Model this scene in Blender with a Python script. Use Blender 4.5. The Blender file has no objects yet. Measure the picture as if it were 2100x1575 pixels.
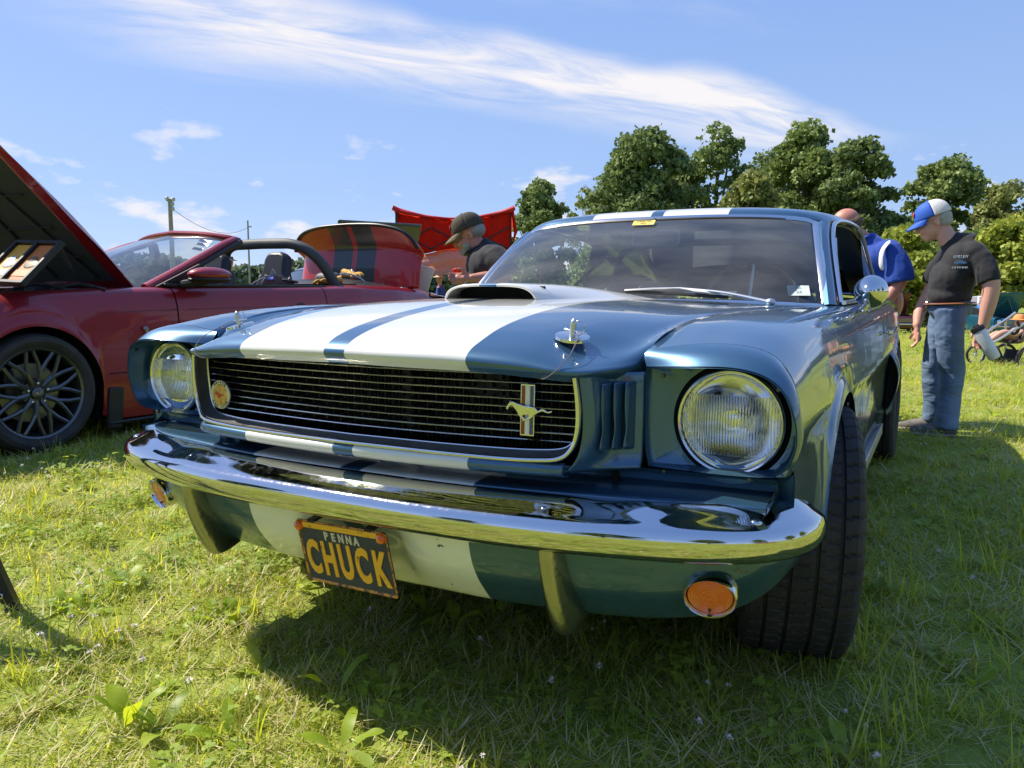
import bpy, math, random
import numpy as np
from mathutils import Vector, Matrix, noise, Euler
random.seed(7); rng = np.random.default_rng(7)
scene = bpy.context.scene
R_ = math.radians

# ---------------------------------------------------------------- camera
cam_data = bpy.data.cameras.new("camera")
cam_data.sensor_width = 36.0
cam_data.lens = 1608.2 / 2100 * 36.0
cam_data.clip_start = 0.05
cam_data.clip_end = 3000.0
cam = bpy.data.objects.new("camera", cam_data)
scene.collection.objects.link(cam)
_yaw, _pit, _rol = -0.49759997, -0.11751768, 0.0042513696
_f = Vector((math.sin(_yaw) * math.cos(_pit), math.cos(_yaw) * math.cos(_pit), math.sin(_pit)))
_r = Vector((math.cos(_yaw), -math.sin(_yaw), 0))
_u = _r.cross(_f)
_r2 = _r * math.cos(_rol) + _u * math.sin(_rol)
_u2 = -_r * math.sin(_rol) + _u * math.cos(_rol)
cam.matrix_world = Matrix(((_r2.x, _u2.x, -_f.x, 1.08383), (_r2.y, _u2.y, -_f.y, -1.33469), (_r2.z, _u2.z, -_f.z, 0.937756), (0, 0, 0, 1)))
scene.camera = cam

# ---------------------------------------------------------------- light
SUN_EL, SUN_VEC = R_(51), None
SUN_AZ = Vector((-1.0, -0.11, 0)).normalized()          # horizontal direction towards the sun
SUN_VEC = Vector((SUN_AZ.x * math.cos(SUN_EL), SUN_AZ.y * math.cos(SUN_EL), math.sin(SUN_EL)))
sun_data = bpy.data.lights.new("sun", 'SUN')
sun_data.energy = 2.7
sun_data.angle = R_(0.53)
sun_data.color = (1.0, 0.92, 0.79)
sun = bpy.data.objects.new("sun", sun_data)
scene.collection.objects.link(sun)
sun.rotation_euler = SUN_VEC.to_track_quat('Z', 'Y').to_euler()

world = bpy.data.worlds.new("World")
scene.world = world
world.use_nodes = True
SKY_STRENGTH = 0.15
scene.view_settings.view_transform = 'Standard'
scene.view_settings.look = 'None'
scene.view_settings.gamma = 1.0
scene.view_settings.exposure = 1.50
scene.view_settings.use_curve_mapping = False

def build_world():
    nt = world.node_tree; N = nt.nodes; L = nt.links
    N.clear()
    out = N.new('ShaderNodeOutputWorld'); bg = N.new('ShaderNodeBackground')
    sky = N.new('ShaderNodeTexSky'); sky.sky_type = 'NISHITA'; sky.sun_disc = False
    sky.sun_elevation = SUN_EL
    sky.sun_rotation = math.atan2(SUN_AZ.x, SUN_AZ.y)
    sky.air_density = 1.0; sky.dust_density = 0.6; sky.ozone_density = 2.0; sky.altitude = 100
    bg.inputs['Strength'].default_value = SKY_STRENGTH
    tc = N.new('ShaderNodeTexCoord')
    def vm(op, a, b=None):
        n = N.new('ShaderNodeVectorMath'); n.operation = op
        for i, v in enumerate((a, b)):
            if v is None: continue
            if isinstance(v, (tuple, Vector)): n.inputs[i].default_value = tuple(v)
            else: L.new(v, n.inputs[i])
        return n
    def m(op, a, b=None, c=None, clamp=False):
        n = N.new('ShaderNodeMath'); n.operation = op; n.use_clamp = clamp
        for i, v in enumerate((a, b, c)):
            if v is None: continue
            if isinstance(v, (int, float)): n.inputs[i].default_value = v
            else: L.new(v, n.inputs[i])
        return n.outputs[0]
    def sstep(v, lo, hi):
        n = N.new('ShaderNodeMapRange'); n.interpolation_type = 'SMOOTHSTEP'
        L.new(v, n.inputs[0]); n.inputs[1].default_value = lo; n.inputs[2].default_value = hi
        n.inputs[3].default_value = 0; n.inputs[4].default_value = 1
        return n.outputs[0]
    D = tc.outputs['Generated']
    lift = vm('ADD', vm('MULTIPLY', D, (1, 1, .85)).outputs[0], (0, 0, .20)); L.new(vm('NORMALIZE', lift.outputs[0]).outputs[0], sky.inputs[0])
    sep = N.new('ShaderNodeSeparateXYZ'); L.new(D, sep.inputs[0])
    # cloud plane coordinates: direction / (z + k) -> flat layer seen from below
    zc = m('MAXIMUM', sep.outputs[2], 0.0)
    zz = m('ADD', zc, 0.12)
    comb = N.new('ShaderNodeCombineXYZ')
    L.new(m('DIVIDE', sep.outputs[0], zz), comb.inputs[0]); L.new(m('DIVIDE', sep.outputs[1], zz), comb.inputs[1])
    P = comb.outputs[0]
    # rotate so the streak axis runs along X
    A, B = CLOUD_A, CLOUD_B                      # two points of the streak in plane coordinates
    ang = math.atan2(B[1] - A[1], B[0] - A[0])
    mp = N.new('ShaderNodeMapping'); mp.vector_type = 'POINT'
    c_, s_ = math.cos(-ang), math.sin(-ang)
    mp.inputs['Rotation'].default_value = (0, 0, -ang)
    mp.inputs['Location'].default_value = (-(A[0] * c_ - A[1] * s_), -(A[0] * s_ + A[1] * c_), 0)
    L.new(P, mp.inputs[0])
    S = mp.outputs[0]
    def nz(vec, sc, det, rough, scale=(1, 1, 1), dist=0.0):
        q = vm('MULTIPLY', vec, scale)
        n = N.new('ShaderNodeTexNoise'); n.inputs['Scale'].default_value = sc
        n.inputs['Detail'].default_value = det; n.inputs['Roughness'].default_value = rough
        n.inputs['Distortion'].default_value = dist
        L.new(q.outputs[0], n.inputs['Vector']); return n.outputs['Fac']
    ss = N.new('ShaderNodeSeparateXYZ'); L.new(S, ss.inputs[0])
    wob = m('SUBTRACT', nz(S, 1.1, 3, .5), 0.5)
    dy = m('ADD', ss.outputs[1], m('MULTIPLY', wob, 0.42))
    # asymmetric band: sharp towards the horizon side, feathered away from it
    bandw = m('MULTIPLY', sstep(dy, -STREAK_W[0], 0.05), m('SUBTRACT', 1.0, sstep(dy, 0.0, STREAK_W[1])))
    fib = nz(S, 2.3, 8, .62, (.55, 2.0, 1), .6)
    streak = m('MULTIPLY', bandw, sstep(fib, .26, .62))
    along = m('MULTIPLY', sstep(ss.outputs[0], -.75, .05), m('SUBTRACT', 1.0, sstep(ss.outputs[0], STREAK_L - .3, STREAK_L + .35)))
    streak = m('MULTIPLY', streak, along)
    # thin high veil everywhere
    veil = m('MULTIPLY', sstep(nz(S, .55, 9, .62, (.6, 1.5, 1), .4), .56, .84), .5)
    # small low cumulus near the horizon, in azimuth / elevation
    az = m('ARCTAN2', sep.outputs[0], sep.outputs[1])
    cb = N.new('ShaderNodeCombineXYZ'); L.new(m('MULTIPLY', az, 1.0), cb.inputs[0]); L.new(m('MULTIPLY', sep.outputs[2], 2.6), cb.inputs[1])
    cum = nz(cb.outputs[0], 9.5, 7, .55)
    elm = m('MULTIPLY', sstep(sep.outputs[2], 0.0, .02), m('SUBTRACT', 1.0, sstep(sep.outputs[2], .12, .26)))
    thr = m('ADD', .435, m('MULTIPLY', sep.outputs[2], .95))
    cumd = m('MULTIPLY', m('MULTIPLY', m('SUBTRACT', cum, thr), 9.0, clamp=True), elm)
    dens = m('MINIMUM', m('ADD', m('ADD', m('MULTIPLY', streak, 1.15), veil), m('MULTIPLY', cumd, .8)), .97)
    up = sstep(sep.outputs[2], -.01, .02)
    dens = m('MULTIPLY', dens, up)
    gr = N.new('ShaderNodeValToRGB'); L.new(sep.outputs[2], gr.inputs[0]); e = gr.color_ramp.elements
    e[0].position = 0; e[0].color = (.56, .70, .88, 1); e[1].position = 1; e[1].color = (.16, .32, .76, 1)
    x = e.new(.12); x.color = (.38, .57, .88, 1); x = e.new(.40); x.color = (.225, .41, .85, 1)
    gs = vm('MULTIPLY', gr.outputs[0], (2.48, 2.42, 2.36))
    mix = N.new('ShaderNodeMix'); mix.data_type = 'RGBA'
    # sky tint
    tint = N.new('ShaderNodeMix'); tint.data_type = 'RGBA'; tint.blend_type = 'MULTIPLY'; tint.inputs[0].default_value = 1.0
    L.new(sky.outputs[0], tint.inputs[6]); tint.inputs[7].default_value = SKY_TINT
    blend = N.new('ShaderNodeMix'); blend.data_type = 'RGBA'; blend.inputs[0].default_value = .78
    L.new(tint.outputs[2], blend.inputs[6]); L.new(gs.outputs[0], blend.inputs[7])
    L.new(dens, mix.inputs[0]); L.new(blend.outputs[2], mix.inputs[6]); mix.inputs[7].default_value = CLOUD_COL
    L.new(mix.outputs[2], bg.inputs[0]); L.new(bg.outputs[0], out.inputs[0])

def _dirpx(u, v):
    d = Vector(((u - 1050) / 1608.2, -(v - 787.5) / 1608.2, 1.0))
    return (_r2 * d.x + _u2 * d.y + _f * d.z).normalized()
def _plane(d): return (d.x / (d.z + .12), d.y / (d.z + .12))
CLOUD_A = _plane(_dirpx(560, 20)); CLOUD_B = _plane(_dirpx(1760, 270))
STREAK_W = (.16, .62); STREAK_L = (Vector(CLOUD_B) - Vector(CLOUD_A)).length
SKY_TINT = (.52, .50, .60, 1); CLOUD_COL = (2.3, 2.22, 2.25, 1)
build_world()

# ---------------------------------------------------------------- materials
MATS = {}
def new_mat(name):
    m = bpy.data.materials.new(name); m.use_nodes = True
    MATS[name] = m
    return m, m.node_tree.nodes, m.node_tree.links, m.node_tree.nodes['Principled BSDF']
def mat(name, col, rough=.5, metal=0, coat=0, spec=.5, bump=0, bscale=50, var=0, vscale=8, trans=0, ior=1.45, emit=None, estr=0, alpha=1, sheen=0, subs=0):
    if name in MATS: return MATS[name]
    m, N, L, b = new_mat(name)
    b.inputs['Base Color'].default_value = (*col, 1)
    b.inputs['Roughness'].default_value = rough
    b.inputs['Metallic'].default_value = metal
    b.inputs['Coat Weight'].default_value = coat
    b.inputs['Coat Roughness'].default_value = .03
    b.inputs['Specular IOR Level'].default_value = spec
    b.inputs['Transmission Weight'].default_value = trans
    b.inputs['IOR'].default_value = ior
    b.inputs['Alpha'].default_value = alpha
    if sheen: b.inputs['Sheen Weight'].default_value = sheen
    if emit: b.inputs['Emission Color'].default_value = (*emit, 1); b.inputs['Emission Strength'].default_value = estr
    tc = N.new('ShaderNodeTexCoord')
    if var:
        n = N.new('ShaderNodeTexNoise'); n.inputs['Scale'].default_value = vscale; n.inputs['Detail'].default_value = 5
        L.new(tc.outputs['Object'], n.inputs['Vector'])
        hs = N.new('ShaderNodeHueSaturation'); hs.inputs['Color'].default_value = (*col, 1)
        mr = N.new('ShaderNodeMapRange'); mr.inputs[1].default_value = .25; mr.inputs[2].default_value = .75
        mr.inputs[3].default_value = 1 - var; mr.inputs[4].default_value = 1 + var
        L.new(n.outputs['Fac'], mr.inputs[0]); L.new(mr.outputs[0], hs.inputs['Value']); L.new(hs.outputs[0], b.inputs['Base Color'])
    if bump:
        n = N.new('ShaderNodeTexNoise'); n.inputs['Scale'].default_value = bscale; n.inputs['Detail'].default_value = 4
        L.new(tc.outputs['Object'], n.inputs['Vector'])
        bp = N.new('ShaderNodeBump'); bp.inputs['Strength'].default_value = bump; bp.inputs['Distance'].default_value = .01
        L.new(n.outputs['Fac'], bp.inputs['Height']); L.new(bp.outputs[0], b.inputs['Normal'])
    return m

# ---------------------------------------------------------------- mesh helpers
def link(o, parent=None):
    scene.collection.objects.link(o)
    if parent is not None: o.parent = parent
    return o
def mesh_obj(name, verts, faces, m, parent=None, smooth=True, face_mats=None, loc=None, auto=None):
    me = bpy.data.meshes.new(name)
    me.from_pydata([tuple(v) for v in verts], [], [tuple(int(i) for i in f) for f in faces])
    ms = m if isinstance(m, (list, tuple)) else [m]
    for x in ms: me.materials.append(x)
    if face_mats is not None: me.polygons.foreach_set('material_index', list(face_mats))
    if smooth:
        me.polygons.foreach_set('use_smooth', [True] * len(me.polygons))
        if auto:
            me.set_sharp_from_angle(angle=R_(auto))
    me.update()
    o = bpy.data.objects.new(name, me); link(o, parent)
    if loc is not None: o.location = loc
    return o
def tag(o, label, cat, group=None, kind=None):
    if label: o['label'] = label
    if cat: o['category'] = cat
    if group: o['group'] = group
    if kind: o['kind'] = kind
    return o
def thing(name, label, cat, loc=(0, 0, 0), rz=0, group=None):
    o = bpy.data.objects.new(name, None); link(o)
    o.empty_display_size = .1
    o.location = loc; o.rotation_euler = (0, 0, rz)
    return tag(o, label, cat, group)
def copy_tree(o, parent=None, seen=None):
    c = o.copy(); scene.collection.objects.link(c); c.parent = parent
    for ch in list(o.children): copy_tree(ch, c)
    return c

def cr(P, n):
    """Catmull-Rom through control points P (k x ...), n samples per span"""
    P = np.asarray(P, float); k = len(P)
    if n == 1 or k < 3: 
        if k < 3 and n > 1:
            t = np.linspace(0, 1, n + 1).reshape(-1, *([1] * (P.ndim - 1)))
            return P[0] * (1 - t) + P[1] * t
        return P
    E = np.concatenate([[2 * P[0] - P[1]], P, [2 * P[-1] - P[-2]]])
    out = []
    for i in range(k - 1):
        a, b, c, d = E[i], E[i + 1], E[i + 2], E[i + 3]
        for j in range(n):
            t = j / n
            out.append(.5 * ((2 * b) + (-a + c) * t + (2 * a - 5 * b + 4 * c - d) * t * t + (-a + 3 * b - 3 * c + d) * t ** 3))
    out.append(P[-1]); return np.array(out)
def grid_faces(nr, nc, close_c=False, close_r=False, off=0):
    F = []
    for i in range(nr if close_r else nr - 1):
        for j in range(nc if close_c else nc - 1):
            a = i * nc + j; b = i * nc + (j + 1) % nc; c = ((i + 1) % nr) * nc + (j + 1) % nc; d = ((i + 1) % nr) * nc + j
            F.append((off + a, off + b, off + c, off + d))
    return F
def surf(name, G, m, parent=None, nr=4, nc=4, solid=0, mir=False, auto=None, offset=-1, smooth=True):
    """G rows x cols x 3 control net"""
    G = np.asarray(G, float)
    G = cr(G, nr)
    G = np.swapaxes(cr(np.swapaxes(G, 0, 1), nc), 0, 1)
    if mir: G = np.concatenate([G[:, :0:-1] * np.array([-1, 1, 1]), G], axis=1)
    V = G.reshape(-1, 3); F = grid_faces(G.shape[0], G.shape[1])
    o = mesh_obj(name, V, F, m, parent, auto=auto, smooth=smooth)
    if solid:
        md = o.modifiers.new('s', 'SOLIDIFY'); md.thickness = solid; md.offset = offset; md.use_even_offset = True
    return o
def mirror_copy(o, parent=None, name=None):
    """mirrored twin across x=0 as an object of its own"""
    me = o.data.copy()
    n = len(me.vertices); co = np.empty(n * 3); me.vertices.foreach_get('co', co)
    co = co.reshape(-1, 3); co[:, 0] *= -1; me.vertices.foreach_set('co', co.ravel())
    me.flip_normals(); me.update()
    c = bpy.data.objects.new(name or o.name.split('.')[0], me); link(c, parent or o.parent)
    for md in o.modifiers:
        k = c.modifiers.new(md.name, md.type)
        for a in ('thickness', 'offset', 'width', 'segments', 'levels', 'render_levels', 'use_even_offset'):
            if hasattr(md, a): setattr(k, a, getattr(md, a))
    c.location = (-o.location.x, o.location.y, o.location.z)
    for k, v in o.items(): c[k] = v
    return c
class MB:
    """collects simple solids into one mesh"""
    def __init__(s): s.v = []; s.f = []; s.m = []
    def add(s, V, F, mi=0):
        o = len(s.v); s.v += [tuple(map(float, v)) for v in V]; s.f += [tuple(int(i) + o for i in f) for f in F]; s.m += [mi] * len(F)
        return s
    def box(s, c, size, rot=None, mi=0, bev=0):
        x, y, z = [k / 2 for k in size]
        V = np.array([(sx * x, sy * y, sz * z) for sx in (-1, 1) for sy in (-1, 1) for sz in (-1, 1)])
        if rot is not None: V = V @ np.array(Euler(rot).to_matrix()).T
        V = V + np.array(c)
        return s.add(V, [(0, 1, 3, 2), (4, 6, 7, 5), (0, 4, 5, 1), (2, 3, 7, 6), (0, 2, 6, 4), (1, 5, 7, 3)], mi)
    def tube(s, path, r, n=8, cap=True, mi=0, flat=1.0):
        P = np.asarray(path, float); k = len(P)
        rr = np.full(k, r) if np.isscalar(r) else np.asarray(r, float)
        T = np.gradient(P, axis=0); T /= np.linalg.norm(T, axis=1)[:, None] + 1e-12
        up = np.array([0, 0, 1.]) if abs(T[0][2]) < .9 else np.array([1., 0, 0])
        a = np.cross(T[0], up); a /= np.linalg.norm(a); V = []
        for i in range(k):
            a = a - T[i] * (a @ T[i]); a /= np.linalg.norm(a) + 1e-12
            b = np.cross(T[i], a)
            for j in range(n):
                t = 2 * math.pi * j / n
                V.append(P[i] + rr[i] * (math.cos(t) * a + flat * math.sin(t) * b))
        F = grid_faces(k, n, close_c=True)
        if cap: F += [tuple(range(n))[::-1], tuple(range((k - 1) * n, k * n))]
        return s.add(V, F, mi)
    def lathe(s, prof, c=(0, 0, 0), axis='y', n=32, mi=0, M=None, close=False):
        """prof: (r, h) pairs; revolve about axis through c"""
        V = []
        for r, h in prof:
            for j in range(n):
                t = 2 * math.pi * j / n
                p = (r * math.cos(t), r * math.sin(t), h)
                if axis == 'y': p = (p[0], h, p[1])
                elif axis == 'x': p = (h, p[0], p[1])
                V.append(p)
        V = np.array(V)
        if M is not None: V = V @ np.array(M).T
        return s.add(V + np.array(c), grid_faces(len(prof), n, close_c=True, close_r=close), mi)
    def ell(s, c, r, n=16, k=10, mi=0, M=None):
        pr = [(max(math.sin(math.pi * i / k), 1e-4), math.cos(math.pi * i / k)) for i in range(k + 1)]
        V = []
        for q, h in pr:
            for j in range(n):
                t = 2 * math.pi * j / n; V.append((q * math.cos(t) * r[0], q * math.sin(t) * r[1], h * r[2]))
        V = np.array(V)
        if M is not None: V = V @ np.array(M).T
        return s.add(V + np.array(c), grid_faces(k + 1, n, close_c=True), mi)
    def prism(s, pts, depth, M=None, c=(0, 0, 0), mi=0):
        """2D outline (x,z) extruded along y by depth"""
        n = len(pts)
        V = np.array([(x, 0, z) for x, z in pts] + [(x, depth, z) for x, z in pts], float)
        if M is not None: V = V @ np.array(M).T
        F = [tuple(range(n)), tuple(range(2 * n - 1, n - 1, -1))] + [(i, i + n, (i + 1) % n + n, (i + 1) % n) for i in range(n)]
        return s.add(V + np.array(c), F, mi)
    def build(s, name, m, parent=None, smooth=True, auto=35, loc=None, bevel=0):
        o = mesh_obj(name, s.v, s.f, m, parent, smooth, s.m if isinstance(m, (list, tuple)) else None, loc, auto if smooth else None)
        if bevel:
            md = o.modifiers.new('b', 'BEVEL'); md.width = bevel; md.segments = 2; md.limit_method = 'ANGLE'; md.angle_limit = R_(40)
        return o
def sweep(name, path, section, m, parent=None, up=(0, 0, 1), scale=None, cap=True, auto=40, closed_sec=True):
    """section: list of (outward, up) offsets, path in 3D; outward = right side normal in the plane"""
    P = np.asarray(path, float); T = np.gradient(P, axis=0); T /= np.linalg.norm(T, axis=1)[:, None]
    up = np.array(up, float); V = []
    S = np.asarray(section, float); k = len(S)
    for i in range(len(P)):
        o = np.cross(T[i], up); o /= np.linalg.norm(o); w = np.cross(o, T[i])
        sc = 1 if scale is None else scale[i]
        for a, b in S: V.append(P[i] + sc * (a * o + b * w))
    F = grid_faces(len(P), k, close_c=closed_sec)
    if cap and closed_sec: F += [tuple(range(k))[::-1], tuple(range((len(P) - 1) * k, len(P) * k))]
    return mesh_obj(name, V, F, m, parent, auto=auto)
def text_mesh(name, s, size, m, parent, M, extrude=.001, xs=1.0, align='CENTER', bold=0, font_off=0):
    cu = bpy.data.curves.new(name, 'FONT'); cu.body = s; cu.size = size; cu.extrude = extrude
    cu.align_x = align; cu.align_y = 'CENTER'; cu.offset = font_off; cu.resolution_u = 4
    o = bpy.data.objects.new(name, cu); scene.collection.objects.link(o)
    dg = bpy.context.evaluated_depsgraph_get()
    me = bpy.data.meshes.new_from_object(o.evaluated_get(dg))
    bpy.data.objects.remove(o)
    me.transform(Matrix.Diagonal((xs, 1, 1, 1))); me.transform(M)
    me.materials.clear(); me.materials.append(m)
    ob = bpy.data.objects.new(name, me); link(ob, parent)
    return ob
# ================================================================ materials for cars
def paint(name, col, metal=.55, rough=.34, stripes=None, white=(.70, .685, .62), dirt=.0, coatr=.03, flake=.15, chips=0):
    m, N, L, b = new_mat(name)
    tc = N.new('ShaderNodeTexCoord')
    b.inputs['Coat Weight'].default_value = 1.0; b.inputs['Coat Roughness'].default_value = coatr; b.inputs['Coat IOR'].default_value = 1.5
    b.inputs['Roughness'].default_value = rough; b.inputs['Metallic'].default_value = metal
    n = N.new('ShaderNodeTexNoise'); n.inputs['Scale'].default_value = 900; n.inputs['Detail'].default_value = 2
    L.new(tc.outputs['Object'], n.inputs['Vector'])
    hs = N.new('ShaderNodeHueSaturation'); hs.inputs['Color'].default_value = (*col, 1)
    mr = N.new('ShaderNodeMapRange'); mr.inputs[3].default_value = 1 - flake; mr.inputs[4].default_value = 1 + flake
    L.new(n.outputs['Fac'], mr.inputs[0]); L.new(mr.outputs[0], hs.inputs['Value'])
    base = hs.outputs[0]; met = None
    def M(op, a, c):
        q = N.new('ShaderNodeMath'); q.operation = op
        for i, v in enumerate((a, c)):
            if isinstance(v, (int, float)): q.inputs[i].default_value = v
            else: L.new(v, q.inputs[i])
        return q.outputs[0]
    if stripes:
        sp = N.new('ShaderNodeSeparateXYZ'); L.new(tc.outputs['Object'], sp.inputs[0])
        ax = M('ABSOLUTE', sp.outputs[0], 0)
        f = M('MULTIPLY', M('GREATER_THAN', ax, stripes[0]), M('LESS_THAN', ax, stripes[1]))
        mx = N.new('ShaderNodeMix'); mx.data_type = 'RGBA'; L.new(f, mx.inputs[0]); L.new(base, mx.inputs[6]); mx.inputs[7].default_value = (*white, 1)
        base = mx.outputs[2]
        L.new(M('MULTIPLY', M('SUBTRACT', 1.0, f), metal), b.inputs['Metallic'])
    if chips:
        c = N.new('ShaderNodeTexNoise'); c.inputs['Scale'].default_value = 38; c.inputs['Detail'].default_value = 5; c.inputs['Roughness'].default_value = .6
        L.new(tc.outputs['Object'], c.inputs['Vector'])
        cc = M('GREATER_THAN', c.outputs['Fac'], 1 - chips)
        mx = N.new('ShaderNodeMix'); mx.data_type = 'RGBA'; L.new(cc, mx.inputs[0]); L.new(base, mx.inputs[6]); mx.inputs[7].default_value = (.035, .028, .022, 1)
        base = mx.outputs[2]
    L.new(base, b.inputs['Base Color'])
    # faint orange peel and dust
    w = N.new('ShaderNodeTexNoise'); w.inputs['Scale'].default_value = 5; w.inputs['Detail'].default_value = 3
    L.new(tc.outputs['Object'], w.inputs['Vector'])
    bp = N.new('ShaderNodeBump'); bp.inputs['Strength'].default_value = .10; bp.inputs['Distance'].default_value = .012
    L.new(w.outputs['Fac'], bp.inputs['Height']); L.new(bp.outputs[0], b.inputs['Coat Normal'])
    du = N.new('ShaderNodeTexNoise'); du.inputs['Scale'].default_value = 3; du.inputs['Detail'].default_value = 8; du.inputs['Roughness'].default_value = .7
    L.new(tc.outputs['Object'], du.inputs['Vector'])
    mr2 = N.new('ShaderNodeMapRange'); mr2.inputs[1].default_value = .4; mr2.inputs[2].default_value = .75; mr2.inputs[3].default_value = coatr; mr2.inputs[4].default_value = coatr + .07
    L.new(du.outputs['Fac'], mr2.inputs[0]); L.new(mr2.outputs[0], b.inputs['Coat Roughness'])
    return m
BLUE = paint('blue_metallic_paint', (.042, .115, .200))
STRIPE = paint('striped_paint', (.042, .115, .200), stripes=(.027, .299))
STRIPE_CH = paint('chipped_shade_lifted_striped_paint', (.035, .110, .200), stripes=(.027, .299), chips=.305, white=(.84, .83, .76))  # chipped paint; stripe white made lighter to lift the shaded valance
RED = paint('candy_red_paint', (.26, .004, .010), metal=.25, rough=.4)
RED_ST = None
def chrome_mat():
    m, N, L, b = new_mat('chrome')
    b.inputs['Base Color'].default_value = (.66, .65, .64, 1); b.inputs['Metallic'].default_value = 1
    tc = N.new('ShaderNodeTexCoord')
    n = N.new('ShaderNodeTexNoise'); n.inputs['Scale'].default_value = 60; n.inputs['Detail'].default_value = 8; n.inputs['Roughness'].default_value = .75
    L.new(tc.outputs['Object'], n.inputs['Vector'])
    mr = N.new('ShaderNodeMapRange'); mr.inputs[1].default_value = .45; mr.inputs[2].default_value = .8; mr.inputs[3].default_value = .03; mr.inputs[4].default_value = .22
    L.new(n.outputs['Fac'], mr.inputs[0]); L.new(mr.outputs[0], b.inputs['Roughness'])
    # pitted specks
    v = N.new('ShaderNodeTexNoise'); v.inputs['Scale'].default_value = 420; v.inputs['Detail'].default_value = 2
    L.new(tc.outputs['Object'], v.inputs['Vector'])
    cr_ = N.new('ShaderNodeMapRange'); cr_.inputs[1].default_value = .70; cr_.inputs[2].default_value = .76; cr_.inputs[3].default_value = 0; cr_.inputs[4].default_value = .45
    L.new(v.outputs['Fac'], cr_.inputs[0])
    mx = N.new('ShaderNodeMix'); mx.data_type = 'RGBA'; L.new(cr_.outputs[0], mx.inputs[0]); mx.inputs[6].default_value = (.68, .67, .66, 1); mx.inputs[7].default_value = (.30, .28, .26, 1)
    L.new(mx.outputs[2], b.inputs['Base Color'])
    w = N.new('ShaderNodeTexNoise'); w.inputs['Scale'].default_value = 9; w.inputs['Detail'].default_value = 2
    L.new(tc.outputs['Object'], w.inputs['Vector'])
    bp = N.new('ShaderNodeBump'); bp.inputs['Strength'].default_value = .05; bp.inputs['Distance'].default_value = .01
    L.new(w.outputs['Fac'], bp.inputs['Height']); L.new(bp.outputs[0], b.inputs['Normal'])
    return m
CHROME = chrome_mat()
STEEL = mat('stainless_trim', (.74, .73, .70), rough=.16, metal=1)
BRUSHED = mat('satin_aluminium', (.62, .62, .62), rough=.38, metal=1)
BLACK = mat('black_plastic', (.016, .016, .017), rough=.45, var=.2)
DEEP = mat('deep_black', (.004, .004, .004), rough=.9)
RUBBER = mat('rubber', (.034, .032, .031), rough=.75, var=.35, vscale=12, bump=.15, bscale=180)
GREYP = mat('grey_painted_grille_surround', (.07, .07, .072), rough=.55, metal=.3, var=.25, vscale=14)
AMBER = mat('amber_lens', (.85, .12, .006), rough=.12, coat=1, subs=0, trans=.15)
CREAM = mat('cream_paint', (.70, .685, .62), rough=.3, coat=.6)
DARKMETAL = mat('dark_painted_steel', (.03, .03, .033), rough=.5, metal=.4, bump=.2, bscale=60)
ENGINE = mat('engine_grime', (.045, .042, .04), rough=.6, metal=.5, var=.6, vscale=30, bump=.6, bscale=60)
def glass_mat(name, tint=(.9, .95, .93), refl=1.0, dusty=.03, rough=0.0):
    m = bpy.data.materials.new(name); m.use_nodes = True; MATS[name] = m
    N = m.node_tree.nodes; L = m.node_tree.links; N.clear()
    o = N.new('ShaderNodeOutputMaterial'); t = N.new('ShaderNodeBsdfTransparent'); t.inputs[0].default_value = (*tint, 1)
    g = N.new('ShaderNodeBsdfGlossy'); g.inputs['Roughness'].default_value = rough
    fr = N.new('ShaderNodeFresnel'); fr.inputs[0].default_value = 1.52
    mu = N.new('ShaderNodeMath'); mu.operation = 'MULTIPLY'; mu.use_clamp = True; L.new(fr.outputs[0], mu.inputs[0]); mu.inputs[1].default_value = refl * 1.25
    a = N.new('ShaderNodeMixShader'); L.new(mu.outputs[0], a.inputs[0]); L.new(t.outputs[0], a.inputs[1]); L.new(g.outputs[0], a.inputs[2])
    d = N.new('ShaderNodeBsdfDiffuse'); d.inputs[0].default_value = (.55, .55, .5, 1)
    n = N.new('ShaderNodeTexNoise'); n.inputs['Scale'].default_value = 4; n.inputs['Detail'].default_value = 8
    mr = N.new('ShaderNodeMapRange'); mr.inputs[1].default_value = .35; mr.inputs[2].default_value = .75; mr.inputs[3].default_value = dusty * .4; mr.inputs[4].default_value = dusty * 1.6
    L.new(n.outputs['Fac'], mr.inputs[0])
    c = N.new('ShaderNodeMixShader'); L.new(mr.outputs[0], c.inputs[0]); L.new(a.outputs[0], c.inputs[1]); L.new(d.outputs[0], c.inputs[2])
    L.new(c.outputs[0], o.inputs[0]); return m
GLASS = glass_mat('windscreen_glass', (.88, .92, .90), 1.15, .09)
GLASS_CLEAR = glass_mat('clear_glass', (.93, .96, .95), 1.1, .02)

# ================================================================ the blue striped coupe (its own frame is the world frame)
MU = thing('sports_car', 'blue classic fastback with white racing stripes and yellow-lettered plate, nearest the camera', 'car', (0, 0, 0))
def lin(x, xs, ys): return float(np.interp(x, xs, ys))

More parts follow.
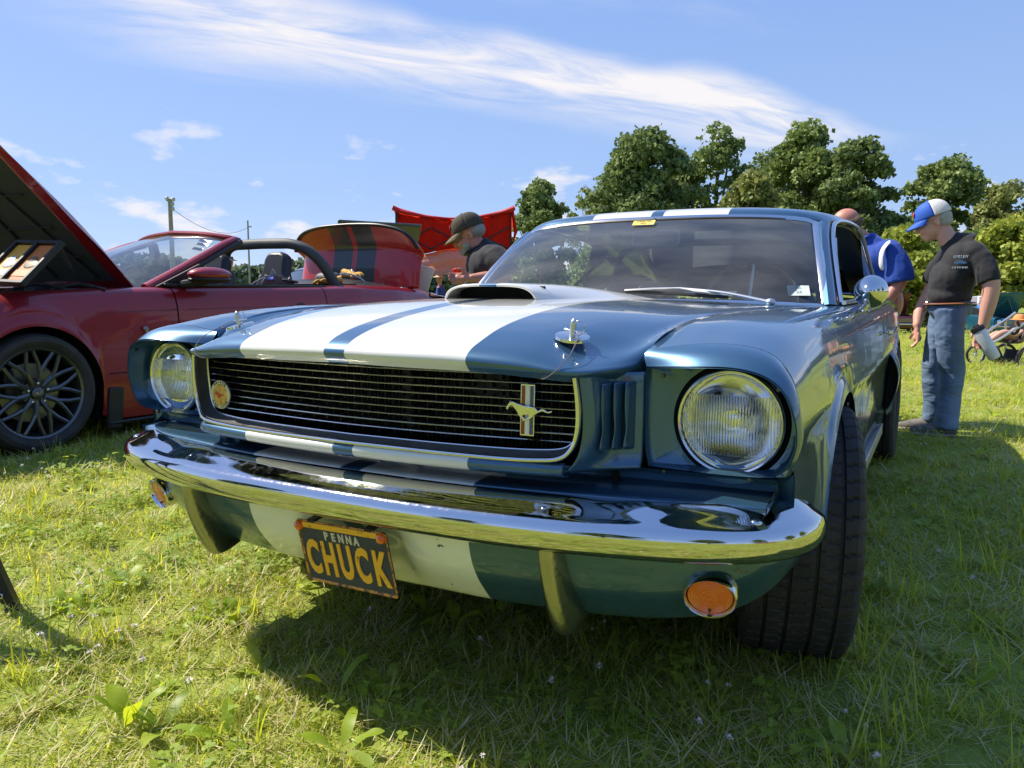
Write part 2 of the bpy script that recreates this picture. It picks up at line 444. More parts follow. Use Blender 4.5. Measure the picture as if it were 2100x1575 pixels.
# ---- hood
hood = [
 [(0,-.088,.790),(.16,-.083,.788),(.30,-.06,.785),(.42,-.04,.778),(.500,-.020,.772),(.546,.045,.774),(.582,.122,.778)],
 [(0,-.105,.812),(.16,-.099,.810),(.30,-.076,.806),(.42,-.057,.799),(.512,-.038,.791),(.552,.030,.792),(.584,.108,.795)],
 [(0,-.085,.833),(.16,-.080,.831),(.30,-.058,.826),(.42,-.035,.819),(.508,-.005,.803),(.553,.055,.802),(.587,.118,.808)],
 [(0,-.035,.852),(.16,-.030,.850),(.30,-.010,.844),(.42,.012,.836),(.503,.055,.816),(.552,.085,.812),(.590,.135,.823)],
 [(0,.045,.870),(.16,.050,.869),(.30,.060,.864),(.42,.080,.853),(.506,.12,.829),(.555,.14,.826),(.595,.165,.842)],
 [(0,.16,.888),(.16,.16,.887),(.30,.17,.883),(.42,.18,.872),(.520,.21,.851),(.566,.215,.845),(.602,.22,.858)],
 [(0,.35,.908),(.16,.35,.907),(.30,.35,.902),(.42,.35,.893),(.540,.36,.878),(.583,.36,.869),(.612,.36,.876)],
 [(0,.60,.919),(.16,.60,.918),(.30,.60,.912),(.42,.60,.903),(.568,.60,.890),(.603,.60,.883),(.626,.60,.888)],
 [(0,.95,.920),(.16,.95,.919),(.30,.95,.914),(.42,.95,.906),(.590,.95,.894),(.622,.95,.887),(.642,.95,.889)],
 [(0,1.30,.914),(.16,1.30,.913),(.30,1.305,.911),(.42,1.31,.907),(.610,1.33,.896),(.642,1.335,.889),(.660,1.34,.889)],
]
hd = surf('hood', hood, STRIPE, MU, nr=6, nc=6, mir=True)
_e = cr(np.array([r_[-1] for r_ in hood]), 6) - [.0015, 0, 0]
for s in (-1, 1):
    _p = np.stack([_e * [s, 1, 1], _e * [s, 1, 1] - [0, 0, .03]]); mesh_obj('hood_edge', _p.reshape(-1, 3), grid_faces(2, len(_e)), BLUE, hd)
sc_ = [
 [(0,.520,.9565),(.06,.520,.956),(.105,.522,.951),(.134,.524,.936),(.148,.528,.908)],
 [(0,.575,.961),(.06,.575,.960),(.115,.58,.953),(.148,.58,.932),(.172,.59,.897)],
 [(0,.85,.960),(.06,.85,.959),(.135,.85,.950),(.185,.85,.927),(.235,.85,.900)],
 [(0,1.08,.948),(.06,1.08,.946),(.155,1.08,.938),(.225,1.08,.919),(.29,1.08,.900)],
 [(0,1.27,.926),(.06,1.27,.925),(.17,1.27,.921),(.25,1.27,.912),(.32,1.27,.900)],
]
so = surf('hood_scoop', sc_, STRIPE, hd, nr=5, nc=4, mir=True, solid=.006)
MB().box((0,.600,.925),(.27,.004,.055)).build('scoop_mouth', DEEP, so, smooth=False)

# ---- side sections  (x,z) per station y, belt/seam inwards to lower edge
SEC = {
 .12: [(.594,.828),(.69,.842),(.775,.842),(.830,.824),(.864,.780),(.876,.725),(.880,.690),(.872,.64),(.868,.56),(.862,.50)],
 .30: [(.608,.872),(.69,.876),(.775,.868),(.826,.848),(.862,.800),(.876,.735),(.882,.695),(.872,.64),(.872,.55),(.872,.46)],
 .60: [(.626,.889),(.70,.892),(.775,.884),(.826,.862),(.858,.815),(.874,.745),(.882,.690),(.870,.64),(.880,.55),(.885,.46)],
 1.0: [(.645,.890),(.71,.894),(.780,.888),(.826,.867),(.856,.820),(.873,.745),(.882,.680),(.869,.62),(.880,.52),(.885,.40)],
 1.45:[(.668,.890),(.72,.893),(.790,.886),(.828,.866),(.856,.818),(.873,.742),(.881,.672),(.867,.60),(.862,.45),(.835,.22)],
 1.60:[(.745,.892),(.765,.893),(.800,.886),(.830,.866),(.856,.818),(.873,.740),(.881,.668),(.866,.59),(.860,.44),(.835,.22)],
 2.10:[(.755,.900),(.775,.900),(.805,.890),(.833,.868),(.857,.818),(.874,.738),(.882,.662),(.866,.575),(.858,.43),(.832,.22)],
 2.80:[(.765,.905),(.785,.905),(.812,.894),(.838,.870),(.859,.815),(.874,.735),(.882,.655),(.866,.56),(.858,.42),(.832,.22)],
 3.20:[(.765,.930),(.79,.925),(.820,.905),(.845,.875),(.864,.815),(.876,.735),(.882,.655),(.872,.56),(.870,.45),(.860,.30)],
 3.60:[(.74,.945),(.78,.930),(.825,.905),(.852,.872),(.870,.810),(.879,.735),(.880,.655),(.875,.56),(.880,.50),(.88,.44)],
 4.10:[(.70,.93),(.76,.922),(.81,.900),(.840,.866),(.860,.805),(.868,.735),(.866,.655),(.858,.56),(.85,.45),(.83,.33)],
 4.50:[(.66,.90),(.72,.895),(.77,.875),(.80,.845),(.82,.79),(.825,.73),(.822,.66),(.81,.57),(.80,.46),(.78,.38)],
}
_sy = sorted(SEC); _sa = np.array([SEC[k] for k in _sy])
def section(y):
    i = min(max(np.searchsorted(_sy, y) - 1, 0), len(_sy) - 2)
    P = _sa; t = (y - _sy[i]) / (_sy[i + 1] - _sy[i])
    b, c = P[i], P[i + 1]
    h = _sy[i + 1] - _sy[i]
    mb = (P[i + 1] - P[i - 1]) / (_sy[i + 1] - _sy[i - 1]) if i > 0 else (c - b) / h
    mc = (P[i + 2] - P[i]) / (_sy[i + 2] - _sy[i]) if i + 2 < len(_sy) else (c - b) / h
    t2, t3 = t * t, t ** 3
    S = (2*t3 - 3*t2 + 1) * b + (t3 - 2*t2 + t) * h * mb + (-2*t3 + 3*t2) * c + (t3 - t2) * h * mc
    S = np.array(S)
    for yc, R in ((.80, .372), (3.55, .365)):
        d = abs(y - yc)
        if d < R + .001:
            za = .315 + math.sqrt(max(R * R - d * d, 0))
            za = max(za, S[9][1] if d > R * .97 else za)
            S[9] = (.893, za); S[8] = (.886, za + .022)
            if S[7][1] < za + .05: S[7] = (.874, za + .05)
            if S[6][1] < za + .075: S[6][1] = za + .075
    return S
def ys_range(y0, y1):
    ys = list(np.arange(y0, y1, .05)) + [y1]
    for yc, R in ((.80, .372), (3.55, .365)):
        for a in np.linspace(0, math.pi, 34): ys.append(yc + R * .9995 * math.cos(a))
        ys += [yc - R - .004, yc + R + .004]
    return sorted(set(round(y, 4) for y in ys if y0 <= y <= y1))
def side_panel(name, y0, y1):
    rows = []
    for y in ys_range(y0, y1):
        S = section(y); S2 = cr(S, 4)
        fl_ = [] if y > 4.2 else [(S2[0][0] + .004, y, S2[0][1] - .035)]
        rows.append(fl_ + [(x, y, z) for x, z in S2]) if fl_ else rows.append([(S2[0][0] + .004, y, S2[0][1] - .035)] + [(x, y, z) for x, z in S2])
    G = np.array(rows); V = G.reshape(-1, 3)
    o = mesh_obj(name, V, grid_faces(G.shape[0], G.shape[1]), BLUE, MU)
    mirror_copy(o)
    return o
side_panel('front_fender', .12, 1.478)
dr = side_panel('door', 1.486, 2.80)
side_panel('rear_quarter', 2.808, 4.5)
# dark wheel wells and underbody
w = MB()
for yc in (.80, 3.55):
    for s in (-1, 1):
        ring = []
        for a in (np.linspace(.1, math.pi - .50, 20) if yc < 2 else np.linspace(-.35, math.pi + .35, 20)):
            ring.append([(s * x, yc + .40 * math.cos(a), .315 + .40 * math.sin(a)) for x in (.868, .55)])
        G = np.array(ring); w.add(G.reshape(-1, 3), grid_faces(20, 2))
        w.box((s * .50, yc, .5), (.01, .78, .5))
w.box((0, 2.3, .27), (1.5, 3.9, .05)); w.box((0, 1.50, .55), (1.30, .02, .6)); w.box((0, 4.46, .6), (1.5, .02, .5))
w.build('underbody', DEEP, MU, smooth=False)

# ---- headlight extension: from fender cap to the leading edge
S12 = cr(section(.12), 4); S12 = S12[:30]          # down to about z .61
lead = np.array([(.598,.098,.797),(.70,.050,.806),(.775,.040,.808),(.826,.042,.797),(.858,.048,.772),(.875,.054,.735),(.882,.060,.700),(.880,.066,.665),(.868,.070,.634),(.845,.074,.615)])
ld = cr(lead, 8); 
def resamp(P, n):
    P = np.asarray(P, float); d = np.r_[0, np.cumsum(np.linalg.norm(np.diff(P, axis=0), axis=1))]
    t = np.linspace(0, d[-1], n); return np.stack([np.interp(t, d, P[:, k]) for k in range(P.shape[1])], 1)
S12 = S12[S12[:, 1] > .612]
A = resamp(np.c_[S12[:, 0], np.full(len(S12), .116), S12[:, 1]], 60); B = resamp(ld, 60)
rows = [A, A * .66 + B * .34, A * .33 + B * .67, B]
cen = np.array([.74, .1, .70])
bulge = (A - cen); bulge[:, 1] = 0; bulge /= np.linalg.norm(bulge, axis=1)[:, None]
rows[1] = rows[1] + bulge * .006; rows[2] = rows[2] + bulge * .007 
B2 = B + (np.array([.74, .0, .70]) - B) * np.array([.02, 0, .03]) + np.array([0, -.004, 0])
rows.append(B2)
ext = surf('headlight_housing', rows, BLUE, MU, nr=3, nc=1)
# recessed face: outer loop (closed D) -> wall -> ring hole
loop = list(cr(lead, 6)) + list(cr([(.845,.074,.615),(.80,.082,.609),(.72,.088,.606),(.608,.098,.605)], 5))[1:] + list(cr([(.608,.098,.605),(.600,.099,.64),(.598,.099,.70),(.598,.098,.797)], 4))[1:-1]
loop = np.array(loop); nl = len(loop); c0 = np.array([.752, 0, .70])
def inl(k, y, blend=0):
    P = loop.copy(); P[:, 0] = c0[0] + (P[:, 0] - c0[0]) * k; P[:, 2] = c0[2] + (P[:, 2] - c0[2]) * k
    P[:, 1] = y if blend == 0 else P[:, 1] * (1 - blend) + y * blend
    return P
ang = np.arctan2(loop[:, 2] - .70, loop[:, 0] - .756)
def circ(r, y, dx=0): return np.stack([.756 + r * np.cos(ang), np.full(nl, y), .70 + r * np.sin(ang)], 1)
inner = loop[:, 0] < .602
L1 = inl(.985, .11, .10); L2 = inl(.955, .112, .75); L3 = inl(.93, .112, .95)
G = [loop + [0, -.004, 0], L1, L2, L3, circ(.116, .114), circ(.108, .116), circ(.104, .130), circ(.104, .16)]
V = np.array(G).reshape(-1, 3)
bz = mesh_obj('headlight_bezel', V, grid_faces(len(G), nl, close_c=True), BLUE, MU, auto=50)
mirror_copy(ext); mirror_copy(bz)

# ---- headlight unit
HM, HN, HL, HB = new_mat('headlight_lens')
HB.inputs['Base Color'].default_value = (1, 1, 1, 1); HB.inputs['Transmission Weight'].default_value = 1; HB.inputs['Roughness'].default_value = .0; HB.inputs['IOR'].default_value = 1.45
_tc = HN.new('ShaderNodeTexCoord'); _sp = HN.new('ShaderNodeSeparateXYZ'); HL.new(_tc.outputs['Object'], _sp.inputs[0])
_w = HN.new('ShaderNodeTexWave'); _w.wave_type = 'BANDS'; _w.bands_direction = 'X'; _w.inputs['Scale'].default_value = 62; _w.inputs['Distortion'].default_value = .0
HL.new(_tc.outputs['Object'], _w.inputs['Vector'])
_st = HN.new('ShaderNodeMath'); _st.operation = 'COMPARE'; HL.new(_sp.outputs[2], _st.inputs[0]); _st.inputs[1].default_value = -.005; _st.inputs[2].default_value = .055
_mm = HN.new('ShaderNodeMath'); _mm.operation = 'MULTIPLY'; HL.new(_w.outputs['Fac'], _mm.inputs[0]); HL.new(_st.outputs[0], _mm.inputs[1])
_w2 = HN.new('ShaderNodeTexWave'); _w2.wave_type = 'BANDS'; _w2.bands_direction = 'Z'; _w2.inputs['Scale'].default_value = 8; HL.new(_tc.outputs['Object'], _w2.inputs['Vector'])
_ad = HN.new('ShaderNodeMath'); _ad.operation = 'ADD'; HL.new(_mm.outputs[0], _ad.inputs[0]); HL.new(_w2.outputs['Fac'], _ad.inputs[1])
_bp = HN.new('ShaderNodeBump'); _bp.inputs['Strength'].default_value = .8; _bp.inputs['Distance'].default_value = .0014
HL.new(_ad.outputs[0], _bp.inputs['Height']); HL.new(_bp.outputs[0], HB.inputs['Normal'])
REFL = mat('headlight_reflector', (.92, .92, .95), rough=.10, metal=1)
SCREWM = mat('screw_steel', (.12, .12, .11), rough=.4, metal=1)
def headlight(x):
    h = thing('headlight', None, None); h.parent = MU; h.location = (x, .112, .70)
    MB().lathe([(.0905, .004), (.092, -.006), (.0955, -.009), (.0990, -.004), (.1000, .006), (.0985, .02)], n=64).build('trim_ring', STEEL, h)
    r0 = .087
    prof = [(r0 * math.sin(a), -.014 + .012 * (1 - math.cos(a)) / (1 - math.cos(1.2)) ) for a in np.linspace(0.001, 1.2, 14)]
    prof = [(.001, -.019), (.022, -.0185), (.044, -.016), (.064, -.0125), (.079, -.007), (.0885, -.001), (.0912, .004)]
    pin = [(r * .985, y + .004) for r, y in prof][::-1]
    ln = MB().lathe(prof + pin, n=64).build('lens', HM, h)
    MB().lathe([(.0905, .006), (.078, .022), (.055, .040), (.03, .052), (.012, .056), (.001, .057)], n=48).build('reflector', REFL, h)
    MB().lathe([(.001, .012), (.014, .014), (.019, .020), (.019, .03)], n=24).box((0, .035, 0), (.006, .03, .006)).build('bulb_shield', REFL, h)
    MB().lathe([(.105, .004), (.103, .0), (.1, .012)], n=48).build('gasket', DEEP, h)
    return h
h1 = headlight(.756); h2 = copy_tree(h1, MU); h2.location.x = -.756
def screw(p, r=.0042, nrm=(0, -1, 0)):
    M = Vector(nrm).to_track_quat('-Y', 'Z').to_matrix()
    b = MB(); b.lathe([(r, .002), (r, -.001), (r * .7, -.003), (.0001, -.0035)], n=14, M=M, c=p)
    b.box(p + np.array(M @ Vector((0, -.0036, 0))), (r * 1.1, .0008, r * .3), rot=tuple(M.to_euler()))
    return b
for x, y, z in ((.633, .093, .781), (.848, .062, .772), (.64, .092, .598), (.80, .085, .603)):
    for s in (-1, 1): screw(np.array((s * x, y, z))).build('screw', SCREWM, MU)

# ---- gill panels between grille and headlight
gp = []
for k, (z, yo, yi) in enumerate([(.786,-.026,.096),(.765,-.024,.094),(.72,-.020,.092),(.67,-.014,.090),(.635,-.012,.090),(.615,-.014,.086),(.604,-.018,.078),(.598,-.010,.085)]):
    x0 = [.512,.514,.518,.515,.507,.497,.488,.488][k]
    gp.append([(x0, yo, z), (x0 + .018, yo + .022, z), (.548, (yo + yi) / 2 + .014, z), (.574, yi - .014, z), (.597, yi + .003, z)])
gl = surf('fender_vent_panel', gp, BLUE, MU, nr=3, nc=5, solid=.003, offset=1); mirror_copy(gl)
for x0, x1, y0 in ((.540, .549, .026), (.555, .565, .050), (.571, .583, .068)):
    r = []
    for z, k in ((.768, .0), (.764, .8), (.72, 1), (.68, 1), (.655, 1.1), (.645, 1.3), (.638, .0)):
        xm = x0 + (.003 if z < .70 else 0) - (.004 if z < .66 else 0)
        r.append([(xm - .002, y0 - .004, z), (xm + .001, y0 - .004 - .009 * k, z), ((xm + x1) / 2, y0 + .006 - .010 * k, z), (x1, y0 + .018 - .002 * k, z)])
    q = surf('vent_louvre', r, BLUE, MU, nr=3, nc=3); mirror_copy(q)

# ---- grille
def tr(*p): return np.array(p, float)
half = [(.506,-.030,.782),(.510,-.028,.75),(.512,-.026,.71),(.508,-.024,.672),(.497,-.026,.645),(.478,-.033,.629),(.44,-.040,.623),(.35,-.052,.620),(.2,-.068,.621),(0,-.078,.622)]
path = cr(half, 6); full = np.concatenate([path, (path * np.array([-1, 1, 1]))[::-1][1:]])
sec = [(-.004, -.006), (.004, -.006), (.006, 0), (.003, .006), (-.004, .006)]
trim = MB(); trim.tube(full, .0065, n=10, flat=.8); GR = trim.build('grille_surround_trim', STEEL, MU)
# lower painted bar with stripes
bar = []
for x, y in ((0,-.083),(.15,-.080),(.30,-.068),(.42,-.052),(.486,-.036)):
    bar.append([(x, y + .012, .620), (x, y, .614), (x, y - .001, .602), (x, y + .010, .592), (x, y + .03, .589)])
bar = np.swapaxes(np.array(bar), 0, 1)
surf('lower_grille_bar', bar, STRIPE, MU, nr=4, nc=6, mir=True, solid=.003, offset=1)
# sloping surround from trim back to inner opening
inn = [(.500,.006,.786),(.503,.008,.75),(.502,.010,.71),(.497,.010,.675),(.486,.008,.652),(.466,.002,.640),(.42,-.006,.635),(.34,-.018,.633),(.2,-.034,.633),(0,-.044,.633)]
pin = cr(inn, 6)
G = [path + [-.004, .004, .002], path * .5 + pin * .5 + [0, .004, -.001], pin]
gs = surf('grille_inner_surround', G, GREYP, MU, nr=2, nc=1, mir=False); mirror_copy(gs)
pfull = np.concatenate([pin, (pin * np.array([-1, 1, 1]))[::-1][1:]])
MB().tube(pfull + [0, -.002, 0], .0026, n=8).build('inner_trim', STEEL, MU)
def gx(z):      # half width of the opening at z
    P = path[:40]; return float(np.interp(z, P[::-1, 2], P[::-1, 0]))
def gy(x, z=0): return .016 - .050 * math.cos(min(abs(x) / .5, 1) * math.pi / 2)
zs = [.7795 - .0158 * i for i in range(9)]
for z in zs:
    xe = float(np.interp(z, pin[::-1, 2][12:], pin[::-1, 0][12:])) - .001
    xs = np.linspace(-xe, xe, 41)
    V = []; 
    for x in xs:
        y = gy(x) - .006
        V += [(x, y, z - .0014), (x, y - .0012, z), (x, y, z + .0014), (x, y + .012, z + .0006), (x, y + .012, z - .0006)]
    F = grid_faces(41, 5, close_c=True)
    mesh_obj('grille_bar', V, F, [STEEL], MU, auto=30)
# mesh behind bars: honeycomb-like dividers as one stuff-free part
gm = MB()
for i, x in enumerate(np.arange(-.46, .47, .0415)):
    for k in range(len(zs)):
        xo = x + (.0207 if k % 2 else 0)
        if abs(xo) < .49: gm.box((xo, gy(xo) + .03, zs[k] - .0079), (.0016, .016, .0158))
gmo = gm.build('grille_mesh', BLACK, MU, smooth=False); gmo['kind'] = 'stuff'
# radiator and dark bay behind
rd = MB()
for x in np.arange(-.36, .36, .011): rd.box((x, .235, .66), (.0045, .01, .30))
for z in np.arange(.52, .80, .02): rd.box((0, .24, z), (.72, .006, .002))
rdo = rd.build('radiator', mat('radiator_black', (.02, .02, .021), rough=.5, metal=.5), MU, smooth=False); rdo['kind'] = 'stuff'
b = MB(); b.box((0, .30, .65), (1.15, .02, .42)); b.box((0, .15, .795), (1.0, .3, .006))
b.box((0, .13, .50), (1.2, .3, .01)); 
for s in (-1, 1): b.box((s * .54, .2, .66), (.01, .22, .3))
b.build('engine_bay', DEEP, MU, smooth=False)
b = MB(); b.box((-.02, .19, .70), (.03, .02, .17)); b.lathe([(.02, -.01), (.035, 0), (.035, .01)], c=(.16, .17, .745), n=16); b.box((.22, .17, .73), (.09, .02, .05)); b.box((-.2, .19, .77), (.10, .03, .03)); b.box((.27, .18, .69), (.05, .02, .06), rot=(0, .6, 0))
o = b.build('hood_latch', ENGINE, MU); o['kind'] = 'stuff'
MB().tube([(.115, -.02, .606), (.116, .0, .585), (.117, .03, .56)], .012, n=10).build('latch_support', STEEL, MU)

# emblem: running horse over tricolour bar
EM = thing('grille_emblem', None, None); EM.parent = MU; EM.location = (.404, -.022, .713); EM.rotation_euler = (0, R_(1), R_(9))
bars = MB(); bars.box((0, .004, 0), (.0285, .006, .100)); bars.build('emblem_backing', STEEL, EM, bevel=.0008)
for k, (c, xx) in enumerate((((.25, .02, .015), -.0085), ((.75, .75, .72), 0), ((.02, .05, .22), .0085))):
    MB().box((xx, .0006, 0), (.0072, .002, .094)).build('tribar_band', mat('enamel_%d' % k, c, rough=.2, coat=1), EM, bevel=.0006)
horse = [(-52,-1),(-50,6),(-46,12),(-43,17),(-41,21),(-39,17),(-34,18),(-28,16),(-20,13),(-12,11),(-2,9),(8,9),(16,8),(22,7),(27,3),(31,-1),(36,3),(42,5),(48,3),(55,-1),(62,1),(68,3),(64,-3),(56,-5),(48,-3),(42,-1),(36,-3),(30,-6),(26,-9),(20,-14),(14,-20),(8,-24),(0,-26),(-8,-29),(-11,-27),(-4,-23),(4,-20),(8,-15),(6,-11),(0,-12),(-6,-13),(-10,-16),(-4,-20),(-2,-24),(-8,-25),(-15,-19),(-20,-14),(-22,-8),(-26,-2),(-31,3),(-36,8),(-40,8),(-44,3),(-47,-3)]
hp = MB().prism([(x * .00078, z * .00078 + .002) for x, z in horse], .004, c=(0, -.0085, 0)).build('running_horse', STEEL, EM, smooth=False, bevel=.0012)
# round badge at the other side
BD = thing('round_badge', None, None); BD.parent = MU; BD.location = (-.440, -.012, .686); BD.rotation_euler = (0, 0, R_(-4))
MB().lathe([(.001, -.002), (.0345, -.002), (.0355, 0), (.0345, .003), (.001, .003)], n=40).build('badge_disc', mat('badge_silver', (.55, .53, .50), rough=.3, metal=.8), BD)
MB().lathe([(.001, -.0032), (.0255, -.003), (.0262, -.002)], n=36).build('badge_centre', mat('badge_gold', (.55, .32, .10), rough=.3, metal=.5, var=.6, vscale=60), BD)
MB().prism([(x * .00028, z * .00034) for x, z in horse], .0008, c=(-.002, -.0042, 0)).build('badge_motif', mat('badge_red', (.55, .06, .03), rough=.4), BD, smooth=False)
DARKINK = mat('dark_print', (.03, .03, .035), rough=.5)
for word, a0, flip in (('DRIVER', 90, 1), ('CAR CLUB', -90, -1)):
    n = len(word)
    for i, ch in enumerate(word):
        if ch == ' ': continue
        a = a0 - flip * (i - (n - 1) / 2) * 15.5
        rr = .0302
        M = Matrix.Translation((rr * math.cos(R_(a)), -.0026, rr * math.sin(R_(a)))) @ Matrix.Rotation(R_(90), 4, 'X') @ Matrix.Rotation(R_(a - 90 * flip), 4, 'Z')
        text_mesh('badge_letter', ch, .0085, DARKINK, BD, M, .0003)

# ---- stone deflector shelf
sh = []
for x, yf, yb, zb in ((0,-.062,.060,.566),(.16,-.058,.065,.566),(.30,-.045,.075,.566),(.42,-.028,.088,.566),(.52,-.012,.10,.568),(.65,.012,.118,.570),(.78,.045,.13,.572),(.835,.065,.14,.572)):
    sh.append([(x, yb + .012, zb + .018), (x, yb, zb), (x, (yf + yb) / 2, .566), (x, yf + .006, .563), (x, yf - .001, .556), (x, yf + .002, .543), (x, yf + .02, .52)])
sh = np.swapaxes(np.array(sh), 0, 1)
surf('stone_deflector', sh, STRIPE, MU, nr=4, nc=5, mir=True, auto=60)
lp = []
for x, y in ((.50,.086),(.60,.098),(.72,.108),(.80,.112),(.842,.118)):
    lp.append([(x, y - .012, .602), (x, y - .006, .597), (x, y + .006, .592), (x, y + .012, .575)])
lq = surf('bezel_ledge', np.swapaxes(np.array(lp), 0, 1), BLUE, MU, nr=3, nc=4); mirror_copy(lq)

# closing panel between shelf end and fender
for s in (-1, 1):
    surf('fender_closure', [[(s*.80,.150,.615),(s*.835,.142,.613),(s*.872,.124,.610)],[(s*.80,.155,.57),(s*.838,.148,.565),(s*.873,.126,.56)],[(s*.80,.16,.49),(s*.84,.152,.485),(s*.870,.126,.48)]], BLUE, MU, nr=3, nc=3)
    surf('fender_closure', [[(s*.838,.060,.567),(s*.840,.10,.570),(s*.842,.145,.60)],[(s*.836,.066,.52),(s*.840,.10,.52),(s*.844,.15,.52)]], BLUE, MU, nr=3, nc=3)
# ---- bumper
bp_half = [(0,-.150,.0),(.2,-.147,.0),(.34,-.140,.0),(.47,-.124,.0),(.58,-.102,0),(.70,-.068,0),(.78,-.036,0),(.845,.006,0),(.890,.056,0),(.915,.115,-.001),(.922,.175,-.005),(.918,.225,-.010)]
pc = cr(bp_half, 6)
bsec = np.array([(-.092,.556),(-.080,.5625),(-.060,.556),(-.040,.546),(-.020,.537),(-.008,.530),(-.001,.518),(0,.506),(-.003,.493),(-.010,.481),(-.022,.471),(-.036,.466),(-.052,.466),(-.060,.472)])
bs = cr(bsec, 3)
def bumper():
    rows = []
    T = np.gradient(pc[:, :2], axis=0); T /= np.linalg.norm(T, axis=1)[:, None]
    for i in range(len(pc)):
        nrm = np.array([T[i][1], -T[i][0]])          # outward (to -y at the centre)
        x, y, dz = pc[i]; k = 1.0
        e = i / (len(pc) - 1)
        s_in = 1.0 if e < .72 else 1 - .45 * (e - .72) / .28
        dent = .005 * math.exp(-((x - .585) / .05) ** 2)           # pressed scallop in the upper face
        r = []
        for j, (o, z) in enumerate(bs):
            zz = z
            if o < -.02 and z > .53: zz -= dent
            r.append((x + nrm[0] * o * s_in, y + nrm[1] * o * s_in, .512 + (zz - .512) * (1 - .25 * max(0, e - .9) * 10 * .6) + dz))
        rows.append(r)
    G = np.array(rows)
    L = (G * np.array([-1, 1, 1]))[::-1][:-1]
    G = np.concatenate([L, G])
    F = grid_faces(G.shape[0], G.shape[1])
    nc = G.shape[1]
    F += [tuple(range(nc)), tuple(range((G.shape[0] - 1) * nc, G.shape[0] * nc))[::-1]]
    o = mesh_obj('front_bumper', G.reshape(-1, 3), F, CHROME, MU, auto=60)
    return o
BU = bumper()
# oval press marks under the bolt heads
for s in (-1, 1):
    for (x, y, z, rot, ln_) in ((.47,-.076,.5515,12,.0),(.824,.034,.5495,38,.0)):
        b = MB(); b.ell((s * x, y, z - .010), (.0115, .0115, .007), n=20, k=10); b.build('bumper_bolt', CHROME, BU)

# ---- lower valance
va = []
VX = [0,.10,.16,.30,.42,.52,.62,.70,.765,.82,.855,.872]
for x in VX:
    yt = lin(x, [0,.3,.47,.6,.7,.78,.83,.86,.872], [-.070,-.066,-.053,-.018,.022,.066,.108,.165,.22])
    zt = .477
    yb = lin(x, [0,.3,.5,.6,.7,.78,.83,.86,.872], [.026,.027,.038,.055,.088,.128,.178,.225,.26])
    zb = lin(x, [0,.3,.6,.7,.76,.81,.85,.872], [.300,.304,.316,.326,.338,.358,.395,.43])
    k = lin(x, [0,.10,.135,.16,1], [.022,.022,.010,0,0])          # recessed plate pocket in the middle
    rows_ = [(x, yt + .03, zt + .006), (x, yt + .004, zt), (x, yt + .002, zt - .018)]
    for t in (.2, .4, .6, .8): 
        kk = k * (1 if t < .7 else .5)
        rows_.append((x, yt * (1 - t) + yb * t - .018 * math.sin(math.pi * t) + kk, (zt - .018) * (1 - t) + zb * t))
    rows_ += [(x, yb, zb), (x, yb + .02, zb - .002)]
    va.append(rows_)
vg = np.swapaxes(np.array(va), 0, 1)
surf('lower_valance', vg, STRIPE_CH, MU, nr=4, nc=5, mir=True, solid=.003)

# ---- bumper guards
def guard(s):
    secs = [(.479,-.092,.492,.012,.010),(.479,-.096,.484,.016,.018),(.479,-.094,.465,.018,.026),(.480,-.080,.42,.022,.044),(.481,-.054,.365,.026,.056),(.482,-.026,.318,.030,.062),(.482,-.010,.297,.029,.058),(.482,.004,.286,.018,.04)]
    V = []; n = 16
    for x, y, z, w_, d in secs:
        for j in range(n):
            t = 2 * math.pi * j / n; c, q = math.cos(t), math.sin(t)
            px = w_ * math.copysign(abs(c) ** .7, c); py = d * math.copysign(abs(q) ** .8, q)
            V.append((s * x + px, y + d * .75 + py, z + py * .28))
    F = grid_faces(len(secs), n, close_c=True) + [tuple(range(n))[::-1], tuple(range((len(secs) - 1) * n, len(secs) * n))]
    g = mesh_obj('bumper_guard', V, F, mat('dull_chrome', (.40, .39, .37), rough=.24, metal=1, bump=.12, bscale=90), MU)
    sb = g.modifiers.new('sb', 'SUBSURF'); sb.levels = 1; sb.render_levels = 2
    MB().box((s * .478, -.05, .487), (.03, .05, .02)).build('guard_bracket', DARKMETAL, g, bevel=.002)
guard(1); guard(-1)

# ---- turn signals
def turn(s):
    t = thing('turn_signal', None, None); t.parent = MU; t.location = (s * .748, .040, .390); t.rotation_euler = (R_(14), 0, R_(s * 12))
    prof = [(.038, -.002), (.040, -.008), (.042, -.011), (.0440, -.007), (.045, .004), (.046, .02)]
    b = MB(); b.lathe(prof, n=48, M=Matrix.Diagonal((1.10, 1, .93))); b.build('trim_ring', CHROME, t)
    M = Matrix.Diagonal((1.05, 1, .93))
    pr = [(.0001, -.006)]
    for i in range(1, 26):
        r = .038 * i / 25; pr.append((r, -.007 + .0045 * (r / .038) ** 2 + (.0006 if i % 3 == 0 else 0)))
    MB().lathe(pr + [(.0385, .004)], n=48, M=M).build('lens', AMBER, t)
    MB().lathe([(.036, .006), (.02, .02), (.001, .022)], n=24).build('reflector', REFL, t)
    screw(np.array((0, -.0065, -.0262)), .003).build('screw', SCREWM, t)
turn(1); turn(-1)

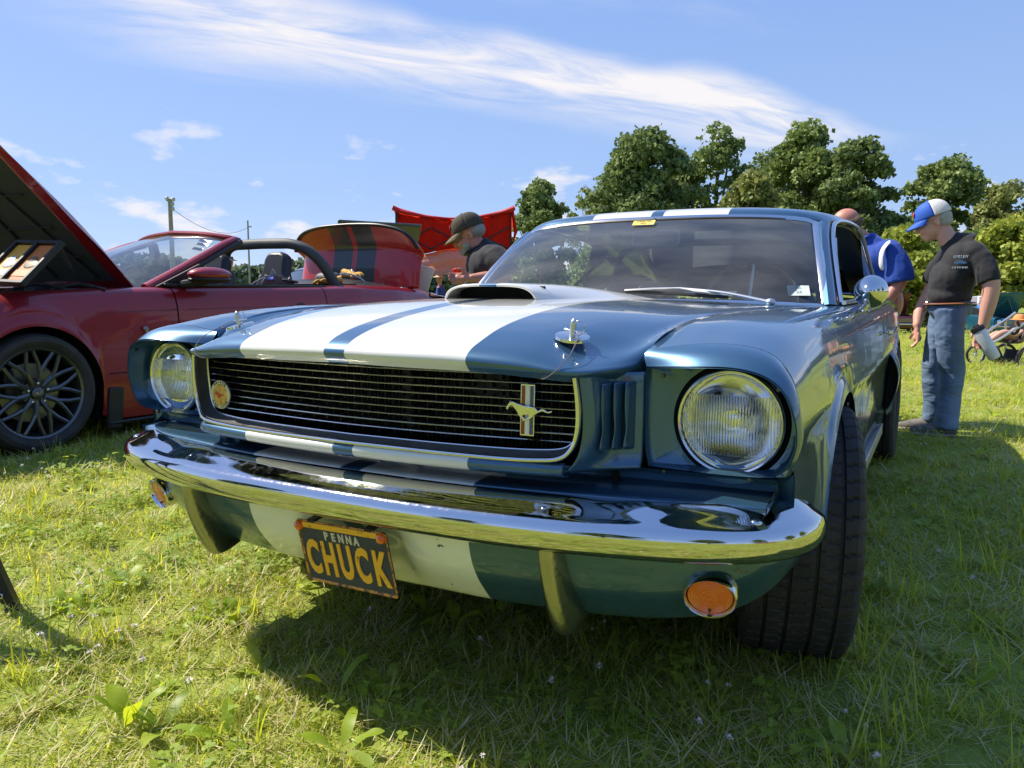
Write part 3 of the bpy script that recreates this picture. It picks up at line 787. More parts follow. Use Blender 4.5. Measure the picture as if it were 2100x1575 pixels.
# ---- licence plate (hangs on the valance, still part of the car)
PL = thing('licence_plate', None, None); PL.parent = MU; PL.location = (.0, -.080, .3725); PL.rotation_euler = (R_(11), R_(-3), R_(-5))
def rusty(name, col, rust, thr=.55, sc=22):
    m, N, L, b = new_mat(name); tc = N.new('ShaderNodeTexCoord')
    n = N.new('ShaderNodeTexNoise'); n.inputs['Scale'].default_value = sc; n.inputs['Detail'].default_value = 9; n.inputs['Roughness'].default_value = .7
    L.new(tc.outputs['Object'], n.inputs['Vector'])
    r = N.new('ShaderNodeMapRange'); r.inputs[1].default_value = thr - .03; r.inputs[2].default_value = thr + .05; L.new(n.outputs['Fac'], r.inputs[0])
    mx = N.new('ShaderNodeMix'); mx.data_type = 'RGBA'; L.new(r.outputs[0], mx.inputs[0]); mx.inputs[6].default_value = (*col, 1); mx.inputs[7].default_value = (*rust, 1)
    L.new(mx.outputs[2], b.inputs['Base Color']); b.inputs['Roughness'].default_value = .5; return m
PNAVY = rusty('plate_navy', (.030, .040, .065), (.10, .07, .05), .62, 30); PYEL = rusty('plate_yellow', (.92, .46, .03), (.22, .10, .04), .63, 40)
PRUST = rusty('plate_rusty_rim', (.70, .30, .04), (.14, .06, .03), .50, 45); PPALE = rusty('plate_pale', (.62, .56, .40), (.25, .15, .08), .62, 50)
W_, H_ = .134, .075
def rrect(w, h, r, n=5):
    P = []
    for cx, cz, a0 in ((w - r, h - r, 0), (-w + r, h - r, 90), (-w + r, -h + r, 180), (w - r, -h + r, 270)):
        for i in range(n + 1): a = R_(a0 + 90 * i / n); P.append((cx + r * math.cos(a), cz + r * math.sin(a)))
    return P
MB().prism(rrect(W_, H_, .008), .0015).build('plate_sheet', PNAVY, PL, smooth=False)
rim = MB(); o1 = rrect(W_, H_, .008); o2 = rrect(W_ - .0065, H_ - .0065, .006); n = len(o1)
V = [(x, -.0012, z) for x, z in o1] + [(x, -.0026, z) for x, z in rrect(W_ - .002, H_ - .002, .007)] + [(x, -.0001, z) for x, z in o2]
rim.add(V, grid_faces(3, n, close_c=True)); rim.build('plate_rim', PRUST, PL)
MB().box((0, -.0035, .0655), (.222, .003, .013)).build('plate_frame', PYEL, PL, bevel=.001)
def plate_text(nm, s, size, x, z, m, xs, off=.0012, bold=.0):
    M = Matrix.Translation((x, -.0014, z)) @ Matrix.Rotation(R_(90), 4, 'X')
    o = text_mesh(nm, s, size, m, PL, M, .0012, xs, font_off=bold); return o
for i, ch in enumerate('PENNA'): plate_text('plate_letter', ch, .0265, (-.046, -.024, -.001, .022, .044)[i], .043, PPALE, .82, bold=.0012)
for i, ch in enumerate('CHUCK'): plate_text('plate_letter', ch, .108, (-.099, -.050, .000, .049, .100)[i], -.0155, PYEL, .53, bold=.0042)
for s in (-1, 1):
    MB().lathe([(.001, -.013), (.005, -.0125), (.009, -.010), (.0112, -.006), (.012, 0)], c=(s * .122, -.002, .0625), n=20).build('reflector_button', AMBER, PL)
    MB().box((s * .085, .012, .075), (.02, .03, .006)).build('plate_bracket', DARKMETAL, PL)

# ---- hood pins with lanyards
def hoodpin(s):
    t = thing('hood_pin', None, None); t.parent = MU; t.location = (s * .455, .070, .8505); t.rotation_euler = (R_(10), R_(s * 9), 0)
    MB().lathe([(.001, .0025), (.030, .0025), (.034, .0015), (.035, -.004)], axis='z', n=36).build('scuff_plate', STEEL, t)
    MB().lathe([(.0065, 0), (.0065, .026), (.0055, .032), (.002, .036), (.0005, .0365)], axis='z', n=14).build('pin', BRUSHED, t)
    th = np.linspace(0, 2 * math.pi * 1.15, 26)
    MB().tube([(.012 + .013 * math.cos(a), -.002 + .004 * math.sin(a), .020 + .0135 * math.sin(a)) for a in th], .0013, n=6).tube([(-.018, 0, .014), (.0, -.004, .014), (.034, -.006, .013)], .0017, n=6).build('clip', STEEL, t)
    pts = cr([(.010, -.008, .014), (.020, -.016, .012), (.028, -.04, .007), (.036, -.07, .001), (.040, -.10, -.010), (.030, -.130, -.030), (.010, -.135, -.048), (-.02, -.11, -.055), (-.04, -.08, -.05)], 5)
    pts[:, 0] *= 1 if s > 0 else -1
    MB().tube(pts, .0011, n=6).ell((.026 * s, -.03, .003), (.003, .006, .003), n=8, k=6).build('lanyard', mat('lanyard_cable', (.25, .2, .19), rough=.4, metal=.6), t)
hoodpin(1); hoodpin(-1)

# ---- cowl, windscreen, roof
cw = [[(0,1.31,.905),(.3,1.312,.903),(.5,1.325,.897),(.66,1.345,.888),(.74,1.40,.885)],
      [(0,1.36,.900),(.3,1.362,.898),(.5,1.38,.893),(.66,1.42,.886),(.755,1.50,.886)],
      [(0,1.44,.906),(.3,1.45,.905),(.5,1.485,.902),(.66,1.55,.896),(.755,1.62,.893)]]
surf('cowl', cw, STRIPE, MU, nr=5, nc=5, mir=True)
ws = []
base = [(0,1.45,.912),(.25,1.462,.911),(.45,1.49,.908),(.60,1.535,.903),(.69,1.585,.899),(.722,1.615,.898)]
topc = [(0,1.915,1.240),(.22,1.922,1.239),(.40,1.942,1.234),(.53,1.968,1.226),(.595,1.992,1.218),(.622,2.005,1.208)]
for t in (0, .25, .5, .75, 1):
    ws.append([tuple(np.array(a) * (1 - t) + np.array(c) * t + np.array([0, -.028 * math.sin(math.pi * t) * 1.0, .012 * math.sin(math.pi * t)])) for a, c in zip(base, topc)])
WS = surf('windscreen', ws, GLASS, MU, nr=4, nc=4, mir=True)
rg = np.array(ws)[:, -1, :]; edge = np.concatenate([cr(base, 4), cr(rg, 4)[1:], cr(topc[::-1], 4)[1:]])
fl = np.concatenate([edge, (edge * np.array([-1, 1, 1]))[::-1][1:]])
def strip(name, path, w_, m, h=.006, cenp=(0, 1.75, 1.05)):
    P = np.array(path, float); n = len(P); T = np.roll(P, -1, 0) - np.roll(P, 1, 0); T[0] = P[1] - P[0]; T[-1] = P[-1] - P[-2]
    nf = np.array([0, -.62, .78]); V = []
    for i in range(n):
        t = T[i] / np.linalg.norm(T[i]); o = np.cross(t, nf); o /= np.linalg.norm(o)
        if o @ (P[i] - np.array(cenp)) < 0: o = -o
        V += [P[i] - o * .004 + nf * .002, P[i] + o * w_ * .25 + nf * h, P[i] + o * w_ * .7 + nf * h, P[i] + o * w_ - nf * .004]
    return mesh_obj(name, V, grid_faces(n, 4), m, MU, auto=35)
strip('windscreen_trim', fl[:-1] if False else fl, .026, STEEL)
MB().tube(fl * np.array([.985, 1, 1]) + [0, 0, .0], .006, n=6).build('windscreen_seal', BLACK, MU)
rf = [[(0,1.935,1.252),(.22,1.942,1.251),(.40,1.962,1.247),(.54,1.99,1.238),(.620,2.02,1.226),(.668,2.05,1.212)],
      [(0,1.99,1.282),(.22,1.995,1.281),(.40,2.01,1.275),(.54,2.03,1.265),(.625,2.06,1.247),(.675,2.09,1.222)],
      [(0,2.12,1.300),(.22,2.12,1.298),(.40,2.13,1.292),(.55,2.15,1.280),(.645,2.17,1.262),(.69,2.20,1.236)],
      [(0,2.45,1.308),(.22,2.45,1.306),(.40,2.45,1.300),(.56,2.45,1.287),(.665,2.45,1.270),(.708,2.45,1.246)],
      [(0,2.85,1.295),(.22,2.85,1.293),(.40,2.85,1.287),(.56,2.85,1.273),(.668,2.85,1.256),(.715,2.85,1.232)],
      [(0,3.3,1.215),(.22,3.3,1.213),(.40,3.3,1.206),(.56,3.3,1.185),(.665,3.3,1.160),(.72,3.3,1.128)],
      [(0,3.8,1.08),(.22,3.8,1.078),(.40,3.8,1.07),(.56,3.8,1.045),(.67,3.8,1.015),(.735,3.75,.985)],
      [(0,4.3,.945),(.22,4.3,.943),(.40,4.3,.94),(.56,4.3,.93),(.66,4.3,.92),(.72,4.25,.91)]]
surf('roof', rf[:5], STRIPE, MU, nr=5, nc=5, mir=True, solid=.006)
rr_ = [r_[3:] for r_ in rf[4:]]
q = surf('roof_sail', rr_, BLUE, MU, nr=5, nc=5); mirror_copy(q)
surf('rear_window', [r_[:4] for r_ in rf[4:]], GLASS, MU, nr=5, nc=4, mir=True)
surf('rear_deck', [[(0,4.3,.945),(.4,4.3,.94),(.72,4.25,.91)],[(0,4.5,.92),(.4,4.5,.915),(.68,4.48,.90)]], STRIPE, MU, nr=4, nc=5, mir=True, solid=.004)
# A pillars (painted) with bright side trim
for s in (-1, 1):
    pth = cr([(.756,1.615,.893),(.735,1.70,.965),(.703,1.83,1.07),(.678,1.95,1.16),(.668,2.05,1.215)], 5)
    V = []
    for p in pth: V += [p + [-.028,-.022,.003], p + [-.012,-.030,.006], p + [.006,-.012,.004], p + [.012,.02,.0], p + [.006,.04,-.004], p + [-.03,.04,0]]
    V = np.array(V) * np.array([s, 1, 1])
    mesh_obj('windscreen_pillar', V, grid_faces(len(pth), 6, close_c=True), BLUE, MU, auto=50)
    wt = cr([(.776,1.665,.900),(.755,1.74,.965),(.723,1.87,1.07),(.699,1.99,1.155),(.690,2.09,1.208),(.700,2.22,1.232),(.718,2.5,1.240),(.725,2.85,1.226),(.731,3.3,1.122),(.745,3.75,.975)], 5) * np.array([s, 1, 1])
    MB().tube(wt, .009, n=8).build('drip_rail', STEEL, MU)
    MB().tube(wt[:50] + np.array([s * -.022, .022, -.012]), .008, n=6).build('window_frame', BLACK, MU)
    wf = cr([(.770,1.72,.900),(.752,1.79,.965),(.722,1.92,1.07),(.700,2.05,1.15)], 4) * np.array([s, 1, 1])
    MB().tube(wf, .0075, n=8).build('vent_window_frame', STEEL, MU)
    MB().tube([(s * .785, 1.66, .903), (s * .795, 2.1, .908), (s * .80, 2.8, .914), (s * .80, 3.1, .93)], .008, n=8).build('belt_moulding', STEEL, MU)
    # quarter panel behind the side window
    q = surf('roof_quarter', [[(s*.715,2.95,1.215),(s*.72,3.3,1.125),(s*.735,3.75,.985)],[(s*.735,2.93,1.07),(s*.745,3.3,1.02),(s*.755,3.72,.955)],[(s*.760,2.9,.93),(s*.765,3.3,.935),(s*.765,3.7,.93)]], BLUE, MU, nr=4, nc=4)
    # door handle and mirror
    if s == 1:
        b = MB(); b.box((.893, 2.62, .762), (.016, .13, .018)); b.box((.885, 2.57, .762), (.02, .02, .014)); b.box((.885, 2.67, .762), (.02, .02, .014)); b.build('door_handle', CHROME, dr, bevel=.004)
        mr_ = thing('wing_mirror', None, None); mr_.parent = MU; mr_.location = (.866, 1.69, .943)
        MB().lathe([(.0001,-.062),(.010,-.060),(.022,-.051),(.036,-.035),(.048,-.014),(.055,.004),(.057,.018),(.054,.022),(.0001,.022)], n=32).build('mirror_shell', CHROME, mr_)
        MB().tube([(-.006, -.010, -.035), (-.016, -.006, -.055), (-.022, 0, -.068)], [.012, .011, .016], n=10).ell((-.024, 0, -.070), (.026, .045, .006), n=16, k=6).build('mirror_stalk', CHROME, mr_)
        MB().lathe([(.0001, .0225), (.050, .0225)], n=24).build('mirror_glass', REFL, mr_)
# rear brake scoops on the quarters
op = [(.868,2.93,.648),(.884,2.92,.640),(.902,2.92,.612),(.918,2.94,.57),(.924,2.96,.52),(.918,2.98,.46),(.904,2.99,.41),(.886,3.00,.365),(.866,3.00,.345)]
mid_ = [(.868,3.1,.66),(.885,3.1,.65),(.905,3.1,.62),(.92,3.1,.575),(.922,3.12,.52),(.914,3.13,.46),(.90,3.13,.41),(.886,3.12,.37),(.868,3.12,.34)]
bk = [(.865,3.42,.67),(.877,3.42,.66),(.884,3.42,.62),(.887,3.42,.575),(.887,3.42,.52),(.884,3.42,.50),(.882,3.42,.49),(.880,3.42,.48),(.868,3.42,.47)]
q = surf('brake_scoop', [op, mid_, bk], BLUE, MU, nr=5, nc=3, solid=.005, offset=-1); mirror_copy(q)
mth = MB(); pp = cr(op, 3) + [-.003, .012, 0]; cc = np.array([.872, 2.985, .50])
mth.add([tuple(cc)] + [tuple(p) for p in pp], [(0, i, i + 1) for i in range(1, len(pp))])
o = mth.build('scoop_intake', DEEP, MU, smooth=False); mirror_copy(o)
# rocker strip
for s in (-1, 1):
    MB().box((s * .842, 2.15, .235), (.03, 1.95, .05)).box((s * .852, 2.15, .262), (.012, 1.95, .010)).build('rocker_moulding', BRUSHED, MU, bevel=.003)

# ---- wipers
def wiper(piv, elb, a, c):
    t = thing('wiper', None, None); t.parent = MU
    b = MB(); b.tube(cr([piv, tuple((np.array(piv) + np.array(elb)) / 2 + [0, -.002, .008]), elb], 4), [.007, .006, .0055, .005, .0045, .004, .0038, .0035, .0032], n=8); b.ell(piv, (.017, .017, .013)); b.build('wiper_arm', BRUSHED, t)
    a, c = np.array(a, float), np.array(c, float); e = np.array(elb, float)
    MB().tube([a, a * .7 + c * .3 + [0, 0, .012], e, a * .3 + c * .7 + [0, 0, .01], c], .0035, n=6).build('blade_bridge', BRUSHED, t)
    MB().tube([a + [0, .006, -.005], (a + c) / 2 + [0, .006, -.004], c + [0, .006, -.007]], .0045, n=6, flat=1.6).build('blade_rubber', RUBBER, t)
wiper((.585, 1.385, .906), (.262, 1.445, .952), (.060, 1.415, .944), (.435, 1.425, .928))
wiper((-.10, 1.37, .910), (-.36, 1.46, .935), (-.58, 1.48, .925), (-.2, 1.43, .935))

# ---- interior
b = MB(); b.box((0, 1.66, .865), (1.38, .36, .05)); b.box((0, 1.84, .80), (1.36, .06, .16)); b.build('dashboard', mat('dash_blue_black', (.02, .03, .04), rough=.6), MU, bevel=.02)
LEATHER = mat('black_vinyl', (.02, .02, .022), rough=.5, bump=.2, bscale=120)
for s in (-1, 1):
    b = MB(); b.ell((s * .36, 2.62, .72), (.25, .09, .32), n=20, k=12, M=Euler((R_(-14), 0, 0)).to_matrix()); b.ell((s * .36, 2.35, .50), (.25, .28, .10)); b.build('seat', LEATHER, MU)
b = MB(); b.box((0, 2.3, .34), (1.4, 1.9, .05)); b.box((0, 3.15, .58), (1.3, .1, .5)); b.box((0, 3.6, .83), (1.3, 1.0, .02)); b.box((0, 2.55, 1.262), (.9, .6, .006)); b.build('cabin_lining', mat('cabin_dark', (.05, .055, .06), rough=.8), MU, smooth=False)
sw = thing('steering_wheel', None, None); sw.parent = MU; sw.location = (.38, 2.02, .885); sw.rotation_euler = (R_(-22), 0, 0)
th = np.linspace(0, 2 * math.pi, 49)
b = MB(); b.tube([(.19 * math.cos(a), 0, .19 * math.sin(a)) for a in th], [.010 + .0022 * math.cos(24 * a) for a in th], n=8, cap=False); b.build('rim', mat('wood_rim', (.30, .14, .05), rough=.3, coat=1), sw)
b = MB()
for a in (90, 210, 330): b.tube([(0, -.0, 0), (.185 * math.cos(R_(a)), 0, .185 * math.sin(R_(a)))], .008, n=6)
b.ell((0, 0, 0), (.04, .03, .04)); b.build('hub', BRUSHED, sw)
mi = thing('rear_view_mirror', None, None); mi.parent = MU; mi.location = (0, 1.93, 1.165)
MB().prism(rrect(.105, .034, .02), .014).build('mirror_case', mat('mirror_case_grey', (.60, .63, .64), rough=.35), mi, smooth=False, bevel=.003)
MB().prism(rrect(.098, .028, .017), .002, c=(0, -.003, 0)).build('mirror_pane', mat('mirror_pane', (.45, .5, .5), rough=.1, metal=.6), mi, smooth=False)
MB().tube([(0, .0, .03), (0, -.01, .06), (0, -.02, .085)], .006, n=6).build('mirror_stem', STEEL, mi)
def decal(name, c, w_, h_, m, tilt, rz=0, text=None, tm=None, ts=.01):
    t = MB().box((0, 0, 0), (w_, .001, h_)).build(name, m, MU, smooth=False, loc=c); t.rotation_euler = (tilt, 0, rz)
    if text:
        for k, s in enumerate(text.split('\n')):
            text_mesh('print_line', s, ts, tm, t, Matrix.Translation((0, -.0012, h_ * .25 - k * ts * 1.15)) @ Matrix.Rotation(R_(90), 4, 'X'), .0002)
    return t
decal('window_sticker', (-.03, 1.868, 1.226), .095, .034, mat('yellow_sticker', (.72, .58, .12), rough=.5, var=.25, vscale=40), R_(-54), 0, 'INSPECTED\n2023', mat('sticker_ink', (.25, .17, .05)), .013)
decal('inspection_sticker', (.640, 1.600, .945), .075, .055, mat('pale_sticker', (.62, .68, .60), rough=.5, var=.2, vscale=50), R_(-50), R_(18), 'PA\n24', mat('sticker_green', (.25, .36, .30)), .02)
# roll bar inside, chrome and round spare gauge seen through the glass
MB().tube(cr([(-.55,2.9,.6),(-.54,2.88,1.0),(-.45,2.86,1.17),(0,2.86,1.2),(.45,2.86,1.17),(.54,2.88,1.0),(.55,2.9,.6)], 5), .018, n=8).build('roll_bar', DARKMETAL, MU)
MB().tube([(-.45,1.95,.90),(-.36,2.3,1.12)], .008, n=6).build('grab_bar', STEEL, MU)
MB().lathe([(.03, 0), (.05, -.01), (.055, .0), (.05, .02)], c=(.02, 1.82, .93), n=24).build('tachometer', STEEL, MU)

# ---- wheels
TREAD_N = 192
def tyre(W=.255, R=.325, rim=.19):
    prof_x = []; 
    V = []; hw = W / 2
    # across profile: (x, r, tread?) from one side to the other
    cols = [(-hw * .80, rim, 0), (-hw * .97, rim + .02, 0), (-hw * 1.04, (R + rim) / 2, 0), (-hw * 1.0, R - .028, 0), (-hw * .92, R - .010, 1)]
    gro = [-.60, -.22, .22, .60]
    xs = []
    for a, b_ in zip([-.86] + [g + .035 for g in gro], [g - .035 for g in gro] + [.86]):
        xs += [(a + .001, 1), (a + (b_ - a) * .25, 1), (a + (b_ - a) * .5, 1), (a + (b_ - a) * .75, 1), (b_ - .001, 1)]
        if b_ < .8: xs += [(b_ + .012, 2), (b_ + .058, 2)]
    for x, k in xs: cols.append((x * hw, R - .006 * (x ** 4), k))
    cols += [(hw * .92, R - .010, 1), (hw * 1.0, R - .028, 0), (hw * 1.04, (R + rim) / 2, 0), (hw * .97, rim + .02, 0), (hw * .80, rim, 0)]
    n = TREAD_N * 2
    for i in range(n):
        a = 2 * math.pi * i / n
        for j, (x, r, k) in enumerate(cols):
            rr = r
            if k == 2: rr = r - .009
            elif k == 1:
                ph = i + int(round(x / hw * 5)) + (3 if abs(x) > .3 * hw else 0)
                if abs(x) > .62 * hw: cut = (ph % 8) < 1
                else: cut = (ph % 6) < 1 and (j % 5 not in (2,))
                if cut: rr = r - (.0065 if abs(x) > .62 * hw else .005)
            V.append((x, rr * math.cos(a), rr * math.sin(a)))
    return V, grid_faces(n, len(cols), close_r=True)
TV, TF = tyre()
def wheel_mesh(root):
    mesh_obj('tyre', TV, TF, RUBBER, root, auto=25)
    MB().lathe([(.192, -.09), (.175, -.085), (.165, .0), (.17, .07), (.195, .088), (.188, .095), (.170, .09), (.16, .06), (.12, .05), (.06, .075), (.0001, .08)], axis='x', n=40).build('rim', BRUSHED, root)
    MB().lathe([(.05, .07), (.045, .09), (.0001, .095)], axis='x', n=20).build('hub_cap', STEEL, root)
wh = []
wA = thing('wheel', None, None); wA.parent = MU; wheel_mesh(wA)
wA.location = (.782, .80, .325); wA.rotation_euler = (0, R_(1.5), R_(12))
for loc, rz in (((-.77, .80, .325), R_(180 + 12)), ((.775, 3.55, .325), 0), ((-.775, 3.55, .325), R_(180))):
    c = copy_tree(wA, MU); c.location = loc; c.rotation_euler = (0, 0, rz)
# ================================================================ ground
def ground_mat():
    m, N, L, b = new_mat('meadow_ground')
    tc = N.new('ShaderNodeTexCoord')
    def nz(s, d=6, r=.6):
        n = N.new('ShaderNodeTexNoise'); n.inputs['Scale'].default_value = s; n.inputs['Detail'].default_value = d; n.inputs['Roughness'].default_value = r
        L.new(tc.outputs['Object'], n.inputs['Vector']); return n.outputs['Fac']
    rp = N.new('ShaderNodeValToRGB'); e = rp.color_ramp.elements
    e[0].position = .30; e[0].color = (.13, .15, .03, 1); e[1].position = .72; e[1].color = (.34, .37, .085, 1)
    x = e.new(.5); x.color = (.22, .27, .055, 1)
    L.new(nz(26, 9, .72), rp.inputs[0])
    rp2 = N.new('ShaderNodeValToRGB'); e = rp2.color_ramp.elements; e[0].position = .3; e[0].color = (.82, .9, .85, 1); e[1].position = .7; e[1].color = (1.15, 1.08, .95, 1)
    L.new(nz(.35, 4), rp2.inputs[0])
    mx = N.new('ShaderNodeMix'); mx.data_type = 'RGBA'; mx.blend_type = 'MULTIPLY'; mx.inputs[0].default_value = 1
    L.new(rp.outputs[0], mx.inputs[6]); L.new(rp2.outputs[0], mx.inputs[7])
    L.new(mx.outputs[2], b.inputs['Base Color']); b.inputs['Roughness'].default_value = .95; b.inputs['Specular IOR Level'].default_value = .1
    bp = N.new('ShaderNodeBump'); bp.inputs['Strength'].default_value = .3; bp.inputs['Distance'].default_value = .02
    L.new(nz(20, 8, .7), bp.inputs['Height']); L.new(bp.outputs[0], b.inputs['Normal'])
    return m
def gz(x, y):
    """gentle unevenness of the field, flat near the cars"""
    r = math.hypot(x, y - 2)
    k = min(max((r - 8) / 30, 0), 1)
    q = min(max((r - 11) / 24, 0), 1); q = q * q * (3 - 2 * q)
    return k * .25 * noise.noise(Vector((x * .03, y * .03, 3))) - 1.0 * q
rads = [0, 1, 2, 3, 4.5, 6, 8, 11, 13, 15, 17.5, 20, 23, 27, 31, 36, 50, 70, 100, 150, 250, 450, 900, 1800]
V = [(0, 2, 0)]; nA = 72
for r in rads[1:]:
    for j in range(nA):
        a = 2 * math.pi * j / nA; x, y = r * math.cos(a), 2 + r * math.sin(a); V.append((x, y, gz(x, y)))
F = [(0, 1 + j, 1 + (j + 1) % nA) for j in range(nA)] + [tuple(1 + i for i in f[::-1]) for f in grid_faces(len(rads) - 1, nA, close_c=True)]
GROUND = tag(mesh_obj('meadow', V, F, ground_mat()), None, None, kind='structure')

# ================================================================ grass (instanced clumps)
def leaf_mat(name, cols, trans=.5, rough=.45, straw=0):
    m = bpy.data.materials.new(name); m.use_nodes = True; MATS[name] = m
    N = m.node_tree.nodes; L = m.node_tree.links; N.clear()
    o = N.new('ShaderNodeOutputMaterial')
    oi = N.new('ShaderNodeObjectInfo'); g = N.new('ShaderNodeNewGeometry')
    ad = N.new('ShaderNodeMath'); ad.operation = 'ADD'; L.new(oi.outputs['Random'], ad.inputs[0])
    mu = N.new('ShaderNodeMath'); mu.operation = 'MULTIPLY'; L.new(g.outputs['Random Per Island'], mu.inputs[0]); mu.inputs[1].default_value = .9
    L.new(mu.outputs[0], ad.inputs[1])
    fr = N.new('ShaderNodeMath'); fr.operation = 'FRACT'; L.new(ad.outputs[0], fr.inputs[0])
    rp = N.new('ShaderNodeValToRGB'); e = rp.color_ramp.elements
    e[0].position = 0; e[0].color = (*cols[0], 1); e[1].position = 1; e[1].color = (*cols[-1], 1)
    for i, c in enumerate(cols[1:-1]): x = e.new((i + 1) / (len(cols) - 1)); x.color = (*c, 1)
    L.new(fr.outputs[0], rp.inputs[0])
    d = N.new('ShaderNodeBsdfPrincipled'); L.new(rp.outputs[0], d.inputs['Base Color']); d.inputs['Roughness'].default_value = rough; d.inputs['Specular IOR Level'].default_value = .35
    t = N.new('ShaderNodeBsdfTranslucent')
    mc = N.new('ShaderNodeMix'); mc.data_type = 'RGBA'; mc.blend_type = 'MULTIPLY'; mc.inputs[0].default_value = 1; L.new(rp.outputs[0], mc.inputs[6]); mc.inputs[7].default_value = (2.0, 1.75, .7, 1) if not straw else (1.3, 1.2, 1, 1)
    L.new(mc.outputs[2], t.inputs[0])
    mx = N.new('ShaderNodeMixShader'); mx.inputs[0].default_value = trans; L.new(d.outputs[0], mx.inputs[1]); L.new(t.outputs[0], mx.inputs[2])
    L.new(mx.outputs[0], o.inputs[0]); return m
G_BLADE = leaf_mat('grass_blade', [(.24,.33,.035),(.31,.40,.042),(.40,.45,.055),(.25,.33,.05),(.48,.47,.12),(.34,.42,.038)], .5)
G_CLOVER = leaf_mat('clover_leaf', [(.21,.31,.05),(.27,.37,.055),(.33,.42,.06),(.23,.32,.065)], .45)
G_STRAW = leaf_mat('dry_straw', [(.62,.52,.27),(.50,.44,.19),(.70,.61,.38),(.42,.40,.15)], .3, straw=1)
G_BROAD = leaf_mat('broad_leaf', [(.20,.31,.03),(.27,.38,.035),(.34,.43,.045),(.24,.33,.08)], .48)
G_FLOWER = mat('clover_flower_white', (.72, .66, .60), rough=.8)
def blade(b, x, y, h, w, az, lean, curl, seg=4, mi=0, z0=0):
    dx, dy = math.cos(az), math.sin(az); px, py = -dy, dx; V = []
    for i in range(seg + 1):
        t = i / seg; a = lean + curl * t
        if i == 0: cx, cz = 0., 0.
        else: cx += math.sin(a) * h / seg; cz += math.cos(a) * h / seg
        ww = w * (1 - t ** 2.2) * .5 + .0001
        if i == seg: V.append((x + dx * cx, y + dy * cx, z0 + max(cz, .002)))
        else: V += [(x + dx * cx + px * ww, y + dy * cx + py * ww, z0 + max(cz, 0)), (x + dx * cx - px * ww, y + dy * cx - py * ww, z0 + max(cz, 0))]
    F = [(2 * i, 2 * i + 1, 2 * i + 3, 2 * i + 2) for i in range(seg - 1)] + [(2 * seg - 2, 2 * seg - 1, 2 * seg)]
    b.add(V, F, mi)
R = random.Random(3)
def broad(b, x, y, L_, w, az, lean, mi=3, z0=0, wave=.1):
    """wide leaf with a midrib"""
    dx, dy = math.cos(az), math.sin(az); px, py = -dy, dx; V = []; n = 8; cx = cz = 0
    for i in range(n + 1):
        t = i / n; a = lean + .9 * t
        cx += math.sin(a) * L_ / n; cz += math.cos(a) * L_ / n
        ww = w * .5 * (math.sin(math.pi * min(t * .93 + .06, 1)) ** .75) + .0008
        rz_ = .18 * ww; wv = wave * w * math.sin(t * 9 + x * 50)
        for k in (-1, 0, 1): V.append((x + dx * cx + px * ww * k, y + dy * cx + py * ww * k, z0 + max(cz, .003) + (rz_ + wv * k if k else 0)))
    b.add(V, grid_faces(n + 1, 3), mi)
def flower(b, x, y, h, mi=4, r=.007):
    b.tube([(x, y, 0), (x + .004, y, h * .6), (x, y + .003, h)], .0009, n=3, mi=1)
    for i in range(26):
        t = R.uniform(0, 2 * math.pi); u = R.uniform(-.35, 1); q = math.sqrt(max(0, 1 - u * u))
        d = np.array((q * math.cos(t), q * math.sin(t), u)); c = np.array((x, y, h)); s = np.cross(d, (0, 0, 1.)) + 1e-3; s /= np.linalg.norm(s)
        b.add([c + d * r * .3 + s * r * .16, c + d * r * .3 - s * r * .16, c + d * r * 1.15], [(0, 1, 2)], mi)
clump_mats = [G_BLADE, G_CLOVER, G_STRAW, G_BROAD, G_FLOWER]
clumps = bpy.data.collections.new('grass_clumps')
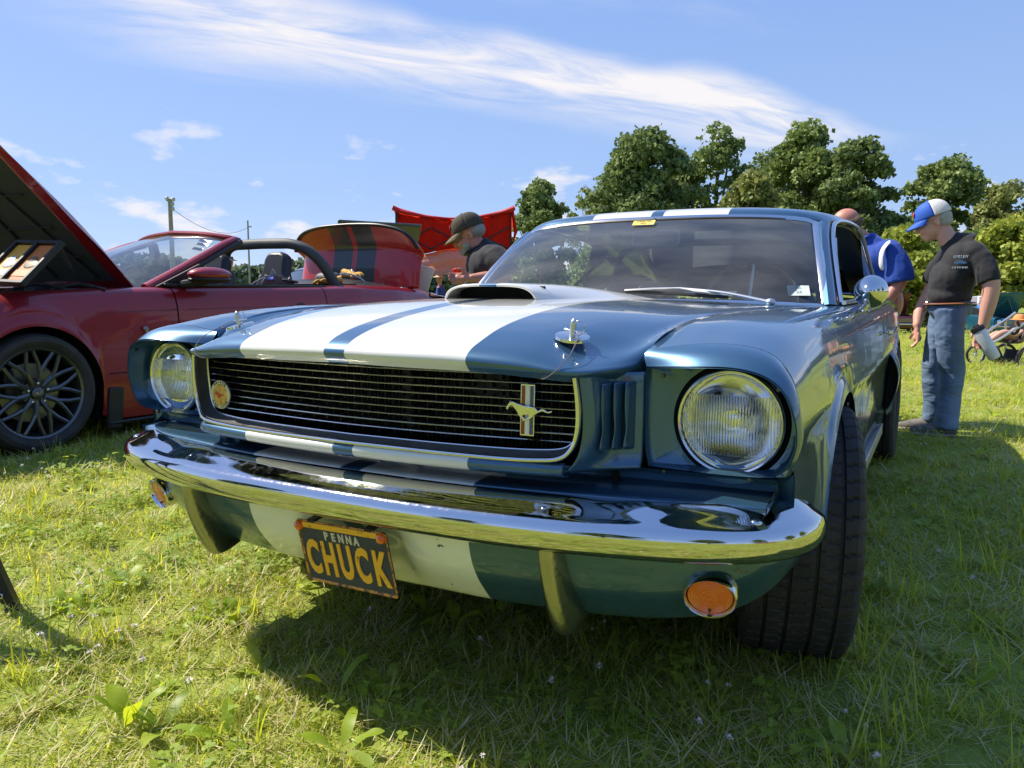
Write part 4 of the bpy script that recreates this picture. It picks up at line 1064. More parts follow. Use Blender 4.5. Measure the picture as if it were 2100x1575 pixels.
def clump(kind, i):
    b = MB()
    sp = .062
    def rr(): a = R.uniform(0, 6.283); q = sp * math.sqrt(R.random()); return q * math.cos(a), q * math.sin(a)
    if kind == 'grass':
        for _ in range(30): x, y = rr(); blade(b, x, y, R.uniform(.028, .075), R.uniform(.0018, .0042), R.uniform(0, 6.28), R.uniform(.25, 1.25), R.uniform(.1, 1.0), 4, 0)
        for _ in range(9): x, y = rr(); blade(b, x, y, R.uniform(.03, .07), R.uniform(.001, .002), R.uniform(0, 6.28), R.uniform(.9, 1.5), R.uniform(-.2, .4), 2, 2)
    elif kind == 'tall':
        for _ in range(16): x, y = rr(); blade(b, x, y, R.uniform(.08, .155), R.uniform(.0025, .0048), R.uniform(0, 6.28), R.uniform(.03, .5), R.uniform(.1, .9), 5, 0)
        for _ in range(10): x, y = rr(); blade(b, x, y, R.uniform(.04, .09), R.uniform(.0015, .003), R.uniform(0, 6.28), R.uniform(.1, .9), R.uniform(.1, .9), 4, 0)
    elif kind == 'clover':
        for _ in range(15):
            x, y = rr(); h = R.uniform(.02, .062); az = R.uniform(0, 6.28); s = R.uniform(.0045, .0085)
            b.tube([(x, y, 0), (x + .004, y + .003, h)], .0006, n=3, mi=1, cap=False)
            tx, ty = R.uniform(-.35, .35), R.uniform(-.35, .35)
            for k in range(3):
                a = az + k * 2.094; c = (x + .004 + math.cos(a) * s * .95, y + .003 + math.sin(a) * s * .95)
                V = []
                for q in range(7):
                    t = 2 * math.pi * q / 7; vx = math.cos(t) * s * .95; vy = math.sin(t) * s * .85
                    X = c[0] + vx * math.cos(a) - vy * math.sin(a); Y = c[1] + vx * math.sin(a) + vy * math.cos(a)
                    V.append((X, Y, h + (X - x) * tx + (Y - y) * ty + abs(vy) * .25))
                b.add(V, [tuple(range(7))], 1)
        for _ in range(10): x, y = rr(); blade(b, x, y, R.uniform(.03, .08), R.uniform(.0016, .003), R.uniform(0, 6.28), R.uniform(.1, .9), R.uniform(.1, .9), 3, 0)
    elif kind == 'straw':
        for _ in range(16): x, y = rr(); blade(b, x, y, R.uniform(.04, .10), R.uniform(.0012, .0026), R.uniform(0, 6.28), R.uniform(.7, 1.5), R.uniform(-.3, .3), 3, 2)
        for _ in range(12): x, y = rr(); blade(b, x, y, R.uniform(.03, .08), R.uniform(.0015, .003), R.uniform(0, 6.28), R.uniform(.3, 1.2), R.uniform(.1, .8), 4, 0)
    elif kind == 'thatch':
        for _ in range(34): x, y = rr(); blade(b, x, y, R.uniform(.03, .085), R.uniform(.0015, .0034), R.uniform(0, 6.28), R.uniform(1.0, 1.5), R.uniform(-.35, .25), 3, 2 if R.random() < .35 else 0, R.uniform(.0, .02))
        for _ in range(12): x, y = rr(); blade(b, x, y, R.uniform(.02, .05), R.uniform(.0015, .003), R.uniform(0, 6.28), R.uniform(.3, 1.1), R.uniform(.1, .8), 3, 0)
    elif kind == 'broad':
        n = R.randint(4, 6); a0 = R.uniform(0, 6)
        for k in range(n): broad(b, .006 * math.cos(a0 + k), .006 * math.sin(a0 + k), R.uniform(.05, .085), R.uniform(.018, .034), a0 + k * 6.28 / n + R.uniform(-.3, .3), R.uniform(.5, 1.0))
    elif kind == 'flower':
        for _ in range(2): x, y = rr(); flower(b, x, y, R.uniform(.05, .085))
        for _ in range(14): x, y = rr(); blade(b, x, y, R.uniform(.03, .08), R.uniform(.0016, .003), R.uniform(0, 6.28), R.uniform(.1, .9), R.uniform(.1, .9), 3, 0)
    me = bpy.data.meshes.new('clump'); me.from_pydata(b.v, [], b.f)
    for q in clump_mats: me.materials.append(q)
    me.polygons.foreach_set('material_index', b.m); me.update()
    o = bpy.data.objects.new('%02d_%s' % (len(clumps.objects), kind), me); clumps.objects.link(o)
kinds = ['grass'] * 5 + ['tall'] * 2 + ['clover'] * 3 + ['straw'] * 3 + ['thatch'] * 4 + ['broad'] * 3 + ['flower'] * 1
for i, k in enumerate(kinds): clump(k, i)
nK = len(kinds); KI = {k: [i for i, q in enumerate(kinds) if q == k] for k in set(kinds)}
# scatter points
rg_ = np.random.default_rng(11)
cx, cy = 1.08383, -1.33469; fx, fy = _f.x / math.hypot(_f.x, _f.y), _f.y / math.hypot(_f.x, _f.y)
bands = [(.0, 2.6, 360, 1.0), (2.6, 4.5, 230, 1.12), (4.5, 7.5, 115, 1.35), (7.5, 13, 52, 1.8), (13, 24, 17, 2.6), (24, 48, 5, 4.0)]
PX, PS = [], []
for r0, r1, den, sc in bands:
    area = math.pi * (r1 * r1 - r0 * r0); n = int(area * den)
    r = np.sqrt(rg_.uniform(r0 * r0, r1 * r1, n)); a = rg_.uniform(0, 2 * math.pi, n)
    x = cx + r * np.cos(a); y = cy + r * np.sin(a)
    dx, dy = x - cx, y - cy; dep = dx * fx + dy * fy; lat = dx * fy - dy * fx
    infr = (dep > .55) & (np.abs(lat) < dep * .88 + .9)
    near = (r < 6.5) & (rg_.uniform(size=n) < .45)
    k = infr | near
    # nothing under the cars' middle where it cannot be seen
    k &= ~((np.abs(x) < .55) & (y > .9) & (y < 3.6))
    PX.append(np.stack([x[k], y[k]], 1)); PS.append(np.full(k.sum(), sc))
PX = np.concatenate(PX); PS = np.concatenate(PS); nP = len(PX)
idx = np.empty(nP, int)
for i, (x, y) in enumerate(PX):
    c = noise.noise(Vector((x * .9, y * .9, 0))); d = noise.noise(Vector((x * 1.7 + 9, y * 1.7, 4)))
    w = {'grass': 1.0, 'thatch': 1.1, 'tall': .06 + max(0, (x - .3) * .25 if x < 2 else .4) * .35, 'clover': max(.05, .30 + 1.1 * c), 'straw': max(.10, .45 + 1.1 * d), 'broad': .035 + (.05 if x < 0 else 0), 'flower': .025 if PS[i] < 1.3 else .20}
    t = rg_.uniform(0, sum(w.values())); 
    for k_, v_ in w.items():
        t -= v_
        if t <= 0: break
    idx[i] = KI[k_][rg_.integers(len(KI[k_]))]
co = np.zeros((nP, 3)); co[:, :2] = PX
co[:, 2] = [gz(x, y) - .004 for x, y in PX]
scl = PS * rg_.uniform(.75, 1.25, nP) * np.where(PS > 1.2, .85, 1.0)
me = bpy.data.meshes.new('grass'); me.vertices.add(nP); me.vertices.foreach_set('co', co.ravel())
at = me.attributes.new('idx', 'INT', 'POINT'); at.data.foreach_set('value', idx.astype(np.int32))
at = me.attributes.new('scl', 'FLOAT', 'POINT'); at.data.foreach_set('value', scl.astype(np.float32))
rot = np.stack([rg_.uniform(-.12, .12, nP), rg_.uniform(-.12, .12, nP), rg_.uniform(0, 6.283, nP)], 1)
at = me.attributes.new('rot', 'FLOAT_VECTOR', 'POINT'); at.data.foreach_set('vector', rot.astype(np.float32).ravel())
me.update()
grass = bpy.data.objects.new('grass', me); link(grass); tag(grass, 'short meadow grass with clover and dry stalks covering the field', 'grass', kind='stuff')
ng = bpy.data.node_groups.new('scatter_grass', 'GeometryNodeTree')
ng.interface.new_socket('Geometry', in_out='INPUT', socket_type='NodeSocketGeometry'); ng.interface.new_socket('Geometry', in_out='OUTPUT', socket_type='NodeSocketGeometry')
n_ = ng.nodes; l_ = ng.links
gi = n_.new('NodeGroupInput'); go = n_.new('NodeGroupOutput'); ci = n_.new('GeometryNodeCollectionInfo')
ci.inputs[0].default_value = clumps; ci.inputs['Separate Children'].default_value = True; ci.inputs['Reset Children'].default_value = True
ip = n_.new('GeometryNodeInstanceOnPoints'); ip.inputs['Pick Instance'].default_value = True
def na(name, typ):
    q = n_.new('GeometryNodeInputNamedAttribute'); q.data_type = typ; q.inputs[0].default_value = name; return q.outputs[0]
l_.new(gi.outputs[0], ip.inputs['Points']); l_.new(ci.outputs[0], ip.inputs['Instance']); l_.new(na('idx', 'INT'), ip.inputs['Instance Index'])
e2r = n_.new('FunctionNodeEulerToRotation'); l_.new(na('rot', 'FLOAT_VECTOR'), e2r.inputs[0]); l_.new(e2r.outputs[0], ip.inputs['Rotation'])
l_.new(na('scl', 'FLOAT'), ip.inputs['Scale']); l_.new(ip.outputs[0], go.inputs[0])
grass.modifiers.new('scatter', 'NODES').node_group = ng

# plants one can point at: broad-leaved weeds and clover heads near the camera
def ray_ground(u, v, z=0):
    d = _dirpx(u, v); t = (z - .937756) / d.z; return (1.08383 + d.x * t, -1.33469 + d.y * t, z)
def weed(u, v, n, L0, w0, label, az0=0, lean=.55, only=None):
    x, y, z = ray_ground(u, v, .01)
    t = thing('broadleaf_weed', label, 'weed', (x, y, 0), 0, 'broad-leaved weeds in the grass')
    for k in range(n):
        b = MB(); a = az0 + k * 6.28 / n + R.uniform(-.25, .25)
        broad(b, .01 * math.cos(a), .01 * math.sin(a), L0 * .68 * R.uniform(.7, 1.1), w0 * .62 * R.uniform(.8, 1.1), a, lean + R.uniform(-.2, .5), 0, .01)
        b.build('leaf', G_BROAD, t, auto=80)
weed(262, 1490, 4, .15, .062, 'pale upright broad-leaved weed at the bottom left of the picture', 1.3, .25)
weed(335, 1500, 4, .13, .05, 'spreading broad-leaved weed beside the pale upright one, lower left', .4, .6)
weed(85, 1435, 5, .13, .055, 'flat grey-green weed in the shade near the black stand leg', .2, 1.15)
weed(262, 1200, 6, .12, .055, 'large yellow-green weed between the red car and the licence plate', .8, .45)
weed(140, 1235, 6, .09, .05, 'round-leaved bright weed just right of the black stand leg', 2, .7)
weed(478, 1262, 4, .09, .06, 'yellow-green weed at the edge of the blue car\'s shadow, left of the plate', 1, .6)
weed(690, 1420, 2, .14, .040, 'long single-bladed leaf in the shadow below the licence plate', 1.1, .3)
weed(700, 1545, 5, .14, .05, 'broad weed at the bottom edge below the plate', 2.2, .5)
weed(370, 1300, 4, .08, .04, 'small pale weed left of the shadow edge', .2, .8)
weed(2060, 985, 5, .13, .06, 'yellowish round-leaved weed at the right edge behind the front wheel', 0, .6)
weed(1905, 1080, 5, .10, .06, 'low broad weed in the shade right of the front tyre', .5, .9)
weed(1985, 1010, 4, .09, .05, 'low weed in the shade right of the car, near the standing man', .1, 1.0)
weed(840, 1330, 5, .07, .028, 'small dark weed in the shadow under the striped valance', .7, .8)
for i, (u, v, lab) in enumerate([(757, 1250, 'white clover head just below the licence plate corner'), (292, 1352, 'white clover head left of the shadow edge'), (395, 1250, 'white clover head beside the yellow-green weed'),
     (82, 1300, 'white clover head near the black stand leg'), (985, 1310, 'white clover head in the shadow under the striped valance'), (1228, 1365, 'white clover head in shade left of the front tyre'),
     (1132, 1395, 'white clover head in the shade below the bumper guard'), (1925, 1130, 'white clover head right of the front tyre'), (208, 1172, 'white clover head left of the bumper guard in the sun'),
     (388, 1395, 'pair-like white clover head lower left in the sun'), (1800, 1552, 'white clover head at the bottom edge, lower right'), (1995, 1185, 'white clover head at mid height near the right edge')]):
    x, y, z = ray_ground(u, v, .085)
    b = MB(); flower(b, 0, 0, .085, 1, .0095); b.m = [0 if q == 1 and k < 6 else q for k, q in enumerate(b.m)]
    o = b.build('clover_flower', [G_CLOVER, G_FLOWER], None, smooth=False, loc=(x, y, 0)); tag(o, lab, 'flower', 'white clover heads in the grass')

# ================================================================ trees
def tree_leaf_mat(name, c0, c1, c2):
    m = bpy.data.materials.new(name); m.use_nodes = True
    N = m.node_tree.nodes; L = m.node_tree.links; N.clear()
    o = N.new('ShaderNodeOutputMaterial'); g = N.new('ShaderNodeNewGeometry'); tc = N.new('ShaderNodeTexCoord')
    n = N.new('ShaderNodeTexNoise'); n.inputs['Scale'].default_value = .55; n.inputs['Detail'].default_value = 4; L.new(tc.outputs['Object'], n.inputs['Vector'])
    a = N.new('ShaderNodeMath'); a.operation = 'MULTIPLY_ADD'; L.new(g.outputs['Random Per Island'], a.inputs[0]); a.inputs[1].default_value = .5; 
    b2 = N.new('ShaderNodeMath'); b2.operation = 'SUBTRACT'; L.new(n.outputs['Fac'], b2.inputs[0]); b2.inputs[1].default_value = .22; L.new(b2.outputs[0], a.inputs[2])
    rp = N.new('ShaderNodeValToRGB'); e = rp.color_ramp.elements; e[0].color = (*c0, 1); e[1].color = (*c2, 1); x = e.new(.5); x.color = (*c1, 1)
    e[0].position = .15; e[-1].position = .85
    L.new(a.outputs[0], rp.inputs[0])
    d = N.new('ShaderNodeBsdfPrincipled'); d.inputs['Roughness'].default_value = .55; d.inputs['Specular IOR Level'].default_value = .25; L.new(rp.outputs[0], d.inputs['Base Color'])
    t = N.new('ShaderNodeBsdfTranslucent'); L.new(rp.outputs[0], t.inputs[0])
    mx = N.new('ShaderNodeMixShader'); mx.inputs[0].default_value = .3; L.new(d.outputs[0], mx.inputs[1]); L.new(t.outputs[0], mx.inputs[2]); L.new(mx.outputs[0], o.inputs[0])
    return m
TL_DARK = tree_leaf_mat('leaves_dark', (.10,.145,.055), (.17,.23,.075), (.27,.34,.11))
TL_MID = tree_leaf_mat('leaves_mid', (.13,.185,.06), (.21,.28,.08), (.32,.39,.11))
TL_OLIVE = tree_leaf_mat('leaves_olive', (.16,.19,.055), (.24,.27,.075), (.34,.35,.11))
TL_YEL = tree_leaf_mat('leaves_yellow_green', (.20,.24,.04), (.32,.37,.055), (.46,.48,.09))
BARK = mat('bark', (.10, .085, .065), rough=.9, var=.4, bump=.5, bscale=12)
def rot_rand(n, g):
    a = g.normal(size=(n, 3)); a /= np.linalg.norm(a, axis=1)[:, None]
    b = g.normal(size=(n, 3)); b -= a * (a * b).sum(1)[:, None]; b /= np.linalg.norm(b, axis=1)[:, None]
    return a, b
def leaves(P, size, g, up=.35):
    n = len(P); a, b = rot_rand(n, g)
    s = (size * g.uniform(.45, 1.5, n))[:, None]
    V = np.stack([P - a * s * .5 - b * s * .28, P + a * s * .5 - b * s * .32, P + a * s * .42 + b * s * .34, P - a * s * .35 + b * s * .40], 1)
    return V.reshape(-1, 3)
def tree(name, u, vtop, wpx, D, m, label, seed, leaf=.27, n=9000, sparse=1.0, base=.10, lobes=16, group=None, cat='tree', flat=1.0):
    g = np.random.default_rng(seed)
    d = _dirpx(u, 600); k = D / (d @ _f); x, y = 1.08383 + d.x * k, -1.33469 + d.y * k
    H = (600 - vtop) / 1608 * D + .94 - gz(x, y); Wd = wpx / 1608 * D / 2 * 1.30; n = int(n * 1.9); lobes = int(lobes * 3.0)
    t = thing(name, label, cat, (x, y, gz(x, y)), 0, group)
    cen = []; zb = H * base
    for i in range(lobes):
        h = g.uniform(0, 1) ** .85; zz = zb + (H - zb) * (.10 + .78 * h)
        prof = math.sin(math.pi * min(max((h * .74 + .20), 0), 1)) ** .55
        r = Wd * prof * g.uniform(.25, .80); a = g.uniform(0, 6.283); lr = Wd * g.uniform(.15, .36) * (1 - .25 * h)
        cen.append((r * math.cos(a), r * math.sin(a) * flat, min(zz, H - lr * .85), lr))
    cen.append((0, 0, H - Wd * .34, Wd * .34))
    cen = np.array(cen); wts = cen[:, 3] ** 2; wts /= wts.sum()
    # each lobe is a shell of twig clusters
    ci_ = g.choice(len(cen), n, p=wts); dirs = g.normal(size=(n, 3)); dirs /= np.linalg.norm(dirs, axis=1)[:, None]
    dirs[:, 2] = np.where(dirs[:, 2] < -.35, -dirs[:, 2], dirs[:, 2])
    sub = g.normal(size=(len(cen) * 14, 3)); sub /= np.linalg.norm(sub, axis=1)[:, None]
    rr = cen[ci_, 3] * (g.uniform(0, 1, n) ** .28) * (1 + .20 * np.array([noise.noise(Vector((q * 2.3 + c_ * 5.1))) for q, c_ in zip(dirs, ci_)]) * 2.2)
    P = cen[ci_, :3] + dirs * rr[:, None] * np.array([1, 1, .82])
    P += g.normal(size=(n, 3)) * leaf * .35
    if sparse < 1: P = P[np.array([noise.noise(Vector(p) * 1.1) for p in P]) > (1 - sparse) * .5 - .25]
    P = P[P[:, 2] > zb * .4]
    V = leaves(P, leaf, g); F = np.arange(len(V)).reshape(-1, 4)
    me = bpy.data.meshes.new('crown'); me.vertices.add(len(V)); me.vertices.foreach_set('co', V.ravel())
    me.loops.add(len(V)); me.loops.foreach_set('vertex_index', F.ravel()); me.polygons.add(len(F)); me.polygons.foreach_set('loop_start', np.arange(0, len(V), 4)); me.polygons.foreach_set('loop_total', np.full(len(F), 4))
    me.materials.append(m); me.update(calc_edges=True)
    link(bpy.data.objects.new('crown', me), t)
    b = MB(); tr_ = max(.12, Wd * .07)
    b.tube(cr([(0, 0, -.2), (.1, 0, H * .25), (-.05, .1, H * .55), (0, 0, H * .8)], 4), np.linspace(tr_, tr_ * .25, 13), n=8)
    for c in cen[:9]: b.tube(cr([(0, 0, H * .22 + c[2] * .15), (c[0] * .5, c[1] * .5, (H * .3 + c[2]) * .5), tuple(c[:3])], 3), np.linspace(tr_ * .45, tr_ * .1, 7), n=5)
    b.build('trunk', BARK, t)
    return t
TG = 'trees standing beyond the field'
T1 = tree('maple_tree', 1108, 374, 122, 60, TL_DARK, 'small round tree just right of the red canopy', 1, n=6500, group=TG)
T2 = tree('willow_tree', 1200, 388, 92, 85, TL_OLIVE, 'thin pale tree in the gap right of the small round tree', 2, n=3000, sparse=.55, leaf=.3, group=TG)
T3 = tree('oak_tree', 1325, 268, 205, 60, TL_DARK, 'large dark tree with broad crown above the left half of the coupe\'s roof', 3, n=17000, lobes=26, group=TG)
T4 = tree('ash_tree', 1462, 260, 150, 68, TL_MID, 'tall airy tree behind the middle of the coupe\'s roof', 4, n=8000, lobes=20, sparse=.75, group=TG)
T5 = tree('maple_tree', 1535, 352, 150, 52, TL_OLIVE, 'low olive-green tree in front of the tall ones above the roof', 5, n=9000, lobes=18, group=TG)
T6 = tree('maple_tree', 1640, 254, 190, 62, TL_MID, 'tallest bright green tree above the right end of the coupe\'s roof', 6, n=16000, lobes=26, group=TG)
T7 = tree('oak_tree', 1752, 286, 165, 58, TL_DARK, 'dark tree behind the man in the blue shirt', 7, n=13000, lobes=22, group=TG)
tree('maple_tree', 1400, 335, 150, 70, TL_MID, 'mid-green tree filling the gap behind the large dark tree', 21, n=6500, lobes=20, group=TG)
tree('ash_tree', 1565, 312, 150, 72, TL_DARK, 'darker tree behind the low olive-green one', 22, n=6500, lobes=20, group=TG)
tree('oak_tree', 1700, 335, 170, 72, TL_MID, 'tree between the tallest green tree and the dark one', 23, n=6500, lobes=20, group=TG)
tree('maple_tree', 1268, 345, 110, 66, TL_MID, 'small tree at the left foot of the large dark tree', 24, n=5000, lobes=18, group=TG)
T8 = tree('maple_tree', 1932, 320, 175, 66, TL_MID, 'leafy tree directly above the blue and white cap', 8, n=13000, lobes=22, group=TG)
T9 = tree('ash_tree', 2060, 368, 150, 60, TL_OLIVE, 'pale feathery tree at the right edge', 9, n=8500, sparse=.75, lobes=20, group=TG)
SG = 'bushes at the edge of the field'
tree('bush', 1850, 462, 150, 46, TL_YEL, 'sunny yellow-green bush between the two men on the right', 10, n=7000, base=.02, leaf=.26, group=SG, cat='bush')
tree('bush', 1790, 500, 110, 50, TL_DARK, 'dark bush behind the maroon car', 11, n=4500, base=.02, leaf=.26, group=SG, cat='bush')
tree('bush', 1985, 470, 150, 48, TL_MID, 'green bush right behind the man in the black shirt', 12, n=7000, base=.02, leaf=.26, group=SG, cat='bush')
tree('bush', 2075, 440, 170, 44, TL_YEL, 'tall yellow-green bush at the right edge behind the stroller', 13, n=8000, base=.02, leaf=.26, group=SG, cat='bush')
tree('bush', 1905, 545, 160, 52, TL_OLIVE, 'low olive bush hidden mostly by the man in the black shirt', 14, n=4000, base=.02, leaf=.26, group=SG, cat='bush')
tree('bush', 1075, 520, 90, 70, TL_OLIVE, 'low bush under the small round tree', 15, n=3000, base=.02, leaf=.3, group=SG, cat='bush')
tree('bush', 1240, 500, 150, 72, TL_MID, 'bush seen over the left end of the coupe\'s windscreen', 16, n=3500, base=.02, leaf=.3, group=SG, cat='bush')
# trees behind the photographer, seen only mirrored in chrome and paint
for i, (src, x, y, s, lab) in enumerate([(T3, 16, -22, 1.0, 'wide'), (T6, 4, -30, 1.05, 'tall'), (T7, 27, -12, 1.0, 'dark'), (T3, 36, 4, 1.0, 'broad'), (T6, 40, 20, 1.1, 'high'), (T7, -14, -34, 1.0, 'rounded'), (T3, -32, -26, .95, 'spreading')]):
    c = copy_tree(src); c.location = (x, y, 0); c.scale = (s, s, s); c.rotation_euler = (0, 0, i * 1.3)
    c['label'] = lab + ' tree behind the photographer, number %s of the mirrored row' % ['one', 'two', 'three', 'four', 'five', 'six', 'seven'][i]; c['group'] = 'trees behind the photographer'
# distant woods all round
def woods():
    g = np.random.default_rng(77); P = []
    n = 70000; a = np.where(g.uniform(size=n) < .6, g.uniform(R_(78), R_(160), n), g.uniform(0, 2 * math.pi, n)); r = g.uniform(150, 175, n)
    hh = np.array([5.2 + 2.6 * noise.noise(Vector((math.cos(q) * 9, math.sin(q) * 9, 0))) + 1.5 * noise.noise(Vector((math.cos(q) * 40, math.sin(q) * 40, 2))) for q in a])
    z = hh * g.uniform(0, 1, n) ** .6
    P = np.stack([r * np.cos(a), r * np.sin(a), z], 1)
    V = leaves(P, 1.25, g); F = np.arange(len(V)).reshape(-1, 4)
    me = bpy.data.meshes.new('distant_woods'); me.vertices.add(len(V)); me.vertices.foreach_set('co', V.ravel())
    me.loops.add(len(V)); me.loops.foreach_set('vertex_index', F.ravel()); me.polygons.add(len(F)); me.polygons.foreach_set('loop_start', np.arange(0, len(V), 4)); me.polygons.foreach_set('loop_total', np.full(len(F), 4))
    me.materials.append(tree_leaf_mat('leaves_far', (.10,.14,.09), (.15,.20,.12), (.21,.26,.15))); me.update(calc_edges=True)  # bluish distance haze is put into these leaf colours
    o = bpy.data.objects.new('distant_woods', me); link(o); tag(o, 'far-off belt of woods along the horizon', 'woods', kind='stuff')
woods()
hv = []
for i in range(97):
    a = 2 * math.pi * i / 96
    for r, h in ((300, -1), (420, 9 + 7 * noise.noise(Vector((math.cos(a) * 3, math.sin(a) * 3, 0)))), (600, 14 + 9 * noise.noise(Vector((math.cos(a) * 2, math.sin(a) * 2, 5)))), (800, -5)): hv.append((r * math.cos(a), r * math.sin(a), h))
tag(mesh_obj('hills', hv, grid_faces(97, 4), mat('hill_green', (.15, .20, .15), rough=.95, var=.4, vscale=.02)), None, None, kind='structure')
# ================================================================ floodlight poles and wire
WOOD = mat('grey_wood_pole', (.30, .27, .22), rough=.85, var=.2); LAMPM = mat('lamp_housing', (.45, .45, .43), rough=.5)
def at(u, v, D):
    d = _dirpx(u, v); k = D / (d @ _f); return Vector((1.08383 + d.x * k, -1.33469 + d.y * k, .937756 + d.z * k))
p1 = at(348, 408, 45); t = thing('light_pole', 'wooden pole with four floodlights above the red convertible\'s windscreen', 'light pole', (p1.x, p1.y, 0), R_(28), 'light poles beyond the cars')
MB().tube([(0, 0, 0), (0, 0, p1.z)], [.16, .11], n=10).build('pole', WOOD, t)
for x, z, q in ((-.17, .03, 1), (.19, -.02, 1), (.13, -.28, .8), (.13, -.55, .8)):
    l = MB().lathe([(.02, -.10), (.09, -.04), (.13, .08), (.12, .10), (.001, .09)], c=(x, -.06, p1.z + z), axis='x' if x < 0 else 'y', n=14).build('floodlight', LAMPM, t)
MB().box((0, 0, p1.z - .1), (.4, .06, .06)).build('crossarm', WOOD, t)
p2 = at(508, 452, 70); t = thing('light_pole', 'thin far pole with one lamp left of the raised boot lid', 'light pole', (p2.x, p2.y, 0), R_(28), 'light poles beyond the cars')
MB().tube([(0, 0, 0), (0, 0, p2.z)], [.10, .07], n=8).build('pole', WOOD, t); MB().box((.18, 0, p2.z - .55), (.26, .16, .12)).build('floodlight', LAMPM, t)
a, b_ = p1 - Vector((0, 0, .45)), p2 - Vector((0, 0, .6))
pts = [tuple(a.lerp(b_, i / 20) - Vector((0, 0, 2.1 * 4 * (i / 20) * (1 - i / 20) * .45))) for i in range(21)]
tag(MB().tube(pts, .016, n=5).build('overhead_wire', BLACK, None), 'thin cable sagging between the two light poles', 'cable')
# ================================================================ red convertible (its own frame: +x' is the side turned to the camera)
RX, RY = -4.35, 1.29
RC = thing('convertible_car', 'dark red modern convertible with its hood and boot lid raised and black mesh wheels', 'car', (RX, RY, 0))
RSTR = paint('red_paint_black_stripes', (.42, .005, .008), metal=.1, rough=.35, stripes=(.03, .28), white=(.008, .009, .012))  # lid red set brighter than the body red for its sunlit look
for _m in (RSTR, RED): _m.node_tree.nodes['Principled BSDF'].inputs['Coat Weight'].default_value = .6
RS = {-.92: [(.55,.70),(.62,.72),(.70,.70),(.76,.66),(.80,.58),(.82,.48),(.80,.36),(.78,.20)],
 -.5: [(.66,.86),(.75,.87),(.82,.84),(.87,.77),(.90,.67),(.91,.55),(.90,.40),(.89,.20)],
 0.: [(.70,.925),(.79,.925),(.855,.895),(.892,.82),(.915,.74),(.935,.60),(.935,.45),(.935,.30)],
 .50: [(.72,.945),(.80,.945),(.86,.915),(.893,.83),(.905,.73),(.912,.60),(.915,.42),(.905,.13)],
 .98: [(.72,.957),(.80,.957),(.858,.925),(.890,.84),(.902,.74),(.905,.60),(.912,.40),(.905,.12)],
 1.6: [(.72,.965),(.80,.965),(.858,.93),(.890,.84),(.902,.74),(.905,.60),(.912,.40),(.905,.12)],
 2.45:[(.72,.972),(.80,.972),(.862,.945),(.897,.86),(.912,.76),(.915,.62),(.92,.42),(.91,.14)],
 2.9: [(.70,.985),(.80,.985),(.868,.955),(.905,.88),(.925,.77),(.93,.62),(.93,.45),(.92,.25)],
 3.5: [(.68,.985),(.78,.980),(.85,.945),(.89,.87),(.91,.76),(.91,.62),(.90,.45),(.88,.25)],
 4.15:[(.60,.955),(.70,.945),(.77,.90),(.80,.82),(.82,.72),(.82,.6),(.80,.45),(.78,.28)],
 4.25:[(.5,.93),(.6,.92),(.68,.88),(.72,.80),(.74,.70),(.74,.6),(.72,.45),(.70,.30)]}
_rk = sorted(RS); _ra = np.array([RS[k] for k in _rk])
def rsec(y):
    i = min(max(np.searchsorted(_rk, y) - 1, 0), len(_rk) - 2); t = (y - _rk[i]) / (_rk[i + 1] - _rk[i]); t = t * t * (3 - 2 * t) if False else t
    S = np.array(_ra[i] * (1 - t) + _ra[i + 1] * t)
    for yc in (0, 2.72):
        d = abs(y - yc); Rr = .385
        if d < Rr + .001:
            za = .345 + math.sqrt(max(Rr * Rr - d * d, 0))
            if za > S[7][1]:
                S[7] = (.945, za); S[6] = (.940, za + .03); S[5] = (.918, max(S[5][1], za + .07)); 
                if S[4][1] < za + .10: S[4][1] = za + .10
                if S[3][1] < za + .13: S[3][1] = za + .13
    return S
def rpanel(name, y0, y1):
    ys = list(np.arange(y0, y1, .07)) + [y1]
    for yc in (0, 2.72):
        ys += [yc + .3849 * math.cos(a) for a in np.linspace(0, math.pi, 32)] + [yc - .388, yc + .388]
    ys = sorted(set(round(y, 4) for y in ys if y0 <= y <= y1)); rows = []
    for y in ys:
        S2 = cr(rsec(y), 4); rows.append([(S2[0][0] - .02, y, S2[0][1] - .04)] + [(x, y, z) for x, z in S2])
    G = np.array(rows); o = mesh_obj(name, G.reshape(-1, 3), grid_faces(*G.shape[:2]), RED, RC); mirror_copy(o); return o
RF = rpanel('front_fender', -.92, .975); RDo = rpanel('door', .985, 2.45); RQ = rpanel('rear_quarter', 2.46, 4.25)
w = MB()
for yc in (0, 2.72):
    for s in (-1, 1):
        G = np.array([[(s * x, yc + .41 * math.cos(a), .345 + .41 * math.sin(a)) for x in (.90, .55)] for a in np.linspace(-.5, math.pi + .5, 22)])
        w.add(G.reshape(-1, 3), grid_faces(22, 2)); w.box((s * .58, yc, .5), (.01, .8, .55))
w.box((0, 1.6, .16), (1.6, 4.6, .04)); w.box((0, 4.2, .55), (1.3, .03, .6)); w.box((0, -.9, .45), (1.3, .04, .5)); w.build('underbody', DEEP, RC, smooth=False)
